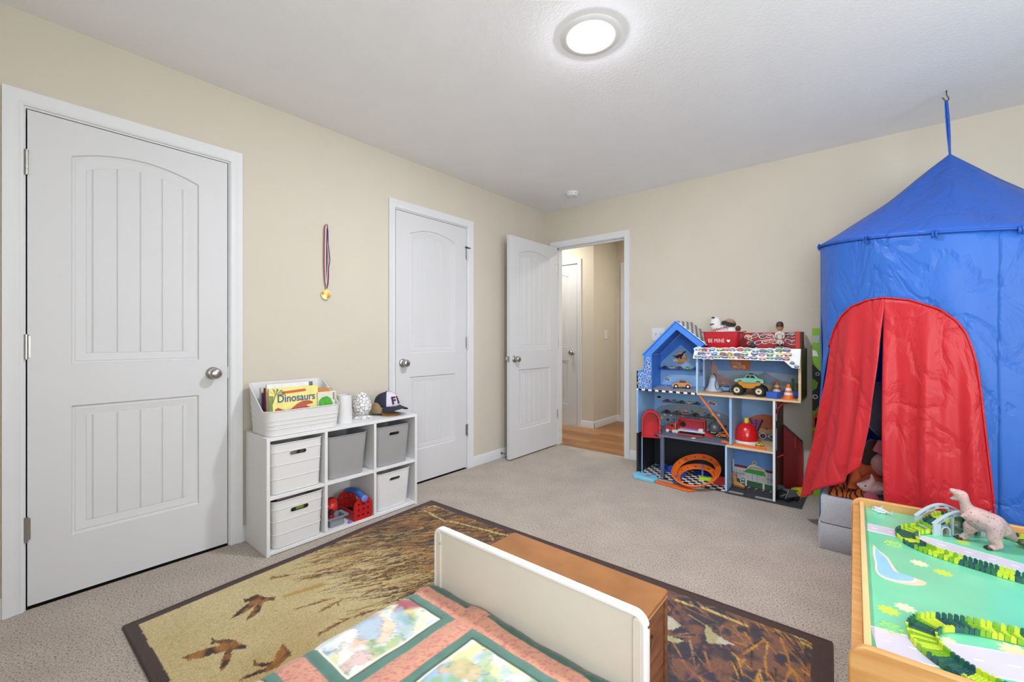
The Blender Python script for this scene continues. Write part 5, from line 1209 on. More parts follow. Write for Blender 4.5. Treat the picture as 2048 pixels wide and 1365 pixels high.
# flaps
def flapR(u, v):
    pt = math.radians(-118.3 + (-82.0 + 118.3) * u); zt = zdoor(pt) + .006
    pb = math.radians(-116.2 + (-79.0 + 116.2) * u); z = zt + (.03 - zt) * v; p = pt + (pb - pt) * v ** 1.2
    k = math.sin(PI * min(1, v * 1.6) / 2)
    r_ = TR_ + .006 + .012 * k * (1 - .6 * u) + (.014 * math.sin(u * 15 + 1) * (1 - u * .5) + .008 * math.sin(u * 31 + v * 3)) * k * 1.05 + .02 * mnoise.noise((u * 3, v * 3, 8.)) * k
    return cylp(p, z, max(TR_ + .004, r_))
MB(to).grid(flapR, 46, 50).build('door_flap', m_tred, tn, smooth=180, solid=.0015)
bz = [(0, -125., .487), (.3, -136.1, .365), (.55, -148., .285), (.8, -163., .20), (1., -175.5, .115)]
def flapL(u, v):
    pt = math.radians(-118.0 + (-151. + 118.) * u); zt = zdoor(pt) + .006
    pb = math.radians(float(np.interp(u, [q_[0] for q_ in bz], [q_[1] for q_ in bz]))); zb_ = float(np.interp(u, [q_[0] for q_ in bz], [q_[2] for q_ in bz]))
    p = pt + (pb - pt) * v ** 1.55; z = zt + (zb_ - zt) * v; k = math.sin(PI * min(1, v * 1.6) / 2)
    r_ = TR_ + .006 + .010 * k + (.013 * math.sin(u * 14 + .5) + .008 * math.sin(u * 27 + v * 4)) * k * 1.05 + .018 * mnoise.noise((u * 3, v * 3, 3.)) * k + .075 * u ** 1.5 * v ** 2 + .06 * v ** 3 * (1 - u) ** .5 * .8
    return cylp(p, z, max(TR_ + .004, r_))
MB(to).grid(flapL, 46, 50).build('door_flap', m_tred, tn, smooth=180, solid=.0015)
b = MB(to); b.tube([cylp(float(a), float(z) + .003, TR_ + .010) for a, z in zip(np.radians(np.linspace(-152, -79.5, 90)), [zdoor(math.radians(d_)) for d_ in np.linspace(-152, -79.5, 90)])], .004, 6).build('door_piping', m_tred, tn, smooth=180)
hk = Vector((2.958, -.475, H))
b = MB(to)
for s_ in (-1, 1): b.tube([tuple(ap + Vector((0, 0, -.01))), tuple(ap.lerp(Vector((2.9575, -.474, 2.385)), .35) + Vector((s_ * .0035, 0, 0))), tuple(ap.lerp(Vector((2.9575, -.474, 2.385)), .7) + Vector((s_ * .0045, 0, 0))), (2.9575 + s_ * .003, -.474, 2.378), (2.9575, -.474, 2.387)], .007, 8, flat=.3)
b.build('hanging_strap', m_troof, tn, smooth=180)
o = MB().tube([(0, 0, 0), (.0, 0, -.018), (.003, 0, -.028), (.009, 0, -.036), (.012, 0, -.044), (.010, 0, -.052), (.003, 0, -.057), (-.006, 0, -.055), (-.012, 0, -.049), (-.018, 0, -.042), (-.024, 0, -.041)], .0028, 8).build('ceiling_hook', mat('hook_metal', '5A5950', .4, .7), smooth=180)
o.location = hk; o.rotation_euler = (0, 0, .69); tag(o, 'grey metal hook in the ceiling holding the tent strap', 'hook')

# things piled inside the tent opening
def plush(label, cat, loc, r, col, rot=(0, 0, 0), name='plush_toy', wob=.18):
    o = MB().ell((0, 0, 0), r, 18, 12, wob=wob, ws=18.).build(name, mat('plush_' + col, col, .95, var=.08, vs=40., sheen=.5), smooth=180); o.location = loc; o.rotation_euler = rot
    return tag(o, label, cat, 'soft things inside the tent')
ZT = .2815
sp_ = thing('plush_toy', 'pale pink plush with pointed fins lying on the ottoman in the tent opening', 'plush toy', (2.672, -.842, ZT + .03), .3, 'soft things inside the tent')
mpk = mat('plush_pale', 'D9B6B4', .95, sheen=.5)
skinned('body', [(0, 0, .03, .034), (-.05, -.01, .035, .028), (-.085, -.02, .045, .008), (.05, .01, .03, .026), (-.03, -.03, .075, .012), (-.035, -.035, .105, .004), (.035, -.03, .075, .012), (.03, -.035, .110, .004), (.0, -.045, .045, .014), (.05, -.08, .035, .004)], [(0, 1), (1, 2), (0, 3), (1, 4), (4, 5), (3, 6), (6, 7), (0, 8), (8, 9)], mpk, sp_)
MB().ell((-.06, -.036, .045), .004, 8, 6).build('eye', m_black, sp_)
plush('round hot pink plush ball on the ottoman behind the table', 'plush toy', (2.645, -.905, ZT + .025), (.030, .026, .025), 'C8587A')
plush('pale pink rounded cushion in the tent opening', 'cushion', (2.700, -.760, ZT + .165), (.055, .05, .06), 'D8AFAF', name='cushion')
o = MB().box(-.035, .035, -.012, .012, -.035, .035).build('pillow', mat('plush_rose', 'D58A93', .95), bevel=.010, seg=3); o.location = (2.696, -.80, ZT + .262); o.rotation_euler = (.2, .35, .2); tag(o, 'small rose pink square pillow on top of the pile in the tent', 'pillow', 'soft things inside the tent')
def stripes(name, c1, c2, sc):
    m = bpy.data.materials.new(name); m.use_nodes = True; nt = m.node_tree; b = nt.nodes['Principled BSDF']; tc = nn(nt, 'ShaderNodeTexCoord', -700); w_ = nn(nt, 'ShaderNodeTexWave', -500); w_.inputs['Scale'].default_value = sc; w_.inputs['Distortion'].default_value = 9; w_.inputs['Detail'].default_value = 2
    r = nn(nt, 'ShaderNodeValToRGB', -250); r.color_ramp.interpolation = 'CONSTANT'; r.color_ramp.elements[0].color = lin(c1); r.color_ramp.elements[1].position = .72; r.color_ramp.elements[1].color = lin(c2)
    nt.links.new(tc.outputs['Object'], w_.inputs['Vector']); nt.links.new(w_.outputs['Fac'], r.inputs['Fac']); nt.links.new(r.outputs['Color'], b.inputs['Base Color']); b.inputs['Roughness'].default_value = .9; return m
def cloth(label, loc, sx, sy, h, m, seed, cat='blanket', name='blanket'):
    b = MB(); b.grid(lambda u, v: ((u - .5) * sx, (v - .5) * sy, h * (.55 + .9 * mnoise.noise((u * 3.2 + seed, v * 3.2, seed))) * math.sin(PI * u) ** .4 * math.sin(PI * v) ** .4 + .003), 30, 24)
    o = b.build(name, m, smooth=180, solid=.004); o.location = loc; return tag(o, label, cat, 'soft things inside the tent')
cloth('orange and black tiger striped blanket at the left of the ottoman top', (2.560, -.800, ZT), .17, .24, .05, stripes('tiger_cloth', 'C4622C', '2A1A14', 14.), 2.)
cloth('crumpled orange cloth behind the pale plush in the tent', (2.640, -.740, ZT + .03), .18, .20, .14, mat('orange_felt', 'BC5A30', .95, var=.2, vs=30.), 5., 'cloth', 'crumpled_cloth')
plush('dark brown plush at the back of the tent pile', 'plush toy', (2.665, -.650, ZT + .14), (.07, .06, .13), '4A342E')
plush('grey blue cushion stacked high inside the tent', 'cushion', (2.720, -.50, .70), (.10, .09, .17), '6F7788', name='cushion')
plush('dark purple beanbag filling the back of the tent', 'beanbag', (2.84, -.43, .27), (.30, .26, .27), '3A2C40', name='beanbag', wob=.1)

# tall green box behind the tent
gb = thing('flat_box', 'tall lime green flat box with road pictures leaning behind the tent', 'box', (2.535, -.032, 0)); m_lime = mat('carton_lime', '86BF2E', .5, var=.05)
gbc = MB().box(-.205, .205, -.018, .018, 0, 1.182).build('carton', m_lime, gb, bevel=.002)
def dec(poly, m, z=.0004, name='decal'): MB().prism(poly, 'y', -.0178, -.018 - z).build(name, m, gbc, smooth=0)
mk, mor, mre = mat('decal_black', '2A2A2A', .5), mat('decal_orange', 'D8632A', .5), mat('decal_red', 'C23A30', .5)
dec([(-.204, .93), (-.15, .87), (-.135, .76), (-.15, .66), (-.19, .60), (-.204, .60)], mk); dec([(-.204, .74), (-.18, .76), (-.17, .80), (-.204, .83)], m_lime, .0006)
dec([(-.204, 1.08), (-.165, 1.08), (-.165, 1.13), (-.204, 1.13)], mat('decal_grey', 'B9BEB8', .5)); dec([(-.204, .985), (-.17, .985), (-.18, 1.02), (-.204, 1.03)], m_white)
dec([(-.204, .56), (-.175, .60), (-.16, .52), (-.19, .48), (-.204, .48)], mor); dec([(-.19, .49), (-.08, .49), (-.08, .55), (-.19, .55)], mre); dec([(-.204, .30), (-.18, .36), (-.165, .44), (-.204, .46)], mor); dec([(-.204, .16), (-.175, .20), (-.17, .28), (-.204, .32)], mk)
for cx, cz, rr_ in ((-.188, .70, .016), (-.188, .235, .014), (-.142, .52, .018), (-.175, .86, .012)):
    dec([(cx + rr_ * math.cos(2 * PI * k / 16), cz + rr_ * math.sin(2 * PI * k / 16)) for k in range(16)], m_white, .0009, 'wheel_decal'); dec([(cx + rr_ * .6 * math.cos(2 * PI * k / 16), cz + rr_ * .6 * math.sin(2 * PI * k / 16)) for k in range(16)], mk, .0012, 'wheel_decal')
# ------------------------------------------------------------------ the toy house and everything in it
HX = thing('toy_house', 'tall painted wooden toy car house with gable, motel room and garage levels', 'toy house', (1.66, -.19, 0)); ho = (-1.66, .19, 0)
hb = lambda: MB(ho)
YB, YF_ = -.014, -.370
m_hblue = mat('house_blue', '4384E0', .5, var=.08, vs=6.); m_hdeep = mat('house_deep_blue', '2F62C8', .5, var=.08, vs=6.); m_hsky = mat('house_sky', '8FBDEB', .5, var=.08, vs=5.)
m_hpale = mat('house_pale_blue', 'A9CBEA', .5, var=.05); m_hblack = mat('house_black', '22262E', .55, var=.15, vs=8.); m_hroad = mat('house_road_grey', '6C7082', .6, var=.08, vs=15.)
m_hwood = wood('house_wood', 'D6B68C', 'E4C9A2', 'X', 5., .5, 9.); m_hred = mat('house_red', 'A01E22', .45, var=.06); m_hmar = mat('house_maroon', '5A2A26', .5, var=.08); m_hwhite = mat('house_white', 'E3E6EA', .5)
m_org = mat('track_orange', 'E8702A', .35, var=.04); m_chk = checker('race_checker', 'E9E7E4', '1F1C1E', 1.)
BV = dict(bevel=.0012, seg=1, smooth=0)
def box(n, m, *a, **k): return hb().box(*a).build(n, m, HX, **(k or BV))
HP = [HX]
def flatp(n, m, poly, y, d=.0008): return hb().prism(poly, 'y', y, y - d).build(n, m, HP[0], smooth=0)
# base, lower level
box('base_board', m_hblack, 1.160, 2.300, -.378, YB, 0, .006)
box('road_mat', mat('road_mat', '3A3B40', .7), 1.846, 2.302, -.396, -.016, .006, .0085, smooth=0)
hb().box(1.19, 1.838, -.374, -.02, .006, .0085).build('checker_mat', m_chk, HX, smooth=0, uv=(0, 1, 26.))
box('left_wall_lower', m_hblack, 1.170, 1.184, YF_, YB, .006, .335)
box('left_wall_upper', m_hsky, 1.170, 1.184, YF_, YB, .335, .845)
box('garage_back', m_hblack, 1.184, 1.846, YB - .006, YB, .006, .335)
box('left_edge_strip', m_hpale, 1.206, 1.212, -.352, -.346, .0085, .333)
box('front_post', mat('post_slate', '56607A', .5), 1.368, 1.396, -.372, -.350, .0085, .335)
b = hb(); b.box(1.840, 1.853, YF_, -.02, .0085, .327); cut = hb(); cut.box(1.82, 1.87, -.235, -.155, .0, .20)
b.build('garage_divider', m_hpale, HX, cut=cut, smooth=0)
b = hb(); b.prism([(1.184, -.02), (1.184, -.200), (1.355, -.374), (1.842, -.374), (1.842, -.02)], 'z', .333, .345); b.build('road_platform', m_hroad, HX, **BV)
box('wood_floor', m_hwood, 1.842, 2.140, YF_ - .004, -.02, .327, .3405)
box('right_wall', m_hmar, 2.140, 2.152, YF_, YB, .0085, .686); box('right_wall_edge', m_hwhite, 2.1385, 2.1535, YF_ - .006, YF_, .0085, .686)
box('middle_wall', m_hpale, 1.866, 1.878, YF_ + .02, YB, .345, .686)
flatp('middle_wall_edge', m_hsky, [(1.864, .345), (1.880, .345), (1.880, .686), (1.864, .686)], YF_ + .02, .003)
# second level backs
wsb = box('workshop_back', m_hsky, 1.184, 1.866, YB - .006, YB, .345, .686); dsb = box('desert_back', m_hsky, 1.878, 2.140, YB - .006, YB, .34, .686)
yb_ = YB - .006; HP[0] = wsb
hill = smoothpoly([(1.19, .47), (1.23, .515), (1.30, .535), (1.42, .55), (1.56, .545), (1.68, .525), (1.78, .492), (1.862, .45)], 4, False)
flatp('painted_hill', mat('hill_grey', '8C98A4', .6, var=.06), [(1.19, .346)] + hill + [(1.862, .346)], yb_)
dots = ['8A2A3A', '3E8A52', '2A3050', '5A86C8', 'D8C070', 'E4E0E0', 'B88A30']
rd = random.Random(3); n_ = 0
for i in range(13):
    for j in range(4):
        x = 1.225 + i * .051 + (j % 2) * .025; z = .372 + j * .041 + rd.gauss(0, .004)
        if x > 1.85 or z > .345 + .185 * math.sin(PI * min(1, max(0, (x - 1.10) / .95))) ** .6 - .012: continue
        c = rd.choice(dots); flatp('painted_dot', mat('dot_' + c, c, .5), [(x + .0115 * math.cos(2 * PI * k / 14), z + .0115 * math.sin(2 * PI * k / 14)) for k in range(14)], yb_ - .0008, .0006)
HP[0] = dsb
flatp('painted_mesa', mat('mesa_orange', 'C0704E', .6, var=.1, vs=15.), [(1.895, .345), (1.895, .47), (1.935, .504), (1.975, .525), (2.021, .536), (2.085, .532), (2.139, .53), (2.139, .345)], yb_)
flatp('painted_sand', mat('sand_tan', 'CDA37E', .6), [(1.93, .345), (1.985, .43), (2.04, .425), (2.09, .43), (2.139, .425), (2.139, .345)], yb_ - .0008)
flatp('painted_road', mat('road_slate', '6A6E7C', .6), [(1.95, .345), (1.985, .395), (2.139, .385), (2.139, .345)], yb_ - .0016)
mv8 = mat('sign_violet', 'A04C90', .5); Mv = frame((1.975 + ho[0], yb_ - .003 + ho[1], .462), (1, 0, 0), (0, 0, 1))
flatp('sign_board', mat('sign_ink', '2A2030', .5), [(1.927, .495), (1.937, .497), (1.962, .437), (1.962, .49), (1.990, .49), (1.990, .437), (2.016, .497), (2.026, .492), (1.984, .384), (1.974, .384)], yb_ - .0016); text('V', .150, mv8, dsb, Mv @ Matrix.Translation((0, -.022, .0008)), sx=.85, ext=.0004); text('8', .072, mv8, dsb, Mv @ Matrix.Translation((.001, .004, .0014)), ext=.0004, offset=.002)
for x, s_ in ((2.045, .6), (2.11, 1.)):
    flatp('painted_shrub', mat('shrub_green', '5A6A3A', .6), [(x + .016 * s_ * math.cos(a) * (1 + .2 * math.sin(5 * a)), .428 + .012 * s_ * math.sin(a)) for a in [2 * PI * k / 20 for k in range(20)]], yb_ - .0024)
# diner painting on the lower right
YD = -.150
HP[0] = dnb = box('diner_back', mat('diner_sky', '5E8ED0', .5, var=.06), 1.853, 2.140, YD, YD + .006, .0085, .327)
def dp(n, c, poly, k=1): flatp(n, mat('diner_' + c, c, .55), poly, YD - .0006 * k, .0006)
dp('painted_lawn', '2F5A3C', [(1.854, .0086), (2.139, .0086), (2.139, .045), (1.854, .055)])
dp('painted_wall', 'C9CCD2', [(1.854, .053), (2.139, .044), (2.139, .145), (1.854, .150)])
dp('painted_band', '6E2A32', [(1.854, .140), (2.139, .132), (2.139, .150), (1.854, .158)], 2)
dp('painted_gable', 'D6CFC0', [(1.93, .132), (2.068, .128), (2.05, .155), (2.005, .172), (1.98, .178), (1.955, .166)], 3)
dp('painted_awning', '3F9A48', [(1.945, .141), (2.05, .138), (2.062, .102), (1.915, .110)], 4)
for x in (1.932, 2.047): dp('painted_column', 'CFC8AE', [(x - .006, .009), (x + .006, .009), (x + .006, .106), (x - .006, .106)], 5)
dp('painted_wheel_sign', 'B9B4AE', [(1.988 + .015 * math.cos(2 * PI * k / 18), .190 + .015 * math.sin(2 * PI * k / 18)) for k in range(18)], 3); dp('painted_wheel_hub', '7A7A80', [(1.988 + .009 * math.cos(2 * PI * k / 18), .190 + .009 * math.sin(2 * PI * k / 18)) for k in range(18)], 4)
for x in (1.868, 1.892, 1.912, 1.975, 2.005, 2.075, 2.095, 2.118): dp('painted_mullion', '3E4650', [(x - .001, .055), (x + .001, .055), (x + .001, .125), (x - .001, .125)], 3)
dp('painted_mullion', '3E4650', [(1.856, .092), (1.928, .091), (1.928, .094), (1.856, .095)], 3); dp('painted_mullion', '3E4650', [(2.062, .086), (2.138, .084), (2.138, .087), (2.062, .089)], 3)
for k in range(9): dp('painted_letter_dash', '8A4A40', [(1.957 + k * .0095, .146 + .004 * math.sin(k * .39)), (1.963 + k * .0095, .146 + .004 * math.sin(k * .39)), (1.963 + k * .0095, .154 + .004 * math.sin(k * .39)), (1.957 + k * .0095, .154 + .004 * math.sin(k * .39))], 4)
m_line = mat('road_line', 'D8D8D2', .6)
for k in range(5): hb().prism([(1.912 + k * .046, -.160), (1.917 + k * .046, -.160), (1.911 + k * .046, -.196), (1.906 + k * .046, -.196)], 'z', .0085, .0092).build('parking_line', m_line, HX, smooth=0)
for x0, x1 in ((1.862, 1.955), (2.03, 2.135)):
    for k in range(3): box('crossing_line', m_line, x0, x1, -.345 - k * .014, -.341 - k * .014, .0085, .0092, smooth=0)
# upper level: tower and motel room
hb().box(1.172, 1.645, YF_ - .004, -.02, .686, .700).build('checker_floor', m_chk, HX, smooth=0, uv=(0, 1, 36.))
fr = [(1.172, .700), (1.172, .845), (1.230, .845), (1.230, .973), (1.490, 1.235), (1.700, 1.063), (1.664, 1.041), (1.640, 1.061), (1.495, 1.178), (1.297, .982), (1.297, .700)]
gbf = hb().prism(fr, 'y', YF_, YF_ + .012).build('gable_front', m_hblue, HX, **BV)
hb().prism([(1.230, .700), (1.230, .973), (1.490, 1.226), (1.640, 1.10), (1.640, .700)], 'y', YB - .008, YB).build('tower_back', m_hblue, HX, smooth=0)
box('tower_left_wall', m_hblue, 1.230, 1.240, YF_ + .012, YB - .008, .700, .972)
def slope(x0, z0, x1, z1, m, n, uv=None, t_=.010):
    d_ = Vector((x1 - x0, z1 - z0)).normalized(); nx, nz = -d_.y, d_.x
    if nz < 0: nx, nz = -nx, -nz
    hb().prism([(x0, z0), (x1, z1), (x1 + nx * t_, z1 + nz * t_), (x0 + nx * t_, z0 + nz * t_)], 'y', YF_ - .004, YB).build(n, m, HX, smooth=0, uv=uv)
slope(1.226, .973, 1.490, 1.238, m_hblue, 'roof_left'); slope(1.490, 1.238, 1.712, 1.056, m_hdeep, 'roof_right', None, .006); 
b = hb(); d_ = Vector((1.712 - 1.490, 0, 1.056 - 1.238)); nrm = Vector((.182, 0, .222)).normalized()
for i in range(13):
    for j in range(7):
        if (i + j) % 2: continue
        p = Vector((1.490, 0, 1.238)) + nrm * .0102 + d_ * (i / 13); q_ = d_ / 13; y0 = YF_ - .004 + j * .0515; y1 = min(YB, y0 + .0515)
        b.add([(p.x, y0, p.z), ((p + q_).x, y0, (p + q_).z), ((p + q_).x, y1, (p + q_).z), (p.x, y1, p.z)], [(0, 1, 2, 3)])
slope_top = hb(); p = Vector((1.490, 0, 1.238)) + nrm * .006; e_ = p + d_
slope_top.prism([(p.x, p.z), (e_.x, e_.z), (e_.x + nrm.x * .004, e_.z + nrm.z * .004), (p.x + nrm.x * .004, p.z + nrm.z * .004)], 'y', YF_ - .005, YB).build('roof_white_layer', m_hwhite, HX, smooth=0)
o = b.build('roof_checkers', m_black, HX, smooth=0)
hb().prism([(1.24, .71), (1.40, .71), (1.41, .71), (1.60, .71), (1.60, .90), (1.411, 1.057), (1.24, .90)], 'y', YB - .0085, YB - .0095).build('gable_backdrop', m_hsky, HX, smooth=0)
box('tower_shelf', m_hdeep, 1.24, 1.640, -.075, -.023, .842, .848, smooth=0)
# round dinosaur badge
HP[0] = HX; HP[0] = flatp('badge_disc', mat('badge_orange', 'D98A3E', .5), [(1.414 + .046 * math.cos(2 * PI * k / 32), .943 + .052 * math.sin(2 * PI * k / 32)) for k in range(32)], YB - .0095, .0010)
flatp('badge_disc', mat('badge_peach', 'E8C49A', .5), [(1.414 + .042 * math.cos(PI * k / 20), .945 + .048 * math.sin(PI * k / 20)) for k in range(21)], YB - .0105, .0006)
flatp('badge_band', mat('badge_cream', 'E9D7BE', .5), [(1.348, .912), (1.482, .916), (1.482, .938), (1.348, .934)], YB - .0105, .0016)
text('DINOCO', .0235, mat('badge_ink', 'A2622C', .5), HP[0], frame((1.415 + ho[0], YB - .0122 + ho[1], .925), (1, 0, .03), (0, 0, 1)), ext=.0003, sx=1.12, offset=.0006)
sauro = [(1.345, .964), (1.358, .952), (1.378, .945), (1.385, .936), (1.392, .945), (1.406, .948), (1.410, .936), (1.418, .936), (1.420, .950), (1.428, .962), (1.438, .985), (1.448, .990), (1.461, .998), (1.450, 1.002), (1.438, 1.000), (1.428, .988), (1.415, .978), (1.398, .975), (1.380, .965), (1.362, .958), (1.350, .966)]
flatp('badge_dinosaur', mat('badge_black', '1E2430', .5), sauro, YB - .0112, .0016)
# motel room
ZM = .700
box('motel_floor', m_hwood, 1.640, 2.297, YF_ - .004, -.02, .686, ZM)
b = hb(); b.box(1.640, 1.653, YF_ - .002, -.02, ZM, 1.030); cut = hb(); cut.box(1.60, 1.70, -.335, -.20, .735, .985)
b.build('motel_left_wall', m_hpale, HX, cut=cut, smooth=0)
box('motel_right_wall', m_hmar, 2.285, 2.297, YF_, YB, ZM, 1.030); box('motel_right_edge', m_hwood, 2.283, 2.298, YF_ - .004, YF_, ZM, 1.030, smooth=0)
HP[0] = mtb = box('motel_back', mat('motel_sky', '6E9CD4', .5, var=.1, vs=4.), 1.653, 2.285, YB - .006, YB, ZM, 1.030)
box('roof_deck', m_hred, 1.650, 2.297, YF_ + .012, YB, 1.030, 1.040)
def mp_(n, c, poly, k=1): flatp(n, mat('motel_' + c, c, .6, var=.08, vs=15.), poly, yb_ - .0007 * (k - 1), .0007)
mp_('painted_haze', 'A9BCD2', [(1.654, .701), (2.284, .701), (2.284, .84), (2.0, .86), (1.654, .85)])
mp_('painted_rock', 'C69A92', [(1.655, .72), (1.655, .86), (1.66, .90), (1.668, .927), (1.685, .927), (1.69, .89), (1.70, .883), (1.702, .83), (1.74, .80), (1.86, .76), (1.90, .72)], 2)
mp_('painted_ridge', '8A9AAE', [(1.92, .78), (1.972, .821), (2.036, .859), (2.08, .825), (2.148, .794), (2.284, .78), (2.284, .75), (1.92, .75)], 2)
mp_('painted_ground', 'C6AC94', [(1.654, .701), (2.284, .701), (2.284, .755), (1.9, .765), (1.654, .75)], 3)
for cx, h0, h1 in ((2.212, .72, .818), (2.243, .72, .785)): mp_('painted_cactus', '4E8A4A', [(cx - .009, h0), (cx + .009, h0), (cx + .009, h1 - .008)] + [(cx + .009 * math.cos(PI * k / 8), h1 - .008 + .009 * math.sin(PI * k / 8)) for k in range(9)], 4)
flatp('motel_sign', mat('sign_orange', 'C8703A', .5), [(1.793, .955), (1.930, .957), (1.936, .912), (1.930, .862), (1.808, .870), (1.790, .910)], yb_ - .0022, .001)
Ms = lambda x, z: frame((x + ho[0], yb_ - .0034 + ho[1], z), (1, 0, -.03), (0, 0, 1)); m_sg = mat('sign_letters', 'E2CDB8', .5)
text('COZY', .026, m_sg, mtb, Ms(1.838, .938), ext=.0003); text('CONE', .026, m_sg, mtb, Ms(1.838, .914), ext=.0003, offset=.0005); text('MOTEL', .034, m_sg, mtb, Ms(1.868, .886), ext=.0003, offset=.0008)
# awning covered in car stickers
SCOL = ['5A86B8', 'B85A52', '7AA27A', '8A7AB0', 'D0B060', '5E6A78', '9AC0C8', 'A84A40', '6E9A5A', 'C89070', '40587A', 'B9A0C0']
def sticker(M, w_, h_, seed, cols, name='sticker'):
    r_ = random.Random(seed); b = MB(M=M); ph = r_.random() * 6
    def blob(s_, z): return [(w_ / 2 * s_ * math.cos(a) * (1 + .10 * math.sin(3 * a + ph)), h_ / 2 * s_ * math.sin(a) * (1 + .14 * math.sin(2 * a + ph)), z) for a in [2 * PI * k / 14 for k in range(14)]]
    for k, (s_, z) in enumerate(((1., .0004), (.80, .0008))): b.add(blob(s_, z), [tuple(range(14))], k)
    b.add([(x, y * .32 + h_ * .10, .0011) for x, y, z in blob(.55, 0)], [tuple(range(14))], 2); b.add([(x * .34 - w_ * .2, y * .34 - h_ * .22, .0011) for x, y, z in blob(.7, 0)], [tuple(range(14))], 3); b.add([(x * .34 + w_ * .2, y * .34 - h_ * .22, .0011) for x, y, z in blob(.7, 0)], [tuple(range(14))], 3)
    c = r_.choice(cols); c2 = r_.choice(['E4DCD0', '4A4E58', 'A9B4BC'])
    return b.build(name, [m_white, mat('stk_' + c, c, .45), mat('stk_' + c2, c2, .45), mat('stk_30323A', '30323A', .5)], HP[0], smooth=0)
A0_ = Vector((1.632, YF_ - .002, 1.041)); dn_ = Vector((0, -.034, -.080)); Lx = .665
b = hb(); b.add([A0_, A0_ + Vector((Lx, 0, 0)), A0_ + Vector((Lx, 0, 0)) + dn_ + Vector((-.004, -.004, -.046)), A0_ + Vector((Lx - .045, 0, 0)) + dn_ + Vector((0, -.003, -.044)), A0_ + Vector((Lx - .090, 0, 0)) + dn_, A0_ + dn_ + Vector((-.004, 0, 0))], [(5, 4, 3, 2, 1, 0)])
HP[0] = b.build('awning', m_white, HX, smooth=0, solid=.0015)
vv = -dn_.normalized(); sd_ = 0
for row, (t_, hh) in enumerate(((.17, .030), (.50, .030), (.83, .028))):
    n = 13 - (row % 2)
    for i in range(n):
        rr_ = random.Random(sd_ + 5); P_ = A0_ + dn_ * (t_ + rr_.gauss(0, .03)) + Vector((.028 + (Lx - .06) * (i + .3 * (row % 2)) / n + rr_.gauss(0, .003), 0, 0)) + Vector(ho) + Vector((1, 0, 0)).cross(vv) * .0012
        sticker(frame(P_, (math.cos(rr_.gauss(0, .15)), 0, 0) if True else 0, vv), .062, hh + .006, sd_, SCOL); sd_ += 1
for x, z in ((.622, -.012), (.645, -.034)): sticker(frame(A0_ + dn_ + Vector((x, -.004, z)) + Vector(ho), (1, 0, 0), (0, .1, 1)), .036, .026, sd_, ['6A5AA0', '50648A']); sd_ += 1
# left wing stickers
HP[0] = gbf
for i, (x, z) in enumerate(((1.268, .945), (1.256, .915), (1.280, .905), (1.262, .880), (1.284, .868), (1.250, .850), (1.275, .838), (1.192, .815), (1.218, .822), (1.245, .810), (1.277, .800), (1.196, .780), (1.225, .785), (1.256, .775), (1.284, .765), (1.190, .745), (1.212, .750), (1.240, .742), (1.268, .735), (1.205, .716), (1.250, .712))):
    sticker(frame((x + ho[0], YF_ - .0006 + ho[1], z), (1, 0, rnd.gauss(0, .4)), (0, 0, 1)), .026, .026, 200 + i, ['2F4F8A', '4A78B0', '5A4A6A', '3A6A9A'])
HP[0] = HX
sticker(frame((1.300 + ho[0], YB - .011 + ho[1], .760), (1, 0, -.2), (0, 0, 1)), .060, .032, 240, ['5A8AA0'])
sticker(frame((1.226 + ho[0], yb_ - .002 + ho[1], .598), (1, 0, .1), (0, 0, 1)), .058, .030, 241, ['30323A']); sticker(frame((1.66 + ho[0], yb_ - .002 + ho[1], .585), (1, 0, -.2), (0, 0, 1)), .07, .034, 242, ['B84048'])
sticker(frame((2.02 + ho[0], yb_ - .004 + ho[1], .372), (1, 0, -.1), (0, 0, 1)), .05, .045, 243, ['6A4A3A']); sticker(frame((2.09 + ho[0], yb_ - .004 + ho[1], .375), (1, 0, 0), (0, 0, 1)), .07, .034, 244, ['5A78B0']); sticker(frame((1.912 + ho[0], YD - .004 + ho[1], .050), (1, 0, 0), (0, 0, 1)), .045, .055, 245, ['6A8AA0'])
for i, z in enumerate((.62, .42)): hb().prism([(-.33, z - .075), (-.305, z - .075), (-.305, z + .075), (-.33, z + .075)], 'x', 2.152, 2.1535).build('window_strip', m_hwhite if i == 0 else m_hpale, HX, smooth=0)
# red annex wall and bracket
hb().prism([(2.153, .0085), (2.153, .470), (2.272, .362), (2.272, .0085)], 'y', YB - .006, YB).build('annex_wall', m_hred, HX, **BV)
hb().prism([(2.153, .470), (2.272, .362), (2.272, .370), (2.153, .478)], 'y', YB - .030, YB).build('annex_roof', m_hmar, HX, **BV)
hb().tube([(2.156, -.345, .60), (2.163, -.345, .632), (2.182, -.345, .660), (2.21, -.345, .676), (2.25, -.345, .684)], .006, 8).tube([(2.156, -.345, .680), (2.185, -.345, .660)], .004, 6).build('bracket', m_hred, HX)
hb().prism([(2.153, .300), (2.190, .318), (2.190, .312), (2.153, .286)], 'y', -.30, -.24).build('red_ledge', m_hred, HX, smooth=0)
hb().box(2.222, 2.236, YB - .030, YB - .006, .31, .40).build('red_latch', mat('latch_red', 'C8302C', .4), HX, **BV)
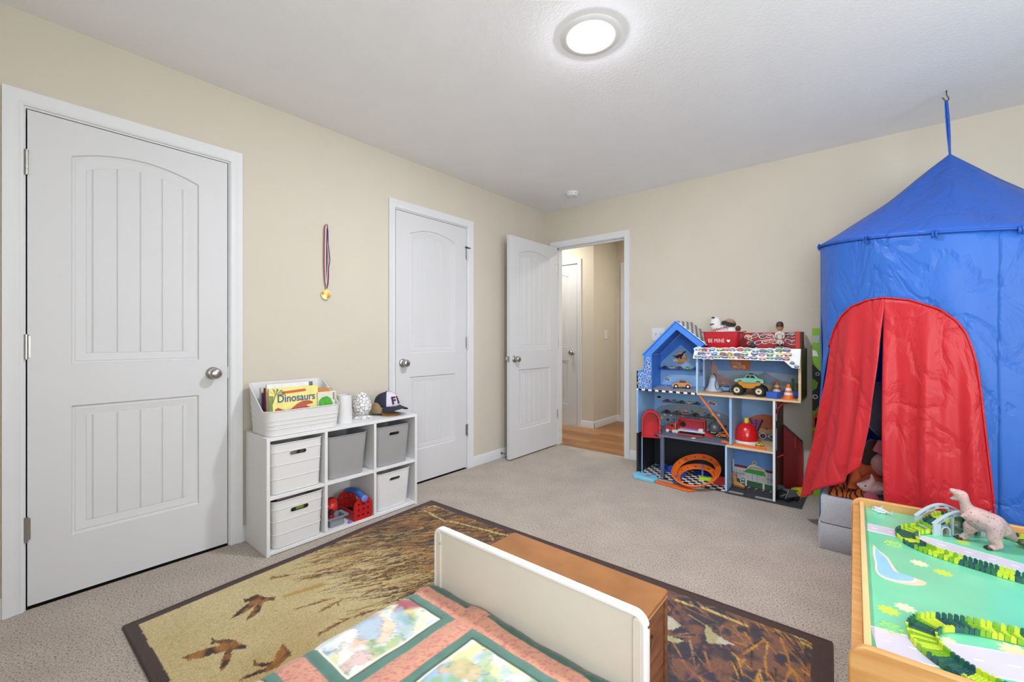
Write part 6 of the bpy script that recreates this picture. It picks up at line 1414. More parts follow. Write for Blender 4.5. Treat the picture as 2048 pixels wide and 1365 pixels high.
# red sticker board on the roof deck
HP[0] = box('roof_board', m_hred, 1.90, 2.272, -.150, -.138, 1.040, 1.152); box('roof_board_end', mat('latch_red', 'C8302C'), 2.246, 2.274, -.20, -.138, 1.040, 1.157); box('roof_board_side', m_hmar, 2.274, 2.282, -.20, -.030, 1.040, 1.156)
RC_ = ['C8564A', 'D0705A', 'D89060', '8A3040', '5A3A48', 'B05A70']
for i in range(15):
    r_ = random.Random(i + 70); sticker(frame((1.945 + (i % 7) * .047 + .02 * (i // 7) + ho[0] + r_.gauss(0, .004), -.1512 + ho[1], 1.122 - (i // 7) * .040 + r_.gauss(0, .006)), (1, 0, r_.gauss(0, .15)), (0, 0, 1)), .056, .034, 300 + i, RC_)

# shelves with tiny cars
def minicar(label, loc, rz, L, col, win='2A2E38', group=None):
    b = MB(); w_ = L * .42
    P_ = [(-.5, .10), (-.5, .22), (-.42, .27), (-.22, .31), (-.10, .46), (.18, .46), (.33, .31), (.47, .27), (.5, .18), (.5, .10)]
    b.prism([(x * L, z * L) for x, z in P_], 'y', -w_ / 2, w_ / 2, 0)
    b.prism([(-.17 * L, .325 * L), (-.085 * L, .435 * L), (.165 * L, .435 * L), (.26 * L, .325 * L)], 'y', -w_ / 2 - .0004, w_ / 2 + .0004, 1)
    for x in (-.3, .3):
        for s_ in (-1, 1): b.cyl((x * L, s_ * (w_ / 2 - .07 * L), .12 * L), (x * L, s_ * (w_ / 2 + .02 * L), .12 * L), .12 * L, n=12, mi=2).cyl((x * L, s_ * (w_ / 2 + .02 * L), .12 * L), (x * L, s_ * (w_ / 2 + .03 * L), .12 * L), .06 * L, n=10, mi=3)
    b.prism([(-.44 * L, .272 * L), (-.30 * L, .30 * L), (-.30 * L, .304 * L), (-.44 * L, .276 * L)], 'y', -w_ * .15, w_ * .15, 3)
    o = b.build('toy_car', [mat('car_' + col, col, .3, coat=.3), mat('car_' + win, win, .2), mat('tyre', '1E1E20', .7), mat('hub', 'B9BCC0', .35, .6)], smooth=30)
    o.location = loc; o.rotation_euler = (0, 0, rz); return tag(o, label, 'toy car', group)
ordn = ['leftmost', 'second', 'middle', 'fourth', 'rightmost']
for k, (x, c, w_) in enumerate(((1.285, '23345E', 'dark blue'), (1.345, 'D8D2D4', 'white'), (1.410, '3A3E46', 'charcoal'), (1.475, '8CBF3E', 'lime green'), (1.540, '2A3350', 'navy'))):
    minicar('tiny %s toy car, %s on the shelf under the round badge' % (w_, ordn[k]), (x, -.050, .8482), .1, .056, c, group='cars on the gable shelf')
box('workshop_shelf', m_hsky, 1.256, 1.60, -.060, -.020, .556, .561, smooth=0); box('workshop_shelf', m_hroad, 1.245, 1.70, -.060, -.020, .462, .467, smooth=0)
for k, (x, c, w_) in enumerate(((1.300, '8E2E34', 'dark red'), (1.362, '7E8F86', 'grey green'), (1.424, '2A2E36', 'black'), (1.486, 'D6CFA8', 'cream'), (1.548, '3A3A40', 'charcoal'))):
    minicar('tiny %s toy car, %s on the upper shelf above the dotted wall' % (w_, ordn[k]), (x, -.042, .5612), .08, .056, c, group='cars on the upper workshop shelf')
for k, (x, c, w_) in enumerate(((1.300, '34343C', 'black'), (1.385, '5A5E6A', 'slate grey'), (1.455, 'B07A78', 'rose'), (1.535, '2E3038', 'dark grey'), (1.640, '6A7A4A', 'olive'))):
    minicar('tiny %s toy car, %s on the lower shelf before the dotted wall' % (w_, ordn[k]), (x, -.042, .4672), .08, .062, c, group='cars on the lower workshop shelf')
minicar('amber orange car leaning on the checkered floor of the gable room', (1.455, -.130, .7002), .35, .150, 'D2873C')
minicar('orange toy car parked at the foot of the slanted orange track', (1.775, -.150, .3452), .2, .095, 'D8742C'); minicar('small yellow toy car beside the orange track on the wooden floor', (2.035, -.240, .3407), -.2, .058, 'D8C23A')
minicar('light blue toy car beside the grey bell in the motel room', (1.790, -.150, ZM + .0004), .35, .115, '6A92D0')
minicar('white toy car lying at the edge of the grey road platform', (1.615, -.352, .3452), .1, .034, 'E0DCDC')

# arched red box at the left
rb = thing('arched_box', 'red arched toy garage box with checkered side at the left of the house', 'box', (1.290, -.365, .3185)); RBX = Matrix.Translation((0, 0, 0)) @ Matrix.Rotation(.38, 4, 'Z')
arcf = lambda s_: [(-.070 * s_, .0 if s_ == 1 else .008), (.070 * s_, .0 if s_ == 1 else .008), (.070 * s_, .130)] + [(.070 * s_ * math.cos(PI * k / 12), .130 + .085 * s_ * math.sin(PI * k / 12)) for k in range(1, 12)] + [(-.070 * s_, .130)]
b = MB(M=RBX); b.prism(arcf(1), 'y', -.035, .055); cut = MB(M=RBX); cut.prism(arcf(.86), 'y', -.06, .040); b.build('shell', mat('arch_red', 'BE1F28', .35), rb, cut=cut, smooth=40)
ck = MB(M=RBX)
for i in range(7):
    for j in range(3): ck.box(.0702, .0712, -.034 + j * .029, -.005 + j * .029, .002 + i * .018, .020 + i * .018, (i + j) % 2)
ck.build('checker_side', [m_hwhite, m_black], rb, smooth=0)
# truck with open trailer
tk = thing('toy_truck', 'red and white toy truck with open trailer on the road platform', 'toy truck', (1.535, -.185, .3452), .06)
mtr = mat('truck_red', 'C0352E', .35); mpw = mat('truck_white', 'DADADC', .4)
MB().loft([[(x, y, z) for y, z in rrpoly(-.028, .028, z0_, z1_, .006, 3)] for x, z0_, z1_ in ((-.185, .014, .042), (-.150, .014, .046), (-.146, .014, .072), (-.105, .014, .076), (-.100, .014, .074))]).build('cab', mtr, tk, smooth=40)
MB().box(-.150, -.146, -.022, .022, .050, .068).box(-.140, -.115, -.0286, -.0282, .048, .068).build('cab_window', mat('car_2A2E38', '2A2E38', .2), tk, smooth=0)
MB().box(-.186, -.183, -.024, .024, .018, .034).box(-.180, -.10, -.030, .030, .010, .016).build('bumper', mat('hub', 'B9BCC0'), tk, smooth=0)
for s_ in (-1, 1): MB().cyl((-.100, s_ * .024, .02), (-.100, s_ * .024, .092), .003, n=8).build('exhaust_pipe', mat('hub', 'B9BCC0'), tk)
for x in (-.165, -.115, -.095, .070, .098):
    for s_ in (-1, 1): MB().cyl((x, s_ * .022, .013), (x, s_ * .033, .013), .013, n=14).cyl((x, s_ * .033, .013), (x, s_ * .034, .013), .007, n=10).build('wheel', mpw if x < 0 else mat('tyre', '1E1E20'), tk)
MB().box(-.085, .120, -.034, .034, .022, .032).build('trailer_floor', mpw, tk, bevel=.001); MB().box(-.085, .120, .030, .034, .032, .115).build('trailer_back', mat('trailer_pink', 'C63A4C', .4), tk, bevel=.001)
for x in (-.085, .115): MB().box(x, x + .005, -.034, .034, .032, .115).build('trailer_end', mtr, tk, bevel=.001)
MB().box(-.085, .120, -.034, .034, .115, .120).build('trailer_roof', mtr, tk, bevel=.001); MB().prism([(-.080, -.060), (.118, -.060), (.112, -.098), (-.078, -.098)], 'z', .003, .009).build('fold_down_side', mtr, tk, bevel=.001)
MB().box(-.03, .05, -.02, .015, .032, .040).build('trailer_ramp', mat('ramp_blue', '7A9AD8', .4), tk, bevel=.001); MB().box(.070, .105, -.022, .012, .032, .052).build('tool_cart', mpw, tk, bevel=.002)
MB().cyl((-.058, .026, .066), (-.058, .030, .066), .022, n=20).build('spare_tyre', mat('tyre', '1E1E20'), tk); MB().prism([(.118, .002), (.185, .000), (.185, .004), (.118, .030)], 'y', -.03, .03).build('loading_ramp', mtr, tk)
# grey cement drum toy
cm_ = thing('toy_mixer', 'grey toy cement mixer drum behind the slanted orange track', 'toy mixer', (1.690, -.075, .3452)); MB(M=Matrix.Translation((0, 0, .055)) @ Matrix.Rotation(.5, 4, 'Y')).lathe([(.018, -.038), (.034, -.026), (.042, 0), (.038, .022), (.024, .040), (.018, .042)], n=24).build('drum', mat('drum_grey', '8A8E98', .35, .3), cm_, smooth=50)
MB().box(-.045, .045, -.022, .022, .012, .022).build('chassis', mpw, cm_, bevel=.002)
for x in (-.030, .030):
    for s_ in (-1, 1): MB().cyl((x, s_ * .020, .013), (x, s_ * .028, .013), .013, n=14).build('wheel', mat('tyre', '1E1E20'), cm_)
# slanted track and flat track
def strip(label, pts, w_, loc=None, name='track_strip', up=(0, 0, 1)):
    p0_ = Vector(pts[0]); t_ = thing(name, label, 'toy track', p0_); rings = []
    for i, p in enumerate(pts):
        p = Vector(p); d_ = (Vector(pts[min(i + 1, len(pts) - 1)]) - Vector(pts[max(i - 1, 0)])).normalized(); s_ = d_.cross(Vector(up)).normalized(); n_ = s_.cross(d_)
        rings.append([p - p0_ + s_ * a + n_ * c for a, c in ((-w_ / 2, 0), (w_ / 2, 0), (w_ / 2, .008), (w_ / 2 - .003, .008), (w_ / 2 - .003, .003), (-w_ / 2 + .003, .003), (-w_ / 2 + .003, .008), (-w_ / 2, .008))])
    MB().loft(rings).build('channel', m_org, t_, smooth=30); return t_
strip('straight orange track leaning from the motel floor down to the workshop floor', [(1.655, -.352, .682), (1.722, -.340, .585), (1.790, -.325, .488), (1.848, -.312, .398), (1.862, -.308, .352)], .026)
strip('straight orange track lying on the wooden floor of the desert room', [(1.800, -.300, .3462), (1.90, -.312, .3415), (2.0, -.326, .3415), (2.092, -.338, .3415)], .034)
# red dome, bell, monster truck, cones, blocks
dm = thing('dome_toy', 'glossy red dome container with yellow cap on the wooden floor', 'dome toy', (1.945, -.200, .3405)); MB().lathe([(.082, 0), (.084, .012), (.080, .020), (.074, .024)], n=32).build('base_ring', mpw, dm, smooth=40)
MB().lathe([(.076, .020), (.078, .050), (.072, .090), (.056, .122), (.034, .142), (.016, .150), (0, .152)], n=32).build('dome', mat('dome_red', 'D01E22', .2, coat=.4, bump=.15, bs=60.), dm, smooth=60); MB().cyl((0, 0, .148), (0, 0, .188), .0155, n=18).build('cap', mat('cap_yellow', 'E6CF52', .4), dm, bevel=.002); MB().cyl((-.07, -.02, .045), (-.105, -.03, .045), .014, .011, n=14).build('spout', mat('dome_red', 'D01E22'), dm, bevel=.002)
bl = thing('bell_toy', 'pale grey bell shaped toy with black cord in the motel room', 'bell toy', (1.722, -.215, ZM + .0003)); MB().lathe([(.058, 0), (.056, .014), (.040, .040), (.031, .075), (.026, .110), (.020, .128), (.008, .134), (0, .135)], n=32).build('bell', mat('bell_grey', 'A9B9C8', .4, bump=.2, bs=120.), bl, smooth=50)
MB().tube([(.0, -.01, .135), (.012, -.02, .142), (.024, -.03, .125), (.030, -.035, .095), (.022, -.045, .065), (.030, -.055, .035), (.050, -.058, .025), (.058, -.056, .05), (.060, -.05, .09), (.054, -.045, .10)], .0022, 8).build('cord', m_black, bl, smooth=180); MB().lathe([(.063, .0), (.066, .004), (.060, .010), (.057, .008)], n=28).build('foot_ring', mat('bell_foot', 'B58A70', .5), bl)
mt_ = thing('monster_truck', 'teal toy monster truck with orange chassis and huge black wheels', 'monster truck', (1.978, -.265, ZM + .0004), -.03)
Rw = .038
for x in (-.070, .070):
    for s_ in (-1, 1):
        w_ = MB(M=Matrix.Translation((x, s_ * .040, Rw)) @ Matrix.Rotation(PI / 2 * s_, 4, 'X')).lathe([(.018, .020), (.030, .020), (.036, .016), (.038, .008), (.038, -.012), (.034, -.018), (.018, -.018)], n=24).build('wheel', mat('tyre', '1E1E20'), mt_, smooth=30)
        MB(M=Matrix.Translation((x, s_ * .040, Rw)) @ Matrix.Rotation(-PI / 2 * s_, 4, 'X')).lathe([(.0205, .019), (.0200, .0225), (.0170, .0225), (.0165, .018), (.0205, .018)], n=24).build('wheel_rim', mat('rim_cream', 'D8CFA8', .4), w_)
        MB(M=Matrix.Translation((x, s_ * .040, Rw)) @ Matrix.Rotation(-PI / 2 * s_, 4, 'X')).lathe([(.0170, .017), (.012, .015), (.007, .019), (0, .020)], n=18).build('wheel_hub', mat('hub_bronze', '5A4A34', .4, .5), w_)
        b = MB()
        for k in range(16):
            a = 2 * PI * k / 16; b.cyl((x + .037 * math.cos(a), s_ * .028, Rw + .037 * math.sin(a)), (x + .037 * math.cos(a + .12), s_ * .052, Rw + .037 * math.sin(a + .12)), .003, n=4)
        b.build('tread', mat('tyre', '1E1E20'), w_)
mor_ = mat('chassis_orange', 'D08A30', .4)
MB().prism([(-.075, .095), (-.060, .062), (-.03, .052), (.03, .052), (.062, .062), (.078, .092), (.06, .100), (-.06, .102)], 'y', -.024, .024).build('chassis', mor_, mt_, bevel=.002)
for x in (-.070, .070): MB().cyl((x, -.045, Rw), (x, .045, Rw), .006, n=10).tube([(x, -.02, Rw), (x * .6, -.02, .07)], .004, 6).tube([(x, .02, Rw), (x * .6, .02, .07)], .004, 6).build('axle', m_black, mt_)
MB().box(-.012, .018, -.02, .02, .040, .056).build('engine', mat('engine_brown', '5A463C', .5), mt_, bevel=.003)
mte = mat('truck_teal', '7FBFA8', .35, var=.06)
body = [(-.092, .092), (-.094, .112), (-.060, .120), (-.030, .124), (-.012, .150), (.034, .151), (.058, .126), (.088, .120), (.096, .106), (.094, .092), (.076, .092), (.070, .106), (.052, .108), (.044, .092), (-.040, .092), (-.048, .106), (-.064, .106), (-.072, .092)]
MB().prism(body, 'y', -.032, .032).build('body', mte, mt_, bevel=.003, smooth=40)
for s_ in (-1, 1): MB().prism([(-.022, .127), (-.008, .146), (.008, .146), (.008, .127)], 'y', s_ * .0318, s_ * .0332).prism([(.012, .127), (.012, .146), (.031, .147), (.044, .127)], 'y', s_ * .0318, s_ * .0332).build('side_window', mat('car_2A2E38', '2A2E38'), mt_, smooth=0)
MB().box(.0, .022, -.012, .012, .151, .158).build('roof_light', m_black, mt_, bevel=.001)
def cone(label, loc):
    t_ = thing('traffic_cone', label, 'traffic cone', loc, .2); mo_ = mat('cone_orange', 'E0702A', .4)
    MB().prism(rrpoly(-.042, .042, -.042, .042, .008, 3), 'z', 0, .007).build('base', mo_, t_, bevel=.001)
    b = MB(); zs = [.007, .030, .046, .060, .076, .098]; rr_ = lambda z: .033 - (z - .007) * .25
    for i in range(5): b.lathe([(rr_(zs[i]), zs[i]), (rr_(zs[i + 1]), zs[i + 1])], n=24, mi=i % 2)
    b.lathe([(rr_(.098), .098), (.006, .103), (0, .103)], n=24, mi=0); b.build('cone_body', [mo_, mpw], t_, smooth=40)
cone('orange and white striped traffic cone at the front right of the motel room', (2.222, -.318, ZM + .0004)); cone('orange and white striped traffic cone half hidden behind the blue block', (2.130, -.145, ZM + .0004))
o = MB().box(-.038, .038, -.026, .026, 0, .042).build('toy_block', mat('block_blue', '2F62C4', .4), bevel=.003); o.location = (2.135, -.318, ZM + .0006); o.rotation_euler = (0, 0, -.45); tag(o, 'blue toy block beside the front traffic cone', 'block')
o = MB().box(-.055, .055, -.02, .02, 0, .040).box(-.05, .05, -.015, .015, .04, .046).build('toy_block', mat('block_navy', '244C9E', .4), bevel=.003); o.location = (2.222, -.195, ZM + .0006); tag(o, 'long dark blue toy block behind the front traffic cone', 'block')
# bucket with plush, figurine, small toy
bu = thing('tin_bucket', 'red tin bucket lettered in white on the roof of the toy house', 'bucket', (1.803, -.275, 1.0403))
b = MB(); b.loft([[(x, y, z) for x, y in rrect(a, c_, .030, 6)] for a, c_, z in ((.215, .120, 0), (.222, .126, .004), (.252, .150, .118), (.256, .154, .118), (.256, .154, .114), (.254, .152, .112), (.250, .148, .116), (.220, .124, .006))]).build('body', mat('bucket_red', 'BE2430', .35), bu, smooth=40)
MB().tube([(x, y, .117) for x, y in rrect(.254, .152, .031, 6)], .003, 6, closed=True).build('rim', mat('bucket_red', 'BE2430'), bu, smooth=180)
for s_ in (-1, 1): MB().prism([(s_ * .124, .108), (s_ * .152, .118), (s_ * .154, .124), (s_ * .124, .117)], 'y', -.022, .022).build('ear_handle', mat('bucket_red', 'BE2430'), bu, bevel=.002)
Mb = frame((-.012, -.0715, .052), (1, 0, 0), (0, -.115, 1))
text('BE MINE', .040, m_white, bu, Mb @ Matrix.Translation((-.016, 0, .001)), ext=.0006, sx=.74, offset=-.0003, space=1.06)
hp = [(.0 + .0125 * 16 * math.sin(t_) ** 3 / 17, .012 * (13 * math.cos(t_) - 5 * math.cos(2 * t_) - 2 * math.cos(3 * t_) - math.cos(4 * t_)) / 16) for t_ in [2 * PI * k / 28 for k in range(28)]]
MB(M=Mb @ Matrix.Translation((.066, 0, .0005))).prism(hp, 'z', 0, .001).build('heart', m_white, bu, smooth=0)
pz = 1.0403 + .06
pb_ = thing('plush_toy', 'white jersey plush with black cap and brown muzzle sitting in the red bucket', 'plush toy', (1.803, -.270, 1.0475))
skinned('body', [(0, 0, .055, (.07, .05)), (-.02, .0, .11, (.055, .045)), (-.044, -.01, .155, .044), (-.048, -.012, .186, .038), (.06, -.01, .115, .036), (.05, 0, .06, .04)], [(0, 1), (1, 2), (2, 3), (0, 5), (5, 4)], mat('jersey_white', 'DDD9D8', .9, bump=.2, bs=200.), pb_)
MB().ell((.048, -.012, .172), (.045, .036, .026), 18, 12, wob=.1, M=Matrix.Rotation(.3, 3, 'Y')).ell((.012, -.03, .178), (.018, .014, .016), 12, 8).build('black_cap', mat('plush_black', '262422', .9, sheen=.4), pb_, smooth=180)
MB().ell((.056, -.026, .188), (.034, .022, .018), 16, 10, M=Matrix.Rotation(.25, 3, 'Y')).build('muzzle', mat('plush_tan', '9C7A5E', .95, sheen=.4), pb_, smooth=180)
MB().ell((.105, -.02, .135), (.018, .016, .020), 12, 8, wob=.2).build('paw', mat('plush_brown', '4E3A30', .95), pb_, smooth=180)
MB().tube([(-.078 + .012 * k, -.050 + .0006 * k * k, .166 + .003 * math.sin(k)) for k in range(7)], .0045, 6).tube([(-.07 + .004 * k, -.034, .215 + .004 * math.sin(k * .8)) for k in range(6)], .006, 6).build('dark_stripe', mat('plush_black', '262422'), pb_, smooth=180)
b = MB()
for k in range(6): b.tube([(-.055 + k * .016, -.052 + .001 * k, .120 + .004 * k), (-.048 + k * .016, -.056 + .001 * k, .132 + .003 * k + .004 * (k % 2)), (-.040 + k * .016, -.053 + .001 * k, .118 + .004 * k)], .0028, 5)
b.build('red_script', mat('script_red', 'B03038', .7), pb_)
fg = thing('figurine', 'bobblehead baseball player figurine in white uniform on a black base', 'figurine', (2.162, -.250, 1.0403)); fs = .98
MB().box(-.033, .033, -.018, .018, 0, .016).build('base', m_black, fg, bevel=.001); text('CHIPPER JONES', .0085, m_white, fg, frame((0, -.0184, .0085), (1, 0, 0), (0, 0, 1)), ext=.0002, sx=.92)
skinned('body', [(0, 0, .064, (.0165, .012)), (0, 0, .086, (.0155, .0115)), (0, 0, .104, (.018, .012)), (0, 0, .120, (.008, .008)), (-.010, 0, .046, .0085), (-.011, 0, .020, .006), (.010, 0, .046, .0085), (.011, 0, .020, .006), (-.021, -.002, .104, .0075), (-.027, -.006, .086, .006), (-.018, -.014, .074, .0052), (.021, -.002, .104, .0075), (.027, -.006, .086, .006), (.020, -.012, .070, .0052)], [(0, 1), (1, 2), (2, 3), (0, 4), (4, 5), (0, 6), (6, 7), (2, 8), (8, 9), (9, 10), (2, 11), (11, 12), (12, 13)], mat('uniform_white', 'D6CFC8', .6), fg, 1)
for s_ in (-1, 1):
    MB().lathe([(.0068, 0), (.0070, .010), (.0066, .022), (.004, .024)], (s_ * .0108, 0, .019), 12).build('sock', mat('sock_dark', '3A2230', .7), fg, smooth=180); MB().ell((s_ * .012, -.004, .019), (.006, .010, .004), 10, 8).build('shoe', m_black, fg, smooth=180)
    MB().ell((s_ * -.0185, -.015, .0735) if s_ > 0 else (.0205, -.013, .0695), (.0062, .0055, .0065), 10, 8).build('hand', mat('figure_skin', 'C08A5A', .5), fg, smooth=180)
    MB().tube([(s_ * .026, -.005, .089), (s_ * .0255, -.008, .082)], .0068, 8).build('forearm', mat('figure_skin', 'C08A5A'), fg, smooth=180)
MB().box(-.0006, .0006, -.0135, -.0115, .060, .112).box(-.015, .015, -.0128, -.010, .062, .066).build('belt_and_placket', mat('sock_dark', '3A2230'), fg, smooth=0); MB().tube([(-.013, -.0105, .097), (-.004, -.0132, .101), (.004, -.0132, .099), (.013, -.0105, .103)], .0014, 5).build('chest_script', mat('sock_dark', '3A2230'), fg)
MB().ell((0, -.001, .146), (.0205, .020, .026), 18, 14).build('head', mat('figure_skin', 'C08A5A'), fg, smooth=180)
MB().ell((0, -.0215, .144), (.0035, .004, .005), 8, 6).build('nose', mat('figure_skin', 'C08A5A'), fg, smooth=180)
for s_ in (-1, 1): MB().ell((s_ * .0075, -.0185, .150), (.0028, .0016, .002), 8, 6).build('eye', m_black, fg, smooth=180); MB().ell((s_ * .0205, .001, .146), (.003, .005, .007), 8, 6).build('ear', mat('figure_skin', 'C08A5A'), fg, smooth=180)
MB().tube([(-.008, -.0178, .1345), (0, -.0192, .1325), (.008, -.0178, .1345)], .0014, 5).build('mouth', mat('mouth_red', '8A4A3A', .5), fg)
MB().lathe([(.0225, .155), (.0225, .166), (.019, .178), (.011, .186), (0, .188)], (0, 0, 0), 20).build('cap_crown', mat('cap_maroon', '3E2A32', .6), fg, smooth=60)
MB().grid(lambda u, v: ((.0215 + .016 * v * math.sin(PI * u)) * math.cos(PI + PI * u), (.0215 + .016 * v * math.sin(PI * u)) * math.sin(PI + PI * u), .158 - .004 * v), 14, 5).build('cap_brim', mat('cap_maroon', '3E2A32'), fg, smooth=180, solid=.002)
st = thing('small_toy', 'small dark round toy with green top in front of the red sticker board', 'small toy', (2.000, -.265, 1.0403)); MB().ell((0, 0, .017), (.020, .016, .017), 14, 10).build('body', mat('toy_plum', '38303E', .6), st, smooth=180); MB().ell((-.004, 0, .040), (.012, .011, .012), 12, 8).build('head', mat('toy_darkgreen', '4A5A34', .6), st, smooth=180); MB().tube([(-.016, -.006, .046), (-.022, -.008, .056)], .004, 6).tube([(.008, -.006, .048), (.014, -.008, .058)], .004, 6).build('horn', mat('toy_brown2', '6A4A3A', .6), st)

# garage level: loop, blue pieces, cyan platform
lp = thing('loop_track', 'orange banked loop track standing in the dark garage', 'toy track', (1.622, -.312, .0088))
def loopring(zlo, zhi, rx, ry, wd, bank, a0, a1, n=56):
    rings = []
    for k in range(n + 1):
        a = a0 + (a1 - a0) * k / n; back = (1 + math.sin(a)) / 2
        c = Vector((rx * math.cos(a), ry * math.sin(a), zlo + (zhi - zlo) * back)); o_ = Vector((math.cos(a), math.sin(a), 0)); bk_ = bank * (.45 + .55 * back)
        s_ = o_ * math.cos(bk_) + Vector((0, 0, 1)) * math.sin(bk_); n_ = o_ * -math.sin(bk_) + Vector((0, 0, 1)) * math.cos(bk_)
        rings.append([c + s_ * p + n_ * q_ for p, q_ in ((-wd / 2, 0), (wd / 2, 0), (wd / 2, .009), (wd / 2 - .003, .009), (wd / 2 - .003, .003), (-wd / 2 + .003, .003), (-wd / 2 + .003, .009), (-wd / 2, .009))])
    return MB().loft(rings)
cut = MB()
loopring(.020, .150, .155, .195, .046, 1.05, -PI / 2 - .2, 1.5 * PI + .05).build('outer_ring', m_org, lp, smooth=40)
loopring(.014, .078, .132, .165, .044, .95, -PI / 2 - .6, 1.5 * PI - .3).build('inner_ring', m_org, lp, smooth=40)
b = MB()
for a in np.linspace(.35, PI - .35, 7):
    for rx, z_, dx in ((.155, .150, 1.), (.132, .078, 1.)):
        back = (1 + math.sin(a)) / 2; zc = (.020 + .130 * back) if rx > .14 else (.014 + .064 * back); bk_ = (1.05 if rx > .14 else .95) * (.45 + .55 * back)
        o_ = Vector((math.cos(a), math.sin(a), 0)); n_ = o_ * -math.sin(bk_) + Vector((0, 0, 1)) * math.cos(bk_); t__ = Vector((-math.sin(a), math.cos(a), 0)); s_ = o_ * math.cos(bk_) + Vector((0, 0, 1)) * math.sin(bk_)
        c = Vector((rx * math.cos(a), (.195 if rx > .14 else .165) * math.sin(a), zc)) + n_ * .0034
        b.add([c + t__ * p + s_ * q_ for p, q_ in ((-.011, -.003), (.011, -.003), (.011, .003), (-.011, .003))], [(0, 1, 2, 3)])
b.build('slot_mark', m_black, lp, smooth=0)
MB().cyl((.0, .165, 0), (.0, .165, .10), .007, n=10).build('support_post', mat('support_blue', '6A8AD8', .4), lp); MB().lathe([(.026, 0), (.022, .012), (.010, .020), (.008, .055), (0, .056)], (-.115, -.100, 0), 14).build('support_foot', mat('block_blue', '2F62C4'), lp)
b = MB(); b.prism([(-.255, -.150), (-.240, -.192), (.015, -.238), (.055, -.185), (.02, -.165), (-.05, -.160)], 'z', -.006, .004).build('entry_track', m_org, lp, bevel=.003)
cp_ = thing('cyan_platform', 'light cyan toy track launcher plate on the carpet before the house', 'toy platform', (1.275, -.440, .0004)); b = MB(); b.prism([(-.100, -.020), (-.085, .058), (.060, .058), (.105, -.005), (.095, -.075), (-.075, -.060)], 'z', 0, .026); b.build('plate', mat('platform_cyan', '7CC4E4', .4), cp_, bevel=.004)
b = MB(); b.prism([(.005, .0), (.035, .008), (.050, -.005), (.030, -.022), (.008, -.018)], 'z', .0262, .0268).build('flame_print', mat('flame_red', 'C8604A', .5), cp_, smooth=0); MB().cyl((-.055, .03, .026), (-.055, .03, .029), .005, n=10).build('peg', m_black, cp_)
bp_ = thing('track_launcher', 'pile of bright blue track launcher pieces at the back of the garage', 'toy launcher', (1.385, -.175, .0088), -.5); mbb = mat('launcher_blue', '2B56CC', .4)
MB().box(-.14, .10, -.03, .03, 0, .020).build('rail', mbb, bp_, bevel=.003); MB().prism([(-.02, .02), (.06, .02), (.075, .05), (.05, .062), (.0, .055)], 'y', -.028, .028).build('housing', mbb, bp_, bevel=.003); MB().box(.07, .135, -.035, .025, 0, .036).build('end_block', mbb, bp_, bevel=.004); MB().tube([(-.13, 0, .02), (-.10, 0, .045), (-.06, 0, .04), (-.03, 0, .02)], .009, 8).build('lever', mbb, bp_, smooth=60)
o = MB().box(-.11, .10, -.035, .035, 0, .012).box(-.10, .09, -.010, .010, .012, .026).build('toy_track_piece', mat('launcher_navy', '1F409C', .4), bevel=.003); o.location = (1.655, -.090, .0088); o.rotation_euler = (0, 0, -.12); tag(o, 'dark blue track base lying behind the orange loop', 'toy base')
o = MB().prism([(-.05, -.02), (.0, -.03), (.05, -.02), (.055, .010), (.03, .022), (.0, .008), (-.03, .022), (-.055, .008)], 'z', 0, .022).build('track_clip', mat('clip_lime', 'B5DB2E', .4), bevel=.003); o.location = (1.665, -.200, .0088); o.rotation_euler = (0, 0, .2); tag(o, 'lime green track clip lying inside the orange loop', 'toy clip')
o = MB().prism([(-.05, 0), (.05, 0), (.04, .05), (-.04, .07)], 'y', -.02, .02).build('toy_wedge', mtr, bevel=.003); o.location = (1.778, -.235, .0088); o.rotation_euler = (0, 0, .5); tag(o, 'red toy wedge between the orange loop and the garage divider', 'toy wedge')
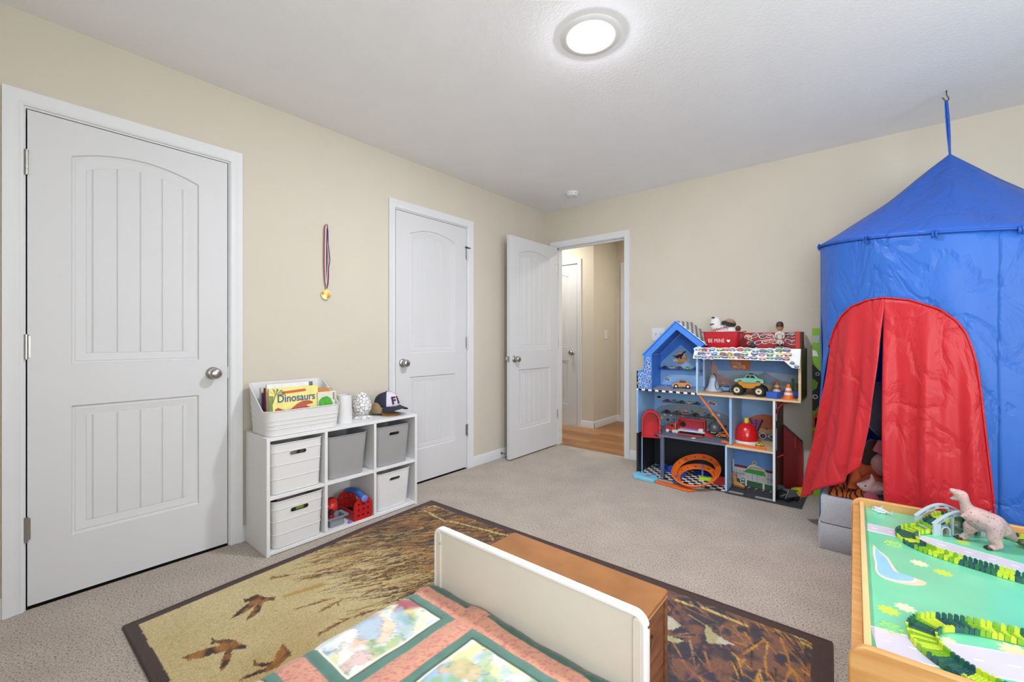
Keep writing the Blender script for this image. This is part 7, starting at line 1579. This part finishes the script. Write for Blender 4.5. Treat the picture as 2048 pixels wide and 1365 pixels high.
# boot, black car and yellow piece
bt = thing('toy_boot', 'tan toy cowboy boot standing in the doorway of the diner room', 'toy boot', (1.888, -.218, .0093), -.25); mbo = mat('boot_tan', 'B5824E', .6, var=.12, vs=30.)
skinned('boot_body', [(-.018, 0, .018, (.020, .018)), (-.020, 0, .050, (.018, .020)), (-.024, 0, .082, (.022, .024)), (.015, 0, .020, (.018, .017)), (.042, 0, .014, (.013, .012))], [(0, 1), (1, 2), (0, 3), (3, 4)], mbo, bt)
MB().prism([(-.044, 0), (.056, 0), (.056, .006), (-.044, .006)], 'y', -.016, .016).build('sole', mat('boot_sole', '6A4A30', .6), bt, bevel=.002); MB().tube([(-.036, -.018, .088), (-.010, -.018, .094), (.0, 0, .092)], .004, 6).build('boot_trim', mat('trim_violet', '7A78C0', .5), bt)
bc = thing('toy_vehicle', 'black and grey winged toy car lying on the mat beside the red annex', 'toy car', (2.205, -.265, .0093), .9)
b = MB(); b.loft([[(x, y * s_, z0_ + z * s_) for y, z in rrpoly(-.045, .045, 0, .055, .014, 3)] for x, s_, z0_ in ((-.070, .35, .012), (-.045, .85, .006), (0, 1., .004), (.040, .85, .004), (.068, .35, .010))]).build('body', mat('vehicle_black', '24262A', .3), bc, smooth=35)
for s_ in (-1, 1): MB().prism([(-.06, .02), (.03, .03), (.06, .015), (.02, .075), (-.03, .085)], 'y', s_ * .046 - .003, s_ * .046 + .003).build('wing_panel', mat('vehicle_grey', '6A6E72', .4), bc, bevel=.002)
for x in (-.04, .035):
    for s_ in (-1, 1): MB().cyl((x, s_ * .040, .016), (x, s_ * .056, .016), .016, n=14).build('wheel', mat('tyre', '1E1E20'), bc)
MB().box(-.02, .02, -.03, .03, .056, .062).build('canopy', mat('vehicle_grey', '6A6E72'), bc, bevel=.003)
yp = thing('toy_digger_bucket', 'yellow toy digger bucket lying against the red annex wall', 'toy bucket', (2.250, -.120, .0093), -.5); MB().prism([(-.04, 0), (.04, 0), (.05, .03), (.02, .055), (-.03, .04)], 'y', -.025, .025).build('scoop', mat('digger_yellow', 'E2C02C', .4), yp, bevel=.003)
b = MB()
for k in range(4): b.box(.040, .052, -.022 + k * .013, -.016 + k * .013, 0, .008)
b.build('teeth', mat('digger_yellow', 'E2C02C'), yp); MB().tube([(-.03, -.0255, .02), (.02, -.0255, .035)], .003, 6).build('slot', m_black, yp)
